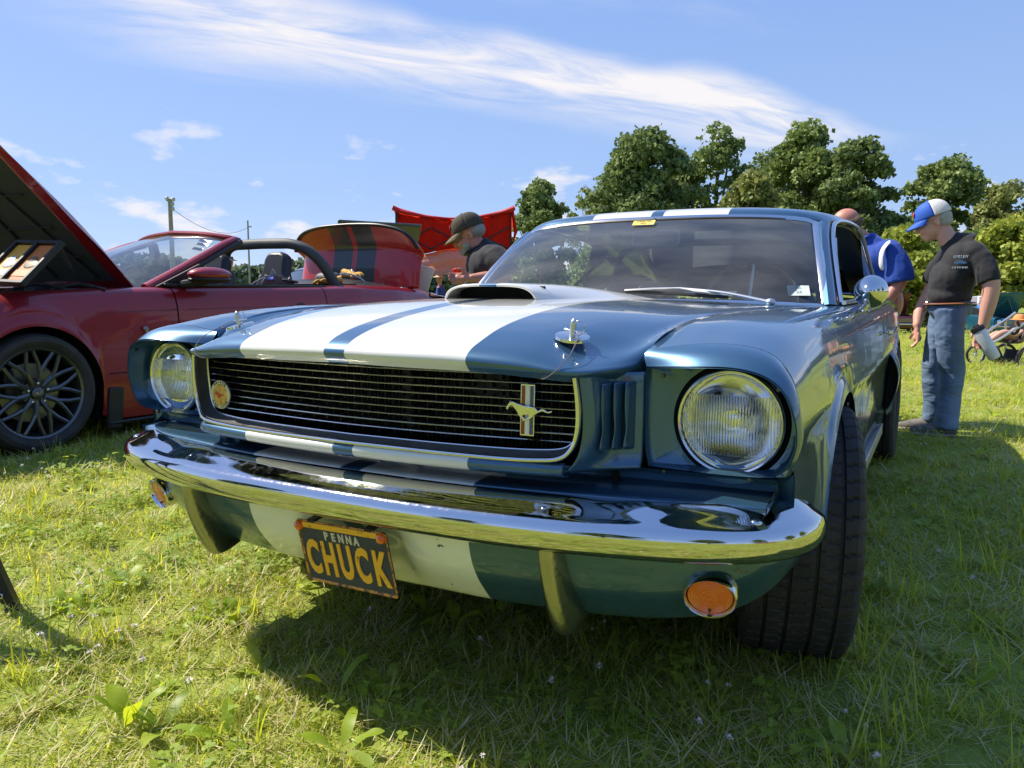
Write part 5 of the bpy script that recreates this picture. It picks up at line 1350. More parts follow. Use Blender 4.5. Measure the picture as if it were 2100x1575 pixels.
# side skirt, painted crease shade, badge
MB().tube([(.925, .42, .11), (.925, 1.4, .10), (.925, 2.3, .11)], .012, n=6).build('sill_skirt', BLACK, RC)
MB().box((.915, .47, .20), (.03, .10, .26), rot=(R_(-6), 0, 0)).build('mud_flap', BLACK, RC, bevel=.01)
for y0, y1, z, nm in ((.40, .97, .795, 'crease_shade_strip'), (1.0, 2.42, .805, 'crease_shade_strip')):
    MB().tube(cr([(.893, y0, z), (.893, (y0 + y1) / 2, z + .008), (.893, y1, z + .012)], 6), [.001] + [.009] * 11 + [.009], n=8, flat=.35).build(nm, mat('painted_crease_shade_red', (.16, .004, .008), rough=.3, coat=1), RC)  # dark red strip stands in for the shade in the side groove
MB().tube([(.915, .45, .42), (.915, 1.5, .40), (.915, 2.3, .42)], .02, n=6, flat=.15).build('side_stripe', BLACK, RC)
cob = [(0,-30),(4,-22),(2,-14),(-3,-6),(-4,2),(-10,6),(-16,8),(-14,12),(-8,16),(0,18),(8,14),(12,6),(12,-4),(10,-12),(12,-20),(8,-30)]
b = MB(); b.prism([(x * .0013, z * .0013) for x, z in cob], .006, M=Matrix.Rotation(R_(90), 3, 'Z')); b.build('fender_emblem', CHROME, RC, smooth=False, bevel=.0015, loc=(.928, .71, .68))
b = MB(); b.tube([(.90, 2.02, .800), (.925, 2.06, .806), (.928, 2.2, .808), (.905, 2.27, .803)], .012, n=8, flat=1.2); b.build('door_handle', RED, RDo)
MB().ell((.893, 2.15, .812), (.012, .075, .03)).build('handle_recess', mat('painted_recess_shade_red', (.06, .002, .004), rough=.4), RDo)  # shade of the handle recess painted as a darker red patch
# mirror
b = MB(); V = []
mp = [(.86,1.07,1.02,.02,.03),(.93,1.06,1.035,.045,.045),(1.0,1.05,1.04,.055,.05),(1.06,1.06,1.035,.045,.045),(1.09,1.075,1.03,.02,.02)]
M_ = thing('wing_mirror', None, None); M_.parent = RC; M_.location = (0, 0, 0)
b = MB(); b.ell((.965, 1.20, 1.045), (.10, .17, .052), n=24, k=14); b.build('mirror_shell', RED, M_)
b = MB(); b.ell((.965, 1.20, 1.012), (.098, .168, .032), n=24, k=10); b.tube([(.82, 1.08, .975), (.9, 1.12, .99), (.95, 1.18, 1.0)], .028, n=8); b.build('mirror_base', BLACK, M_)
# windscreen frame
hdr = [(.56,1.80,1.335),(.50,1.77,1.350),(.30,1.72,1.375),(0,1.69,1.392)]
hf = np.array(hdr); hfull = np.concatenate([cr(hf, 4), cr(hf * [-1, 1, 1], 4)[::-1][1:]])
pl = cr([(.735,.86,.950),(.70,1.12,1.06),(.65,1.40,1.18),(.60,1.65,1.285),(.56,1.80,1.335)], 4)
for s in (-1, 1):
    p = pl * [s, 1, 1]; MB().tube(p, [.038 - .010 * i / 16 for i in range(17)], n=10, flat=.8).build('windscreen_pillar', RED, RC)
    MB().tube(p + np.array([s * .012, .045, -.022]), .024, n=8).build('pillar_lining', BLACK, RC)
MB().tube(hfull, .028, n=10, flat=.7).build('windscreen_header', RED, RC)
MB().tube(hfull + [0, .05, -.015], .026, n=8).build('header_lining', BLACK, RC)
tri = MB(); tri.prism([(0, 0), (.36, .0), (.36, .16)], .02, M=Matrix.Rotation(R_(90), 3, 'Z')); tri.build('quarter_sail', BLACK, RC, smooth=False, loc=(.80, .90, .962))
wb = [(.70,.90,.955),(.45,.78,.955),(0,.70,.965)]
G = [[tuple(np.array(a) * (1 - t) + np.array(c) * t + [0, -.03 * math.sin(math.pi * t), .02 * math.sin(math.pi * t)]) for a, c in zip(wb[::-1], [(0,1.69,1.385),(.35,1.72,1.365),(.55,1.79,1.33)])] for t in (0, .33, .66, 1)]
surf('windscreen', G, glass_mat('tinted_windscreen', (.66, .76, .76), 1.2, .08), RC, nr=4, nc=5, mir=True)
for i, (x, y, z, w_) in enumerate(((.44, 1.655, 1.292, .15), (.475, 1.60, 1.262, .14), (.50, 1.53, 1.225, .12))):
    o = MB().box((0, 0, 0), (w_, .001, .028)).build('windscreen_sticker', mat('white_sticker', (.78, .80, .76), rough=.5), RC, smooth=False, loc=(x, y - .035, z + .02)); o.rotation_euler = (R_(-48), R_(8), R_(-6))
    text_mesh('sticker_line', ('SVT', 'SHELBY', 'GT500')[i], .022, mat('sticker_red_ink', (.5, .08, .10)), o, Matrix.Translation((0, -.0014, 0)) @ Matrix.Rotation(R_(90), 4, 'X'), .0002)
b = MB(); b.box((0, 0, 0), (.20, .04, .12)); o = b.build('rear_view_mirror', mat('mirror_blue_grey', (.10, .13, .18), rough=.3), RC, bevel=.02, loc=(.0, 1.50, 1.24)); o.rotation_euler = (R_(10), 0, R_(-25))
# cowl and dashboard
MB().box((0, .82, .93), (1.4, .25, .04)).build('cowl', BLACK, RC, bevel=.01)
MB().box((0, 1.15, .92), (1.45, .5, .10)).build('dashboard', BLACK, RC, bevel=.04)
SILV = mat('pale_cover', (.55, .60, .66), rough=.25)
# cabin
GREYL = mat('grey_leather', (.075, .075, .078), rough=.55, bump=.2, bscale=90); BLKL = mat('black_leather', (.018, .018, .02), rough=.4, bump=.2, bscale=90)
b = MB(); b.box((.79, 1.75, .972), (.06, 1.60, .02)).box((-.79, 1.75, .972), (.06, 1.60, .02)); b.build('door_top', BLACK, RC, bevel=.006)['kind'] = 'stuff'
MB().box((0, 1.9, .45), (1.5, 2.0, .05)).box((0, 3.0, .75), (1.5, .05, .5)).box((.76, 1.7, .75), (.03, 1.5, .4)).box((-.76, 1.7, .75), (.03, 1.5, .4)).build('cabin_lining', BLACK, RC, smooth=False)['kind'] = 'stuff'
def rseat(x):
    s = thing('seat', None, None); s.parent = RC; s.location = (x, 2.25, .62)
    pr = [(.24,-.05),(.25,.15),(.235,.30),(.17,.42),(.13,.50),(.125,.60),(.10,.655),(.05,.675)]
    pts = [(a, z) for a, z in pr] + [(-a, z) for a, z in pr[::-1]]
    o = MB().prism(pts, .11).build('backrest', BLKL, s, smooth=True, auto=50, bevel=.03); o.rotation_euler = (R_(-14), 0, 0)
    b = MB(); 
    for q in (-1, 1): b.tube(cr([(q * .05, .08, .43), (q * .12, .02, .38), (q * .17, -.02, .30), (q * .16, -.03, .18)], 4), .007, n=6)
    b.build('seat_piping', mat('seat_piping', (.35, .35, .36), rough=.4), s)['kind'] = 'stuff'
    MB().ell((0, -.22, -.05), (.24, .28, .10)).build('cushion', GREYL, s)
rseat(.37); rseat(-.37)
for x in (.37, -.37):
    o = MB().box((x, 3.08, 1.01), (.27, .12, .19)).build('rear_headrest', GREYL, RC, bevel=.045)
MB().box((0, 3.1, .86), (1.3, .22, .18)).build('rear_bench', GREYL, RC, bevel=.05)
sb = cr([(.70,2.84,.93),(.66,2.78,1.06),(.60,2.72,1.19),(.50,2.66,1.295),(.36,2.62,1.345),(.2,2.61,1.352),(0,2.61,1.355)], 5)
sbf = np.concatenate([sb, (sb * [-1, 1, 1])[::-1][1:]]); MB().tube(sbf, .046, n=14).build('roll_hoop', mat('hoop_padding', (.06, .062, .062), rough=.6, bump=.15, bscale=150), RC)
surf('tonneau_cover', [[(0,3.20,.985),(.4,3.2,.985),(.72,3.1,.975)],[(0,3.42,1.055),(.4,3.42,1.045),(.72,3.4,.985)],[(0,3.8,1.01),(.4,3.8,1.0),(.70,3.75,.97)]], BLKL, RC, nr=4, nc=4, mir=True)
o = MB().tube(cr([(.38,3.12,1.07),(.44,3.25,1.10),(.50,3.38,1.06),(.52,3.45,1.00)], 5), .008, n=6).build('strap', SILV, RC)
# raised boot lid with black stripes and lip spoiler
BL = thing('boot_lid', None, None); BL.parent = RC; BL.location = (0, 3.86, 0)
xo = [0, .2, .4, .6, .72, .79]
def blrow(y, zs_, k=1.0): return [(x * k, y + q, z) for x, z, q in zip(xo, zs_, [0, 0, .0, .02, .05, .09])]
rows = [blrow(.0, [.95,.95,.95,.955,.96,.965]), blrow(.02, [1.15,1.15,1.15,1.15,1.13,1.12]), blrow(.05, [1.30,1.30,1.295,1.285,1.265,1.24]), blrow(.06, [1.40,1.40,1.395,1.375,1.34,1.29], 1.02), blrow(.0, [1.52,1.52,1.51,1.48,1.42,1.34], 1.03), blrow(-.05, [1.615,1.61,1.595,1.55,1.475,1.36], 1.03)]
surf('lid_panel', rows, RSTR, BL, nr=5, nc=5, mir=True, solid=.02)
e = cr(np.array(rows[-1]), 5); ef = np.concatenate([e, (e * [-1, 1, 1])[::-1][1:]]) if False else np.concatenate([(e * [-1, 1, 1])[::-1], e[1:]])
MB().tube(ef, .022, n=10, flat=.8).build('spoiler_lip', BLACK, BL)
MB().ell((.02, -.02, 1.13), (.03, .02, .03)).build('lid_emblem', STEEL, BL)
MB().box((.62, -.02, .95), (.16, .1, .05)).build('lid_hinge', BRUSHED, BL, bevel=.01)
# raised hood
HB_ = thing('raised_hood', None, None); HB_.parent = RC; HB_.location = (0, .80, .955)
def hv_(x, s, d):   # s along hood from hinge, d out of plane (upwards side)
    c, q = math.cos(R_(134.5)), math.sin(R_(134.5)); return (x, s * c + d * q * .9 * 1, s * q + d * (-c) * .9)
rows = []
for s_ in (0, .12, .3, .6, .9, 1.1, 1.18):
    w_ = np.interp(s_, [0, .3, 1.18], [.70, .72, .66]); bl = .03 + .05 * math.sin(math.pi * s_ / 1.2)
    rows.append([hv_(0, s_, bl + .03), hv_(w_ * .5, s_, bl + .02), hv_(w_ * .85, s_, bl), hv_(w_ * .97, s_, .02), hv_(w_, s_, .0)])
surf('hood_skin', rows, RED, HB_, nr=4, nc=4, mir=True)
rows = [[hv_(0, s_, -.02), hv_(.3, s_, -.025), hv_(.60, s_, -.012)] for s_ in (.06, .4, .8, 1.14)]
surf('hood_liner', rows, mat('hood_liner_felt', (.035, .036, .036), rough=.9, bump=.3, bscale=40), HB_, nr=4, nc=4, mir=True)
for s in (-1, 1):
    rows = [[hv_(s * .595, s_, -.010), hv_(s * .62, s_, -.022), hv_(s * .66, s_, -.012), hv_(s * (.70 if s_ < 1 else .66), s_, .0)] for s_ in (0, .03, .12, .2, .5, .9, 1.18)]
    surf('hood_rim', rows, RED, HB_, nr=4, nc=3)
rows = [[hv_(0, s_, -.022), hv_(.3, s_, -.026), hv_(.62, s_, -.016)] for s_ in (.0, .03, .075)]
surf('hood_rear_rim', rows, RED, HB_, nr=3, nc=4, mir=True)
for xa, xb in ((-.45, -.25), (.0, .0), (.45, .25)): MB().tube([hv_(xa, .12, -.032), hv_((xa + xb) / 2, .6, -.034), hv_(xb, 1.05, -.032)], .022, n=6, flat=.5).build('hood_rib', MATS['hood_liner_felt'], HB_)
MB().box(hv_(0, 1.10, -.03), (.16, .05, .04), rot=(R_(134), 0, 0)).build('hood_striker', BRUSHED, HB_, bevel=.006)
for _s in (.3, .55, .8): MB().tube([hv_(-.5, _s, -.030), hv_(.5, _s, -.030)], .012, n=6, flat=.5).build('hood_rib', MATS['hood_liner_felt'], HB_)
MB().tube([(.60, .36, 1.235), (.60, .44, 1.07)], .013, n=8).tube([(.60, .44, 1.07), (.60, .52, .95)], .006, n=6).build('gas_strut', BLACK, RC)
b = MB()
g_ = random.Random(4)
for i in range(34): b.box((g_.uniform(-.65, .66), g_.uniform(-.75, .6), g_.uniform(.80, .93)), (g_.uniform(.05, .22), g_.uniform(.05, .2), g_.uniform(.03, .10)), rot=(g_.uniform(-.2, .2), g_.uniform(-.2, .2), g_.uniform(-.6, .6)))
for i in range(9): x, y = g_.uniform(-.5, .6), g_.uniform(-.6, .4); b.tube(cr([(x, y, .93), (x + .1, y + .12, .97), (x + .25, y + .2, .94)], 4), .012, n=6)
b.box((0, -.1, .78), (1.36, 1.5, .05)); o = b.build('engine', ENGINE, RC, bevel=.008); o['kind'] = 'stuff'
MB().tube([(.60, -.28, .955), (.2, -.05, .99), (-.3, .05, .99)], .022, n=8).build('strut_brace', BRUSHED, RC)
# wheels
def red_wheel():
    t = thing('wheel', None, None); t.parent = RC
    b = MB(); b.lathe([(.262,-.10),(.275,-.118),(.30,-.128),(.325,-.122),(.338,-.10),(.345,-.06),(.346,0),(.345,.06),(.338,.10),(.325,.122),(.30,.128),(.275,.118),(.262,.10)], axis='x', n=64); b.build('tyre', RUBBER, t)
    RIMM = mat('gunmetal_rim', (.13, .132, .135), rough=.32, metal=.8)
    MB().lathe([(.262,-.10),(.25,-.09),(.24,0),(.245,.08),(.250,.100),(.262,.108),(.268,.104),(.262,.098)], axis='x', n=64).build('rim_barrel', RIMM, t)
    MB().lathe([(.0001,.0),(.17,.0),(.175,.01),(.175,-.01)], axis='x', n=36).build('brake_disc', mat('brake_disc', (.25, .25, .25), rough=.35, metal=1), t)
    MB().box((.02, -.13, .06), (.05, .06, .16)).build('brake_caliper', DARKMETAL, t, bevel=.01)
    for k in range(10):
        a = 2 * math.pi * k / 10 + .15; sp_ = MB()
        def pt(r, a_, x): return (x, r * math.cos(a_), r * math.sin(a_))
        A_ = [pt(.055, a, .075), pt(.12, a, .085)]
        sp_.tube([pt(.05, a, .07), pt(.09, a, .083), pt(.125, a, .086)], .017, n=6)
        for d in (-.235, .235): sp_.tube([pt(.118, a, .086), pt(.18, a + d * .55, .090), pt(.248, a + d, .092)], [.0145, .012, .0115], n=6)
        sp_.build('spoke', RIMM, t)
    MB().lathe([(.0001,.092),(.028,.092),(.034,.088),(.036,.06)], axis='x', n=24).lathe([(.085,.06),(.08,.072),(.04,.074)], axis='x', n=32).build('hub', RIMM, t)
    for k in range(5):
        a = 2 * math.pi * k / 5 + .3; MB().lathe([(.0001,.094),(.007,.092),(.010,.084),(.011,.07)], c=(0, .058 * math.cos(a), .058 * math.sin(a)), axis='x', n=10).build('wheel_nut', STEEL, t)
    text_mesh('hub_letter', 'SVT', .022, mat('pale_print', (.6, .6, .6)), t, Matrix.Translation((.093, 0, 0)) @ Matrix.Rotation(R_(90), 4, 'Z') @ Matrix.Rotation(R_(90), 4, 'X') , .0003)
    return t
rw = red_wheel(); rw.location = (.825, 0, .345)
for x, y in ((.81, 2.72), (-.82, 0), (-.82, 2.72)):
    c = copy_tree(rw, RC); c.location = (x, y, .345)
    if x < 0: c.rotation_euler = (0, 0, math.pi)
_fb = [[(0,-1.02,.72),(.4,-1.00,.72),(.66,-.93,.71),(.80,-.80,.66)],[(0,-1.08,.64),(.4,-1.06,.64),(.70,-.97,.63),(.84,-.80,.60)],[(0,-1.07,.50),(.4,-1.05,.50),(.72,-.96,.50),(.86,-.80,.48)],[(0,-1.10,.34),(.4,-1.08,.34),(.72,-.98,.34),(.86,-.80,.34)],[(0,-1.04,.18),(.4,-1.02,.18),(.70,-.94,.18),(.84,-.80,.20)]]
surf('front_bumper', _fb, RED, RC, nr=4, nc=5, mir=True)
MB().box((0, -1.085, .57), (.84, .05, .15)).build('front_grille', BLACK, RC, bevel=.02)
MB().box((0, -1.09, .28), (1.0, .05, .13)).build('front_grille', BLACK, RC, bevel=.02)
for _s in (-1, 1): MB().ell((_s * .62, -.985, .60), (.12, .05, .055)).build('headlight', REFL, RC)

# things lying in and on it
def picture_frame():
    p = at(42, 538, 4.5)
    t = thing('picture_frame', 'black double picture frame with two motor-racing prints propped under the red car\'s raised hood', 'picture frame', p, R_(12))
    t.rotation_euler = (R_(-46), R_(2), R_(4))
    b = MB(); W2, H2 = .19, .165
    for x in (-W2, 0, W2): b.box((x, 0, 0), (.022, .035, 2 * H2 + .02))
    for z in (-H2, H2): b.box((0, 0, z), (2 * W2 + .02, .034, .022))
    b.box((0, .015, 0), (2 * W2, .004, 2 * H2)); b.build('frame', BLACK, t, bevel=.002)['kind'] = 'stuff'
    for k, (x, c1) in enumerate(((-W2 / 2, (.75, .36, .03)), (W2 / 2, (.60, .17, .03)))):
        MB().box((x, .004, 0), (W2 - .03, .004, 2 * H2 - .03)).build('print', mat('print_%d' % k, c1, rough=.35, var=.15, vscale=20), t, smooth=False)
        q = MB().ell((x, .0, -.01), (.05, .002, .035), n=14, k=8); q.ell((x - .01, -.001, .03), (.035, .002, .022), n=12, k=6); q.build('print_motif', mat('print_motif_%d' % k, ((.45, .45, .48), (.16, .12, .06))[k], rough=.4, var=.7, vscale=60), t)
        MB().box((x, .0, -.085), (W2 - .035, .002, .05)).build('print_caption', mat('print_caption_%d' % k, ((.70, .62, .55), (.62, .20, .05))[k], rough=.4), t, smooth=False)
picture_frame()
# oval-badged bag on the door top
p = Vector((-3.70, 3.42, .985))
t = thing('cap', 'black and grey folded cover with blue oval badge on the red car\'s door top', 'cover', p, R_(30))
rows = [[(-.10,-.05,0),(-.08,.02,.0),(.02,.05,0),(.14,.05,0)],[(-.085,-.05,.035),(-.03,0,.06),(.05,.03,.05),(.13,.03,.035)],[(-.05,-.04,.055),(.0,0,.08),(.07,.03,.06),(.12,.03,.03)],[(-.02,.05,.02),(.03,.08,.03),(.08,.08,.02),(.12,.08,.0)]]
surf('crown', rows, mat('cover_grey', (.22, .23, .25), rough=.5), t, nr=4, nc=4, solid=.006)
MB().box((.11, .03, .03), (.12, .06, .022), rot=(0, R_(10), 0)).build('strap', BLACK, t, bevel=.008)
ov = MB(); ov.lathe([(.0001, -.003), (.028, -.003), (.030, 0), (.028, .003)], n=28, M=Matrix.Diagonal((1.25, 1, .8))); ov = ov.build('oval_badge', mat('badge_blue', (.02, .06, .35), rough=.25, coat=1), t, loc=(-.035, -.046, .052)); ov.rotation_euler = (R_(-35), 0, R_(0))
text_mesh('badge_script', 'Ford', .027, mat('badge_white', (.8, .8, .82)), ov, Matrix.Translation((0, -.0035, 0)) @ Matrix.Rotation(R_(90), 4, 'X'), .0004)
# leather work gloves
def remesh(o, vox, smooth=2, fac=.5):
    m = o.modifiers.new('r', 'REMESH'); m.mode = 'VOXEL'; m.voxel_size = vox; m.use_smooth_shade = True
    if smooth: s = o.modifiers.new('s', 'SMOOTH'); s.iterations = smooth; s.factor = fac
GLOVE = mat('yellow_leather', (.62, .36, .07), rough=.75, var=.3, vscale=30, bump=.7, bscale=70)
def glove(loc, rz, label):
    b = MB(); b.ell((0, 0, .025), (.06, .05, .028)); b.tube([(-.05, 0, .025), (-.13, -.005, .03)], [.035, .042], n=10, flat=1)
    for i, (dx, dy, L_) in enumerate(((.05, .035, .07), (.06, .012, .08), (.06, -.012, .078), (.05, -.033, .06))): b.tube(cr([(dx - .02, dy, .025), (dx + L_ * .5, dy * 1.5, .035), (dx + L_, dy * 1.9, .012)], 3), .0125, n=8)
    b.tube(cr([(-.01, .04, .025), (.03, .085, .03), (.06, .10, .012)], 3), .013, n=8); b.ell((-.06, .01, .045), (.04, .03, .02))
    o = b.build('work_glove', GLOVE, None, loc=loc); o.rotation_euler = (R_(8), R_(6), rz); remesh(o, .006, 2); tag(o, label, 'glove', 'yellow leather work gloves')
glove((-3.92, 4.30, 1.00), R_(215), 'yellow leather glove on the red car\'s rear edge, nearer the roll hoop')
glove((-4.05, 4.78, 1.075), R_(-18), 'yellow leather glove on the red car\'s rear deck, nearer the boot lid')
# black stand leg at the left edge
q0 = ray_ground(32, 1252); q0 = Vector(q0)
t = thing('stand', 'black metal display stand leg with a small ring at the left edge of the picture', 'stand', q0)
lf = (-_r2.xy.normalized())
top_ = Vector((lf.x * .40, lf.y * .40, 1.05))
MB().tube([(0, 0, -.01), tuple(top_)], .024, n=4).build('leg', BLACK, t, smooth=False)
o2 = Vector((lf.x * .5, lf.y * .5, 0)); MB().tube([tuple(o2 + Vector((-.1, -.45, -.01))), tuple(top_)], .022, n=4).build('leg', BLACK, t, smooth=False)
MB().tube([tuple(Vector((lf.x * .85, lf.y * .85, 0))), tuple(top_)], .022, n=4).build('leg', BLACK, t, smooth=False)
bd_ = MB().box((0, 0, 0), (.62, .02, .5)).build('sign_board', BLACK, t, smooth=False, loc=top_ + Vector((lf.x * .28, lf.y * .28, -.12))); bd_.rotation_euler = (R_(-12), 0, math.atan2(_r2.y, _r2.x))
MB().tube([(.012 * math.cos(a), 0, .007 * math.sin(a)) for a in np.linspace(0, 6.283, 14)], .0018, n=6, cap=False).build('ring', STEEL, t, loc=(lf.x * .010, lf.y * .01 - .03, .055))
# ================================================================ people
def skin_mat(name, col, red):
    m, N, L, b = new_mat(name); tc = N.new('ShaderNodeTexCoord')
    n = N.new('ShaderNodeTexNoise'); n.inputs['Scale'].default_value = 14; n.inputs['Detail'].default_value = 6; L.new(tc.outputs['Object'], n.inputs['Vector'])
    mx = N.new('ShaderNodeMix'); mx.data_type = 'RGBA'; L.new(n.outputs['Fac'], mx.inputs[0]); mx.inputs[6].default_value = (*col, 1); mx.inputs[7].default_value = (*red, 1)
    L.new(mx.outputs[2], b.inputs['Base Color']); b.inputs['Roughness'].default_value = .5; b.inputs['Subsurface Weight'].default_value = .12
    b.inputs['Subsurface Radius'].default_value = (.012, .004, .002); b.inputs['Subsurface Scale'].default_value = 1
    return m
SKIN = skin_mat('skin_tanned', (.60, .33, .23), (.66, .33, .24)); SKIN2 = skin_mat('skin_ruddy', (.46, .20, .13), (.55, .22, .16))
def cloth(name, col, var=.15, bump=.5, bs=14, rough=.85): return mat(name, col, rough=rough, var=var, vscale=6, bump=bump, bscale=bs, sheen=.08)
TEE = cloth('black_cotton', (.018, .018, .020)); POLO = cloth('charcoal_polo', (.022, .021, .026)); BLUESH = cloth('royal_blue_shirt', (.012, .055, .30)); WHT = cloth('white_piping', (.72, .72, .74), .05)
def denim():
    m, N, L, b = new_mat('denim'); tc = N.new('ShaderNodeTexCoord')
    n = N.new('ShaderNodeTexNoise'); n.inputs['Scale'].default_value = 3.2; n.inputs['Detail'].default_value = 5
    mp = N.new('ShaderNodeMapping'); mp.inputs['Scale'].default_value = (1, 1, .5); L.new(tc.outputs['Object'], mp.inputs[0]); L.new(mp.outputs[0], n.inputs['Vector'])
    rp = N.new('ShaderNodeValToRGB'); rp.color_ramp.elements[0].color = (.07, .12, .21, 1); rp.color_ramp.elements[1].color = (.20, .29, .43, 1); rp.color_ramp.elements[0].position = .3; rp.color_ramp.elements[1].position = .72
    L.new(n.outputs['Fac'], rp.inputs[0]); L.new(rp.outputs[0], b.inputs['Base Color']); b.inputs['Roughness'].default_value = .85
    w = N.new('ShaderNodeTexNoise'); w.inputs['Scale'].default_value = 4.5; w.inputs['Detail'].default_value = 2; w.inputs['Distortion'].default_value = .8
    mp2 = N.new('ShaderNodeMapping'); mp2.inputs['Scale'].default_value = (1, 1, 2.2); L.new(tc.outputs['Object'], mp2.inputs[0]); L.new(mp2.outputs[0], w.inputs['Vector'])
    bp = N.new('ShaderNodeBump'); bp.inputs['Strength'].default_value = .9; bp.inputs['Distance'].default_value = .03; L.new(w.outputs['Fac'], bp.inputs['Height']); L.new(bp.outputs[0], b.inputs['Normal'])
    return m
DENIM = denim()
def wrinkle(o, s=.012, size=.12):
    t = bpy.data.textures.get('folds') or bpy.data.textures.new('folds', 'CLOUDS'); t.noise_scale = size
    d = o.modifiers.new('d', 'DISPLACE'); d.texture = t; d.strength = s; d.mid_level = .5; d.texture_coords = 'LOCAL'
def blob(parts, name, m, parent, vox=.009, sm=4, wr=0, wsize=.12):
    b = MB()
    for p in parts:
        if p[0] == 'e': b.ell(p[1], p[2], n=20, k=12, M=Euler(p[3]).to_matrix() if len(p) > 3 else None)
        else:
            pts = cr(np.array(p[1], float), 4); rr = cr(np.array(p[2], float)[:, None], 4)[:, 0]
            b.tube(pts, rr, n=14, flat=p[3] if len(p) > 3 else 1)
            if len(p) <= 4: b.ell(tuple(pts[0]), (rr[0] * .98,) * 3, n=12, k=8).ell(tuple(pts[-1]), (rr[-1] * .98,) * 3, n=12, k=8)
    o = b.build(name, m, parent); remesh(o, vox, sm)
    if wr: wrinkle(o, wr, wsize)
    return o
def head_parts(c, tilt):
    """head facing -X at centre c, pitched down by tilt"""
    Rm = Euler((0, -tilt, 0)).to_matrix()
    def q(x, y, z): v = Rm @ Vector((x, y, z)); return (c[0] + v.x, c[1] + v.y, c[2] + v.z)
    T = (0, -tilt, 0)
    P = [('e', q(.012, 0, .035), (.098, .076, .088), T), ('e', q(-.030, 0, -.035), (.066, .062, .080), T), ('e', q(-.058, 0, -.088), (.034, .038, .026), T),
         ('e', q(-.100, 0, -.018), (.020, .013, .026), T), ('e', q(-.108, 0, -.033), (.015, .015, .012), T), ('e', q(-.082, 0, .022), (.020, .054, .014), T),
         ('e', q(-.078, .034, -.035), (.018, .020, .022), T), ('e', q(-.078, -.034, -.035), (.018, .020, .022), T),
         ('e', q(-.092, 0, -.062), (.012, .024, .007), T), ('e', q(-.090, 0, -.074), (.012, .021, .007), T),
         ('e', q(.012, .077, -.012), (.018, .008, .032), T), ('e', q(.012, -.077, -.012), (.018, .008, .032), T)]
    return P, q, Rm
def face_bits(q, Rm, t, irises=(.10, .16, .22), glasses=False, tilt=0):
    b = MB()
    for s in (-1, 1): b.ell(q(-.0815, s * .030, .000), (.009, .013, .0085), n=12, k=8)
    b.build('eyes', mat('eye_white', (.7, .68, .64), rough=.2), t)
    b = MB()
    for s in (-1, 1): b.ell(q(-.0885, s * .031, -.001), (.003, .005, .005), n=10, k=6)
    b.build('irises', mat('iris_dark', (.05, .06, .07), rough=.1), t)
    if glasses:
        b = MB()
        for s in (-1, 1):
            b.tube([q(-.100, s * .034 + .024 * math.cos(a), .0 + .017 * math.sin(a)) for a in np.linspace(0, 6.283, 20)], .0014, n=5, cap=False)
            b.tube([q(-.100, s * .058, .006), q(-.05, s * .078, .008), q(.01, s * .084, .008)], .0014, n=5)
        b.build('glasses', mat('glasses_frame', (.25, .25, .25), rough=.3, metal=.8), t)
def cap_obj(q, Rm, t, m_front, m_back, m_brim, tilt, patch=None):
    # crown as a half dome split into a front and a mesh back
    for part, (a0, a1), mm in (('cap_front', (90, 270), m_front), ('cap_back', (-90, 90), m_back)):
        rows = []
        for i in range(9):
            e = i / 8 * math.pi / 2
            rows.append([q(.010 + .112 * math.cos(e) ** .75 * math.cos(R_(a)), .090 * math.cos(e) ** .75 * math.sin(R_(a)), .030 + .108 * math.sin(e)) for a in np.linspace(a0, a1, 13)])
        surf(part, rows, mm, t, nr=2, nc=2, solid=.003)
    rows = []
    for r in np.linspace(0, 1, 5):
        rows.append([q(-.098 * math.cos(R_(a)) * 1 + .010 - r * .085 * math.cos(R_(a * .9)) - .0, .088 * math.sin(R_(a)) * (1 - r * .06), .036 - .020 * r - .014 * r * r + (-.012 * (math.sin(R_(a)) ** 2)) * r) for a in np.linspace(-72, 72, 11)])
    surf('cap_brim', rows, m_brim, t, nr=2, nc=2, solid=.004)
    b = MB(); b.ell(q(.010, 0, .139), (.007, .007, .004), n=10, k=6); b.build('cap_button', m_front, t)
    if patch:
        o = MB().ell(q(-.094, .0, .085), (.005, .026, .018), n=14, k=8, M=Euler((0, -tilt + .35, 0)).to_matrix()).build('cap_patch', patch, t)
def hand(w, d, side, curl=.5, s=1.0, thumb_dir=(0, -1, 0)):
    """palm from wrist w along d; fingers spread in the plane with 'side', curling towards thumb side"""
    w = Vector(w); d = Vector(d).normalized(); sd = Vector(side); sd = (sd - d * sd.dot(d)).normalized(); nrm = d.cross(sd).normalized()
    P = [('t', [tuple(w), tuple(w + d * .045 * s), tuple(w + d * .085 * s)], [.026 * s, .032 * s, .030 * s], .62)]
    tips = []
    for k, (o, L_) in enumerate(((-.030, .070), (-.010, .080), (.010, .076), (.029, .060))):
        b0 = w + d * .080 * s + sd * o * s; L_ *= s
        d1 = (d + nrm * curl * .5).normalized(); d2 = (d + nrm * curl * 1.5).normalized(); d3 = (d * .5 + nrm * curl * 2.2).normalized()
        p1 = b0 + d1 * L_ * .42; p2 = p1 + d2 * L_ * .33; p3 = p2 + d3 * L_ * .25
        P.append(('t', [tuple(b0 - d * .02), tuple(b0), tuple(p1), tuple(p2), tuple(p3)], [.0095 * s, .0098 * s, .0088 * s, .0080 * s, .0068 * s])); tips.append(p3)
    t0 = w + d * .030 * s - sd * .028 * s; t1 = t0 + (d * .6 - sd * .55 + nrm * .3).normalized() * .040 * s; t2 = t1 + (d * .8 + nrm * .6 * curl * 2 - sd * .1).normalized() * .032 * s
    P.append(('t', [tuple(w + d * .02 - sd * .01), tuple(t0), tuple(t1), tuple(t2)], [.014 * s, .0125 * s, .0105 * s, .0085 * s]))
    return P

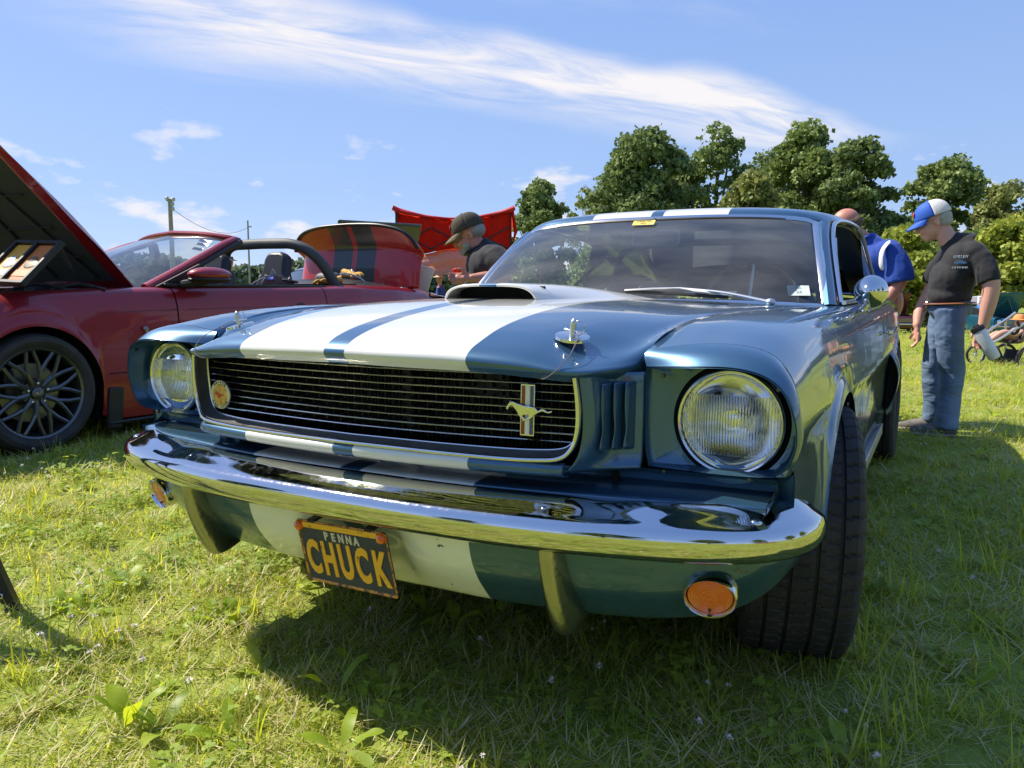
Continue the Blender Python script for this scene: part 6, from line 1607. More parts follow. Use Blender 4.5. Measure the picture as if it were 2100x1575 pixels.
YAW = R_(28.51); YAW1 = R_(6.5); YAW3 = R_(9)
# ---------------- man in the black T-shirt and blue and white cap
M1 = thing('person', 'man in black T-shirt, jeans and blue and white cap, holding a white cup', 'person', (1.139, 4.60, 0), YAW1)
hc = (-.130, 0, 1.405); tilt = R_(22)
hp_, q, Rm = head_parts(hc, tilt)
arm_near = [('t', [(.110,-.115,1.18),(.165,-.165,1.10),(.195,-.19,.985),(.185,-.20,.86),(.165,-.20,.735)], [.048,.055,.052,.045,.029])]
arm_far = [('t', [(-.00,.14,1.17),(-.06,.20,1.08),(-.10,.20,.95),(-.160,.14,.82),(-.178,.08,.72)], [.045,.052,.046,.040,.028])]
body = hp_ + [('t', [(-.075,0,1.35),(-.045,0,1.30),(.0,0,1.25)], [.055,.058,.070]), ('e', (.02,0,1.12), (.085,.12,.15)), ('e', (.0,0,.95), (.09,.11,.12))] + arm_near + arm_far
body += hand((.172,-.203,.735), (-.22,-.05,-1), (.95,.1,-.2), .30) + hand((-.178,.08,.72), (.05,-.1,-1), (.2,-1,0), .35)
blob(body, 'body', SKIN, M1, .0062, 3)
blob([('e', (.045,.0,1.135), (.130,.185,.155)), ('e', (.0,.0,1.02), (.138,.175,.17)), ('e', (-.010,0,.92), (.135,.165,.085)), ('e', (.095,-.105,1.20), (.082,.080,.070)), ('e', (-.0,.13,1.20), (.085,.080,.070)),
      ('t', [(.06,0,1.22),(-.005,0,1.262),(-.035,0,1.288)], [.13,.085,.066], 1, 0), ('t', [(.108,-.112,1.195),(.152,-.150,1.12),(.186,-.182,1.0)], [.066,.069,.072], 1, 0), ('t', [(-.0,.14,1.19),(-.06,.20,1.10),(-.09,.205,1.0)], [.074,.074,.072], 1, 0)], 'shirt', TEE, M1, .010, 5, .020, .14)
blob([('e', (.0,-.0,.845), (.132,.155,.10)), ('t', [(-.005,-.085,.84),(.0,-.095,.62),(.030,-.09,.42),(.022,-.09,.22),(.012,-.09,.055)], [.098,.085,.074,.068,.076], 1, 0),
      ('t', [(-.0,.08,.84),(-.045,.09,.62),(-.065,.09,.42),(-.050,.09,.24),(-.045,.09,.075)], [.098,.082,.070,.065,.070], 1, 0)], 'jeans', DENIM, M1, .0095, 4, .016, .10)
b = MB(); th = np.linspace(0, 6.283, 40); b.tube([(-.003 + .137 * math.cos(a), .160 * math.sin(a), .872 + .006 * math.cos(a)) for a in th], .0195, n=8, cap=False, flat=.28)
bl = b.build('belt', mat('tan_leather_belt', (.24, .09, .035), rough=.45), M1)
bk = MB(); bk.tube([(-.142, -.020 + .034 * math.cos(a), .869 + .022 * math.sin(a)) for a in th], .0042, n=6, cap=False); bk.build('belt_buckle', STEEL, bl)
for (x, y) in ((-.01,-.09),(-.07,.09)):
    blob([('t', [(x+.05,y,.045),(x-.02,y,.05),(x-.11,y-.0,.035),(x-.165,y,.028)], [.045,.047,.042,.028], .9)], 'shoe', mat('grey_suede_shoe', (.16, .15, .14), rough=.9, var=.4, vscale=40), M1, .006, 3)
    MB().box((x - .055, y, .012), (.26, .085, .02)).build('shoe_sole', mat('shoe_sole', (.3, .3, .3), rough=.8), M1, bevel=.009)
WCAP = mat('cap_white_mesh', (.70, .68, .66), rough=.9, bump=.4, bscale=300); BCAP = mat('cap_blue', (.02, .10, .48), rough=.7)
cap_obj(q, Rm, M1, BCAP, WCAP, BCAP, tilt, mat('cap_patch_red', (.55, .10, .10), rough=.7))
face_bits(q, Rm, M1, glasses=True)
b = MB(); hz_ = [q(.045, 0, -.005)]; b.ell(q(.055, 0, .008), (.062, .079, .055), n=20, k=12, M=Rm); b.ell(q(.060, 0, -.03), (.050, .070, .035), n=18, k=8, M=Rm)
o = b.build('hair', mat('grey_hair', (.42, .41, .39), rough=.9, bump=.8, bscale=120), M1); remesh(o, .006, 2)
for k, (s_, z, sz) in enumerate((('SHELBY', 1.165, .026), ('OF PENNA', 1.098, .019))):
    text_mesh('shirt_print', s_, sz, mat('shirt_print_white', (.7, .7, .72), rough=.8), M1, Matrix.Translation((.015, -.214 + (.006 if k else 0), z)) @ Matrix.Rotation(R_(6), 4, 'Z') @ Matrix.Rotation(R_(86), 4, 'X'), .002)
carp = [(-26,-4),(-25,2),(-16,5),(-8,11),(6,11),(16,5),(25,3),(27,-4),(20,-4),(17,-8),(12,-4),(-10,-4),(-14,-8),(-19,-4)]
MB().prism([(x * .0013, z * .0013) for x, z in carp], .004, M=Matrix.Rotation(R_(6), 3, 'Z'), c=(.015, -.2165, 1.130)).build('shirt_print', mat('shirt_print_blue', (.18, .32, .50), rough=.8), M1, smooth=False)
MB().tube([(.178 + .0115 * math.cos(a), -.222 + .0115 * math.sin(a), .63) for a in np.linspace(0, 6.283, 14)], .002, n=6, cap=False).build('ring', mat('gold', (.8, .55, .2), rough=.2, metal=1), M1)
# cup held in the near hand: a thing of its own
ax = Vector((.50, 0, -.86)).normalized()
CU = thing('travel_cup', 'white travel cup with black lid and red spot in the standing man\'s hand', 'cup', M1.matrix_world @ Vector((0, 0, 0)))
bpy.context.view_layer.update()
CU.location = Vector((1.139, 4.60, 0)) + Matrix.Rotation(YAW1, 3, 'Z') @ Vector((.135, -.235, .712)); CU.rotation_mode = 'QUATERNION'
CU.rotation_quaternion = (Matrix.Rotation(YAW1, 3, 'Z') @ ax).to_track_quat('Z', 'Y')
MB().lathe([(.001, .0), (.036, .0), (.040, .02), (.039, .12), (.036, .195), (.030, .205), (.001, .206)], axis='z', n=28).build('cup_body', mat('cup_white', (.74, .74, .76), rough=.35), CU)
MB().lathe([(.001, -.030), (.018, -.030), (.020, -.022), (.037, -.020), (.041, -.008), (.041, .008), (.036, .010)], axis='z', n=28).build('cup_lid', BLACK, CU)
MB().lathe([(.001, .0), (.019, .0), (.021, .006)], axis='z', n=20, M=Matrix.Rotation(R_(90), 3, 'X'), c=(.0, -.036, .092)).build('cup_badge', BLACK, CU)
for nm, r, h, mm in (('badge_ring', .016, .040, mat('cup_ring_white', (.75, .72, .7))), ('badge_spot', .010, .042, mat('cup_spot_red', (.62, .04, .03)))):
    MB().lathe([(.001, .0), (r, .0), (r, .002)], axis='z', n=20, M=Matrix.Rotation(R_(90), 3, 'X'), c=(0, -h, .092)).build(nm, mm, CU)

# ---------------- man in the charcoal polo between the two cars (leaning forward)
gx_, gy_ = at(1000, 787, 5.2).x, at(1000, 787, 5.2).y
M2 = thing('person', 'grey-bearded man in charcoal polo and olive cap holding a red cup between the cars', 'person', (gx_, gy_, 0), YAW)
def L2(u, v, y=0): return ((u - 1000) * .003233, y, .9378 + (600 - v) * .003233)
hc = L2(962, 487); tilt = R_(24); hp_, q, Rm = head_parts(hc, tilt)
near = [L2(1008,540,-.11), L2(1026,553,-.17), L2(1034,572,-.19), L2(1000,573,-.22), L2(972,575,-.24)]
far = [L2(990,540,.12), L2(985,562,.20), L2(990,600,.2), L2(985,640,.15), L2(980,660,.10)]
hw = Vector(near[-1])
body = hp_ + [('t', [L2(975,505), L2(988,518), L2(998,535)], [.058,.062,.08]), ('e', L2(998,560), (.09,.12,.13)), ('e', L2(1010,620), (.10,.11,.13)), ('t', near, [.045,.050,.045,.038,.027]), ('t', far, [.045,.05,.042,.036,.026])]
body += hand(tuple(hw), (-1, -.05, -.05), (.1, -.2, -1), .45) + hand(far[-1], (-.2, -.1, -1), (1, -.3, 0), .4)
blob(body, 'body', SKIN2, M2, .0062, 3)
blob([('e', L2(1000,550,0), (.145,.195,.15)), ('e', L2(1000,580,0), (.155,.185,.17)), ('e', L2(1012,625,0), (.16,.18,.13)), ('e', L2(1010,533,-.115), (.10,.09,.082)), ('e', L2(990,532,.14), (.09,.085,.080)),
      ('t', [L2(1000,530), L2(988,516), L2(980,509)], [.12,.082,.070], 1, 0), ('t', [L2(1012,528,-.14), L2(1028,548,-.19), L2(1040,568,-.21)], [.080,.084,.084], 1, 0), ('t', [L2(988,532,.14), L2(985,562,.20)], [.078,.080], 1, 0)], 'shirt', POLO, M2, .010, 5, .018, .14)
MB().tube(cr([L2(993,510,-.06), L2(980,512,-.075), L2(962,522,-.05), L2(955,526,0.0), L2(962,522,.05), L2(985,511,.07), L2(998,506,.0), L2(993,510,-.06)], 5), .016, n=8, flat=.5).build('collar', POLO, M2)
MB().ell(L2(958,532,-.05), (.004, .004, .004)).build('shirt_button', STEEL, M2)
blob([('e', (.05,0,.82), (.16,.17,.12)), ('t', [(.05,-.09,.82),(.03,-.09,.4),(.04,-.09,.07)], [.105,.085,.075], 1, 0), ('t', [(.05,.09,.82),(.0,.09,.4),(.02,.09,.07)], [.105,.085,.075], 1, 0)], 'jeans', DENIM, M2, .012, 4)
for y in (-.09, .09): blob([('t', [(.09,y,.045),(.0,y,.05),(-.12,y,.03)], [.045,.047,.03], .9)], 'shoe', mat('dark_shoe', (.04, .035, .03), rough=.7), M2, .008, 3)
OLIVE = mat('cap_olive', (.055, .045, .028), rough=.85); OLB = mat('cap_brim_tan', (.16, .115, .06), rough=.85)
cap_obj(q, Rm, M2, OLIVE, OLIVE, OLB, tilt, mat('cap_patch_crimson', (.45, .03, .04), rough=.7))
face_bits(q, Rm, M2)
b = MB(); b.ell(q(-.060, 0, -.088), (.042, .046, .034), n=18, k=10, M=Rm); b.ell(q(-.040, .045, -.06), (.030, .018, .035), n=14, k=8, M=Rm); b.ell(q(-.040, -.045, -.06), (.030, .018, .035), n=14, k=8, M=Rm); b.ell(q(-.100, 0, -.053), (.010, .024, .006), n=14, k=8, M=Rm)
GREYB = mat('grey_beard', (.36, .33, .31), rough=.95, bump=.9, bscale=200)
o = b.build('beard', GREYB, M2); remesh(o, .005, 2)
b = MB(); b.ell(q(.055, 0, .005), (.062, .080, .052), n=20, k=12, M=Rm); o = b.build('hair', GREYB, M2); remesh(o, .006, 2)
cpw = Matrix.Rotation(YAW, 3, 'Z') @ Vector((hw.x - .085, hw.y + .045, hw.z - .045)) + Vector((gx_, gy_, .045))
c2 = thing('plastic_cup', 'red plastic cup in the bearded man\'s hand above the scoop of the blue car', 'cup', cpw)
MB().lathe([(.001, -.03), (.030, -.03), (.037, .045), (.039, .050), (.0385, .058), (.037, .060), (.035, .050), (.029, -.025), (.001, -.026)], axis='z', n=28).build('cup_wall', mat('red_plastic', (.62, .02, .015), rough=.3), c2)

# ---------------- man in the blue shirt bending behind the coupe
D3 = 5.75; k3 = D3 / 1608.2; g3 = at(1775, 787, D3)
M3 = thing('person', 'balding man in royal blue shirt with white piping bending behind the coupe\'s roof', 'person', (g3.x, g3.y, 0), YAW3)
def L3(u, v, y=0): return ((u - 1775) * k3, y, .9378 + (600 - v) * k3)
hc = L3(1724, 466); tilt = R_(38); hp_, q, Rm = head_parts(hc, tilt)
near = [L3(1800,520,-.11), L3(1818,548,-.17), L3(1822,575,-.19), L3(1805,605,-.22), L3(1790,635,-.24)]
far = [L3(1752,510,.2), L3(1735,550,.25), L3(1720,590,.2), L3(1712,620,.1)]
body = hp_ + [('t', [L3(1745,485), L3(1762,500), L3(1780,520)], [.06,.064,.08]), ('e', L3(1785,545), (.13,.16,.16)), ('e', L3(1800,620), (.13,.15,.16)), ('t', near, [.058,.054,.047,.040,.028]), ('t', far, [.056,.05,.042,.03])]
body += hand(near[-1], (-.3, -.1, -1), (1, -.2, 0), .4) + hand(far[-1], (-.2, 0, -1), (1, 0, 0), .3)
blob(body, 'body', SKIN2, M3, .0068, 3)
blob([('e', L3(1782,540,0), (.155,.20,.15)), ('e', L3(1790,580,0), (.165,.19,.18)), ('e', L3(1790,635,0), (.14,.17,.12)), ('e', L3(1800,518,-.12), (.09,.085,.08)), ('e', L3(1765,512,.15), (.09,.08,.08)),
      ('t', [L3(1778,520), L3(1762,500), L3(1756,494)], [.12,.088,.074], 1, 0), ('t', [L3(1800,515,-.13), L3(1815,545,-.17), L3(1822,580,-.185)], [.080,.090,.098], 1, 0), ('t', [L3(1755,512,.2), L3(1742,545,.24)], [.08,.09], 1, 0)], 'shirt', BLUESH, M3, .010, 5, .016, .14)
MB().tube(cr([L3(1798,500,-.205), L3(1786,518,-.23), L3(1784,540,-.235), L3(1788,556,-.225)], 5), [.010] + [.022] * 13 + [.020, .008], n=8, flat=.4).build('shirt_piping', WHT, M3)
MB().tube(cr([L3(1768,486,-.05), L3(1756,490,-.08), L3(1748,500,-.06)], 4), .018, n=8, flat=.5).build('collar', BLUESH, M3)
blob([('e', L3(1786,675,0), (.13,.15,.12)), ('t', [L3(1784,680,-.09), L3(1778,780,-.09), (-.03,-.09,.07)], [.09,.08,.07], 1, 0), ('t', [L3(1784,680,.09), L3(1775,780,.09), (-.05,.09,.07)], [.09,.08,.07], 1, 0)], 'trousers', mat('khaki_trousers', (.20, .17, .12), rough=.9), M3, .012, 4)
for y in (-.09, .09): blob([('t', [(.02,y,.045),(-.06,y,.05),(-.16,y,.03)], [.045,.047,.03], .9)], 'shoe', MATS['dark_shoe'], M3, .008, 3)
face_bits(q, Rm, M3)
b = MB(); b.ell(q(.060, 0, -.012), (.052, .079, .050), n=20, k=12, M=Rm); b.ell(q(.02, .070, .0), (.04, .012, .03), n=12, k=8, M=Rm); b.ell(q(.02, -.070, .0), (.04, .012, .03), n=12, k=8, M=Rm)
o = b.build('hair', mat('brown_grey_hair', (.12, .085, .06), rough=.95, bump=.8, bscale=150), M3); remesh(o, .006, 2)

# ---------------- small far figures
def far_person(u, vtop, vfoot, D, label, shirt, trous, hat=None, group=None, lean=0, cap_m=None):
    p = at(u, 600, D); z0 = .9378 - (vfoot - 600) * D / 1608.2; H = (vfoot - vtop) * D / 1608.2
    t = thing('person', label, 'person', (p.x, p.y, z0), YAW, group); s = H / 1.75
    def S(x, y, z): return (x * s + lean * z * s * .25, y * s, z * s)
    blob([('e', S(0,0,1.62), (.085*s,.078*s,.11*s)), ('e', S(-.085,0,1.60), (.018*s,.014*s,.02*s)), ('t', [S(0,0,1.52), S(0,0,1.42)], [.055*s,.06*s]), ('e', S(0,0,1.2), (.12*s,.15*s,.2*s)),
          ('t', [S(-.03,-.20,1.38), S(-.04,-.25,1.12), S(-.12,-.24,.90)], [.05*s,.042*s,.03*s]), ('t', [S(-.03,.20,1.38), S(-.04,.25,1.12), S(-.12,.24,.90)], [.05*s,.042*s,.03*s]),
          ('t', [S(0,-.09,.9), S(-.03,-.09,.5), S(0,-.09,.05)], [.07*s,.055*s,.04*s]), ('t', [S(0,.09,.9), S(.03,.09,.5), S(.05,.09,.05)], [.07*s,.055*s,.04*s])], 'body', SKIN, t, .013 * s + .004, 2)
    blob([('e', S(0,0,1.22), (.135*s,.19*s,.24*s)), ('t', [S(-.02,-.18,1.38), S(-.03,-.245,1.18)], [.075*s,.075*s], 1, 0), ('t', [S(-.02,.18,1.38), S(-.03,.245,1.18)], [.075*s,.075*s], 1, 0)], 'shirt', shirt, t, .018 * s, 3, .01)
    blob([('e', S(0,0,.92), (.14*s,.17*s,.12*s)), ('t', [S(0,-.09,.9), S(-.02,-.09,.55)], [.10*s,.095*s], 1, 0), ('t', [S(0,.09,.9), S(.02,.09,.55)], [.10*s,.095*s], 1, 0)], 'shorts', trous, t, .018 * s, 3)
    if hat: MB().lathe([(.001*s,.12*s),(.08*s,.10*s),(.095*s,.04*s),(.16*s,.02*s),(.17*s,.01*s),(.001,.01*s)], axis='z', n=20, c=S(0,0,1.66)).build('hat', hat, t)
    for y in (-.09, .09): MB().ell(S(-.02, y, .03), (.12*s, .045*s, .035*s)).build('shoe', MATS['dark_shoe'], t)
    return t
far_person(913, 566, 696, 15, 'far person in blue shirt and straw hat under the red canopy', BLUESH, DENIM, mat('straw_hat', (.55, .48, .34), rough=.9), lean=-.4)
far_person(473, 533, 690, 12, 'far person in camouflage cap seen through the red convertible\'s cabin', cloth('dark_top', (.04, .05, .06)), DENIM, mat('camo_cap', (.14, .13, .09), rough=.9, var=.6, vscale=30))
far_person(2012, 608, 684, 36, 'far bare-legged walker in grey shorts and blue top left of the teal car', cloth('bright_blue_top', (.03, .18, .50)), cloth('grey_shorts', (.12, .12, .13)), lean=.2)
# ================================================================ background cars, canopy, pushchair
def old_car(name, label, x, y, rz, col, hood_open=True, group='parked show cars in the background', low=0, hood_in=None, boot=False):
    """a simple saloon seen from the front: own frame, nose towards -Y"""
    t = thing(name, label, 'car', (x, y, gz(x, y)), rz, group)
    pm = paint('paint_%s' % label.split()[0] + str(len(MATS)), col, metal=.3)
    W2 = .86
    prof = [(.0,.46),(.0,.62),(.03,.78),(.12,.86),(.6,.92),(1.15,.95),(1.25,.96)]
    if low: prof = [(a, z * .86) for a, z in prof]
    xs = [0, .45, .70, .82, .86]; drop = [0, .005, .02, .06, .16]
    G = [[(x_, y_ + .10 * (x_ / .86) ** 3, z - d) for x_, d in zip(xs, drop)] for y_, z in prof[:4]] 
    surf('front_panel', G, pm, t, nr=3, nc=4, mir=True)
    for s in (-1, 1):
        rows = []
        for y_ in [.1, .4, .45, .5, .6, .75, .9, 1.05, 1.1, 1.2, 1.6, 2.4, 3.2, 3.3, 3.4, 3.6, 3.75, 3.85, 4.1, 4.5]:
            zb = .25
            for yc in (.78, 3.5):
                d = abs(y_ - yc)
                if d < .37: zb = max(zb, .30 + math.sqrt(.37 ** 2 - d * d))
            zt = float(np.interp(y_, [.1, .6, 1.3, 3.2, 4.5], [.86, .92, .95, .95, .88])) * (.86 if low else 1)
            rows.append([(s * .55, y_, zt), (s * .78, y_, zt - .01), (s * .85, y_, zt - .10), (s * .87, y_, (zt + zb) / 2), (s * .86, y_, zb)])
        surf('side_panel', rows, pm, t, nr=2, nc=3)
    b = MB(); b.box((0, .35, .68), (1.05, .04, .17)); b.build('grille', DARKMETAL, t)
    b = MB()
    for i in range(5): b.box((0, .012, .61 + i * .035), (1.02, .03, .008))
    b.build('grille_bars', STEEL, t)['kind'] = 'stuff'
    for s in (-1, 1):
        MB().lathe([(.001, -.02), (.07, -.01), (.085, 0), (.09, .03)], c=(s * .68, .04, .70), n=20).build('headlight', REFL, t)
    bf = cr([(-.9, .25, 0), (-.86, -.02, 0), (-.5, -.10, 0), (0, -.12, 0), (.5, -.10, 0), (.86, -.02, 0), (.9, .25, 0)], 4)
    MB().tube(bf + [0, 0, .50], .045, n=8).build('bumper', CHROME, t)
    MB().box((0, .10, .38), (1.6, .1, .16)).build('valance', pm, t, bevel=.02)
    MB().box((0, .8, .55), (1.2, 1.1, .5)).build('engine_bay', ENGINE, t, smooth=False)
    MB().box((0, 2.3, .3), (1.6, 4.2, .1)).build('underbody', DEEP, t, smooth=False)
    hi = hood_in or pm
    if hood_open:
        h = MB(); L_ = 1.15; a = R_(62)
        h.box((0, 1.25 - L_ / 2 * math.cos(a), .95 + L_ / 2 * math.sin(a)), (1.36, L_, .035), rot=(-a, 0, 0))
        ho = h.build('raised_hood', pm, t, bevel=.015)
        b = MB()
        for (x0, x1) in ((-.5, 0), (.5, 0)):
            b.tube([(x0, 1.25 - .1 * math.cos(a) - .02, .95 + .1 * math.sin(a) - .02), (x1, 1.25 - .9 * math.cos(a) - .03, .95 + .9 * math.sin(a) - .02)], .03, n=6)
        b.box((0, 1.25 - 1.08 * math.cos(a) - .02, .95 + 1.08 * math.sin(a)), (1.3, .06, .04), rot=(-a, 0, 0)); b.build('hood_brace', pm, ho)['kind'] = 'stuff'
    else:
        surf('hood', [[(0, .10, .87), (.5, .10, .86)], [(0, .7, .93), (.55, .7, .92)], [(0, 1.28, .96), (.6, 1.28, .95)]] if not low else [[(0,.10,.74),(.5,.10,.73)],[(0,.7,.80),(.55,.7,.79)],[(0,1.28,.83),(.6,1.28,.82)]], pm, t, nr=3, nc=3, mir=True)
    zt = .96 * (.86 if low else 1); zr = 1.32 * (.88 if low else 1)
    surf('windscreen', [[(0, 1.35, zt), (.70, 1.5, zt - .02)], [(0, 1.85, zr), (.58, 1.95, zr - .03)]], GLASS, t, nr=3, nc=3, mir=True)
    surf('roof', [[(0, 1.85, zr), (.5, 1.9, zr - .02), (.62, 1.97, zr - .05)], [(0, 2.6, zr + .03), (.5, 2.6, zr + .01), (.66, 2.6, zr - .04)], [(0, 3.3, zr - .06), (.5, 3.3, zr - .08), (.66, 3.3, zr - .12)], [(0, 4.0, zt - .02), (.5, 4.0, zt - .03), (.70, 4.0, zt - .05)]], pm, t, nr=3, nc=3, mir=True)
    for s in (-1, 1):
        surf('side_window', [[(s*.73,1.6,zt-.02),(s*.63,2.0,zr-.06)],[(s*.76,2.6,zt-.02),(s*.665,2.6,zr-.05)],[(s*.76,3.6,zt-.02),(s*.67,3.3,zr-.12)]], mat('dark_glass', (.02, .025, .03), rough=.05, coat=1), t, nr=3, nc=2)
        MB().tube([(s * .72, 1.5, zt - .02), (s * .60, 1.97, zr - .03)], .022, n=6).build('pillar', pm, t)
    surf('rear_panel', [[(-.7, 4.5, .88), (.7, 4.5, .88)], [(-.8, 4.55, .6), (.8, 4.55, .6)], [(-.8, 4.5, .3), (.8, 4.5, .3)]], pm, t, nr=3, nc=3)
    for yc in (.78, 3.5):
        for s in (-1, 1):
            w_ = MB(); w_.lathe([(.19, -.09), (.30, -.10), (.315, -.05), (.315, .05), (.30, .10), (.19, .09)], axis='x', n=28, c=(s * .76, yc, .315)); wo = w_.build('tyre', RUBBER, t)
            MB().lathe([(.001, 0), (.15, .0), (.19, .03), (.19, -.03)], axis='x', n=24, c=(s * .83, yc, .315)).build('hub_cap', BRUSHED, t)
    return t
g1 = at(1843, 600, 37)
old_car('parked_car', 'maroon classic car with raised hood between the blue shirt and the black shirt', g1.x + .15, g1.y, R_(22), (.10, .006, .008))
g2 = at(2088, 600, 34)
tc_ = old_car('parked_car', 'teal classic car with raised hood at the right edge', g2.x, g2.y, R_(24), (.01, .10, .16))
g3_ = at(2018, 600, 40)
old_car('parked_car', 'black low car behind the walker at the right', g3_.x - .2, g3_.y, R_(22), (.01, .01, .011), hood_open=False)
p = at(868, 574, 8.6)
sbd = thing('sign_board', 'silver folding board standing just past the red convertible\'s tail', 'board', (p.x, p.y, 0), R_(34))
o = MB().box((0, 0, 0), (.17, .02, .30)).build('panel', BRUSHED, sbd, bevel=.004, loc=(0, 0, 1.06)); o.rotation_euler = (0, R_(16), 0)
for x in (-.07, .07): MB().tube([(x, 0, 0), (x, 0, .95)], .01, n=6).build('leg', DARKMETAL, sbd)
g5 = at(905, 600, 12.2)
old_car('parked_car', 'dark grey car whose raised hood shows above the red boot lid', g5.x, g5.y - 1.0, R_(62), (.05, .053, .062), hood_in=None)
g6 = at(640, 600, 34); old_car('parked_car', 'white car far beyond the red convertible\'s tail', g6.x, g6.y, R_(60), (.6, .6, .6), hood_open=False)
g7 = at(925, 600, 30); old_car('parked_car', 'far white car under the red canopy\'s lower edge', g7.x, g7.y, R_(75), (.62, .62, .62), hood_open=False)
# orange sports car behind the photographer, mirrored in bumper and wing mirror
old_car('parked_car', 'low orange sports car mirrored in the chrome bumper end', 8.2, -3.6, R_(-75), (.75, .10, .01), hood_open=False, low=1)
# person behind the photographer seen mirrored in the fender
# ---------------- red canopy
CX = at(930, 600, 14)
CN = thing('canopy', 'red pop-up canopy with side wall and black folding frame behind the bearded man', 'canopy', (CX.x, CX.y, 0), YAW)
k = 14 / 1608.2
def LC(u, v, y=0): return ((u - 930) * k, y, .9378 + (600 - v) * k)
def fabric(name, col):
    m = bpy.data.materials.new(name); m.use_nodes = True; MATS[name] = m; N = m.node_tree.nodes; L = m.node_tree.links; N.clear()
    o = N.new('ShaderNodeOutputMaterial'); d = N.new('ShaderNodeBsdfDiffuse'); d.inputs[0].default_value = (*col, 1); t = N.new('ShaderNodeBsdfTranslucent'); t.inputs[0].default_value = (min(col[0] * 1.3, 1), col[1] * 1.5, col[2], 1)
    mx = N.new('ShaderNodeMixShader'); mx.inputs[0].default_value = .5; L.new(d.outputs[0], mx.inputs[1]); L.new(t.outputs[0], mx.inputs[2]); L.new(mx.outputs[0], o.inputs[0])
    tc = N.new('ShaderNodeTexCoord'); n = N.new('ShaderNodeTexNoise'); n.inputs['Scale'].default_value = 3.2; n.inputs['Detail'].default_value = 5; n.inputs['Distortion'].default_value = .8; L.new(tc.outputs['Object'], n.inputs[0])
    bp = N.new('ShaderNodeBump'); bp.inputs['Strength'].default_value = .9; bp.inputs['Distance'].default_value = .12; L.new(n.outputs['Fac'], bp.inputs['Height']); L.new(bp.outputs[0], d.inputs['Normal']); L.new(bp.outputs[0], t.inputs['Normal']); return m
REDF = fabric('red_canopy_fabric', (.55, .035, .02)); WASH = fabric('sun_faded_canopy_fabric', (.70, .40, .40))
def wall(v_lo, m, name, vt, yoff):
    rows = []
    for t_ in np.linspace(0, 1, 9):
        r = []
        for u in np.linspace(812, 1046, 25):
            e = (u - 812) / 234; sag = 26 * math.sin(math.pi * e) ** .8
            v0 = 436 + sag * .75 + vt * 0; v1 = v_lo + 6 * math.sin(e * 9)
            v = v0 + (v1 - v0) * t_
            r.append(LC(u, v, yoff + .03 * math.sin(e * 40 + t_ * 3) + .05 * math.sin(e * 11 + 1)))
        rows.append(r)
    return surf(name, rows, m, CN, nr=1, nc=1, solid=.004)
wall(520, REDF, 'side_wall', 0, 0)
rows = []
for t_ in np.linspace(0, 1, 7):
    rows.append([LC(u, (521 + 6 * math.sin(e * 9)) * (1 - t_) + (572 + 5 * math.sin(e * 6 + 2)) * t_, .02 + .05 * math.sin(t_ * 9 + e * 3)) for u, e in [(812 + 222 * i / 20, i / 20) for i in range(21)]])
surf('faded_lower_wall', rows, WASH, CN, nr=1, nc=1, solid=.004)
# folded roof edge
ed = []
for i in range(25):
    e = i / 24; u = 808 + 246 * e; sag = 26 * math.sin(math.pi * e) ** .8 * .8; ed.append(LC(u, 433 + sag, -.05 + .02 * math.sin(i * 1.3)))
MB().tube(ed, [.075 - .045 * math.sin(math.pi * i / 24) for i in range(25)], n=8, flat=.6).build('roof_edge', mat('red_canopy_edge', (.55, .015, .03), rough=.6, bump=.6, bscale=8), CN)
MB().tube([LC(1050, 437, 0), LC(1057, 480, 0), LC(1052, 500, 0)], [.05, .06, .02], n=8, flat=.5).build('corner_flap', REDF, CN)
for u, d in ((1046, .02), (815, .02), (1046, 2.6), (815, 2.6)): MB().box(((u - 930) * k, d + .0, 1.15), (.045, .045, 2.35)).build('leg', BLACK, CN)
for a_, b_2 in (((815, 480), (885, 515)), ((815, 512), (885, 473)), ((885, 473), (965, 512)), ((885, 515), (960, 478)), ((960, 478), (1046, 515)), ((965, 512), (1046, 470))):
    A2, B2_ = LC(*a_, -.06), LC(*b_2, -.06); MB().tube([A2, B2_], .014, n=6).build('truss_bar', DARKMETAL, CN)
pk = ((930 - 930) * k, 1.3, 2.75); cs = [LC(812, 436, 0), LC(1046, 436, 0)]; cb = [(cs[1][0], 2.6, cs[1][2] - .45), (cs[0][0], 2.6, cs[0][2] - .45)]
rb = [cb[0], cb[1]]; fan = [tuple(np.array(p) + [0, .03, -.03]) for p in ed] + rb + [(0, 1.3, cs[0][2] - .80)]
o = MB(); nn = len(fan) - 1; o.add(fan, [(i_, (i_ + 1) % nn, nn) for i_ in range(nn)]); o.build('roof', REDF, CN, smooth=False)
# ---------------- white and grey gazebo at the right
gp = at(2008, 600, 42); GZ = thing('canopy', 'white and grey gazebo roof behind the walker at the right', 'canopy', (gp.x, gp.y, -.22), YAW)
rows = []
for a in np.linspace(0, 2 * math.pi, 17): rows.append([(.95 * r * math.cos(a), .95 * r * math.sin(a), .55 + .42 * math.cos(r * 1.45)) for r in (0, .35, .7, 1)])
surf('roof', rows, mat('gazebo_grey', (.22, .20, .21), rough=.6), GZ, nr=1, nc=3)
for a in np.linspace(0, 2 * math.pi, 7)[:6]:
    MB().tube([(.95 * r * math.cos(a), .95 * r * math.sin(a), .562 + .42 * math.cos(r * 1.45)) for r in np.linspace(0, 1, 8)], .05, n=6).build('roof_seam', mat('gazebo_white', (.72, .72, .74), rough=.6), GZ)
    MB().tube([(.93 * math.cos(a),   .93 * math.sin(a), -.85), (.93 * math.cos(a), .93 * math.sin(a), .62)], .02, n=6).build('leg', MATS['gazebo_white'], GZ)
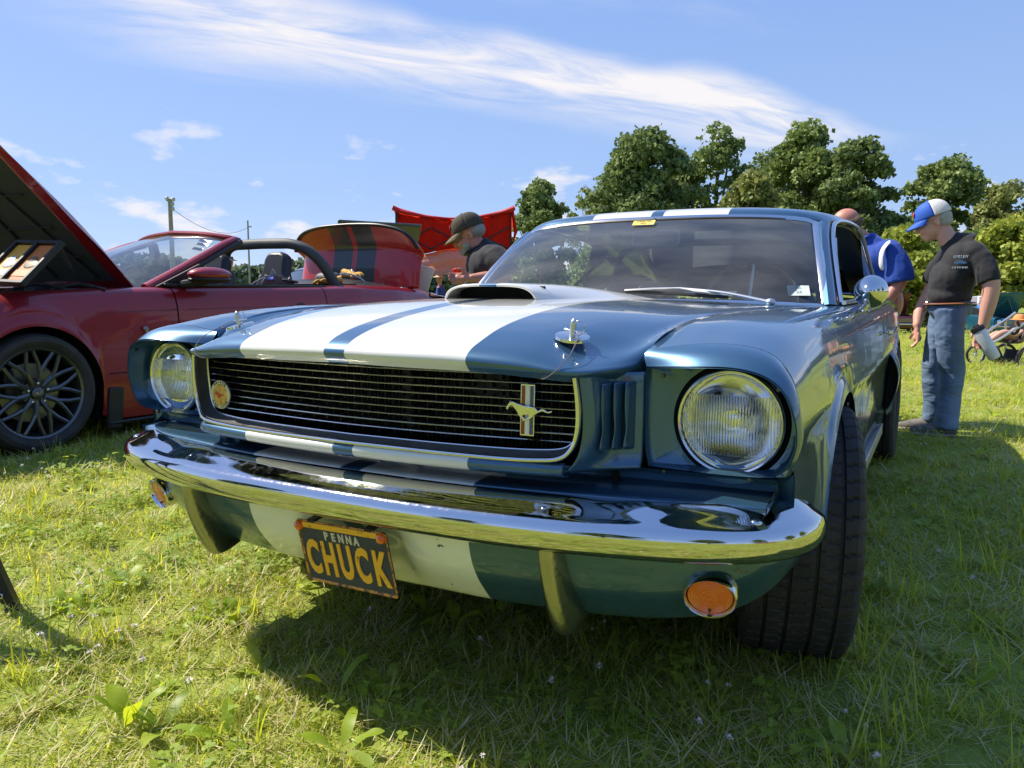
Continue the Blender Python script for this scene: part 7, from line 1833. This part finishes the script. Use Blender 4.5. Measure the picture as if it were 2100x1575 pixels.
# ---------------- pushchair with child
D5 = 10.3; k5 = D5 / 1608.2; pc_ = at(2060, 600, D5)
PC = thing('pushchair', 'three-wheeled black and silver pushchair behind the standing man', 'pushchair', (pc_.x, pc_.y, 0), YAW)
def LP(u, v, y=0): return ((u - 2060) * k5, y, max(.9378 + (600 - v) * k5, .012))
def pwheel(u, v, r, y):
    c = LP(u, v, y); t = thing('wheel', None, None); t.parent = PC; t.location = c
    MB().tube([(r * .93 * math.cos(a), 0, r * .93 * math.sin(a)) for a in np.linspace(0, 6.283, 33)], .018, n=8, cap=False).build('tyre', RUBBER, t)
    MB().tube([(r * .83 * math.cos(a), 0, r * .83 * math.sin(a)) for a in np.linspace(0, 6.283, 33)], .008, n=6, cap=False).build('rim', BRUSHED, t)
    for i in range(10):
        a = i * .628; MB().tube([(0, 0, 0), (r * .83 * math.cos(a), 0, r * .83 * math.sin(a))], .0035, n=4).build('spoke', BRUSHED, t)
    MB().lathe([(.001, -.02), (.02, -.02), (.02, .02), (.001, .02)], n=12).build('hub', BRUSHED, t)
r_b = (748 - 712) * k5 * .98
pwheel(2010, 726, .125, 0); pwheel(2098, 731, .165, -.22); pwheel(2098, 731, .165, .28)
for s in (-.20, .26):
    MB().tube(cr([LP(2008, 706, s * .3), LP(2030, 699, s * .8), LP(2062, 676, s), LP(2092, 656, s), LP(2112, 640, s)], 4), .018, n=8).build('frame_tube', BRUSHED, PC)
    MB().tube([LP(2092, 657, s), LP(2098, 731, s)], .014, n=6).build('frame_tube', BRUSHED, PC)
MB().tube([LP(2008, 706, 0), LP(2010, 726, 0)], .014, n=6).build('front_fork', BRUSHED, PC)
surf('seat_fabric', [[LP(2048, 690, s), LP(2066, 700, s), LP(2085, 692, s), LP(2100, 660, s), LP(2112, 640, s)] for s in (-.17, 0, .20)], BLACK, PC, nr=3, nc=3, solid=.01)
surf('basket', [[LP(2040, 706, s), LP(2058, 738, s), LP(2080, 740, s), LP(2092, 715, s)] for s in (-.17, 0, .20)], mat('black_mesh_fabric', (.03, .03, .032), rough=.9), PC, nr=3, nc=3, solid=.004)
MB().tube([LP(2066 + 9 * math.cos(a), 668 + 13 * math.sin(a), -.2) for a in np.linspace(-1.2, 2.4, 12)], .02, n=6).build('bumper_bar', BLACK, PC)
CH = thing('person', 'small child with orange cap and dark shoes sitting in the pushchair', 'person', (pc_.x, pc_.y, 0), YAW)
blob([('e', LP(2100, 656, .02), (.075, .07, .085)), ('t', [LP(2100, 668, .02), LP(2098, 680, .02)], [.04, .05]), ('e', LP(2095, 688, .02), (.09, .10, .10)),
      ('t', [LP(2088, 692, -.05), LP(2058, 680, -.07), LP(2030, 697, -.07)], [.055, .045, .032]), ('t', [LP(2088, 692, .08), LP(2060, 684, .10), LP(2036, 702, .10)], [.055, .045, .032]), ('t', [LP(2095, 678, -.08), LP(2080, 684, -.12)], [.035, .025])], 'body', SKIN, CH, .009, 3)
blob([('e', LP(2096, 686, .02), (.11, .12, .11))], 'shirt', cloth('pale_top', (.45, .30, .25)), CH, .012, 2)
MB().lathe([(.001, .055), (.05, .045), (.078, .01), (.082, -.01), (.12, -.02), (.001, -.012)], axis='z', n=20, c=LP(2098, 650, .02)).build('cap', mat('orange_cap', (.70, .28, .08), rough=.8), CH)
for y in (-.07, .10): MB().ell(LP(2022, 698, y), (.055, .035, .030)).build('shoe', mat('navy_shoe', (.03, .05, .08), rough=.8), CH)
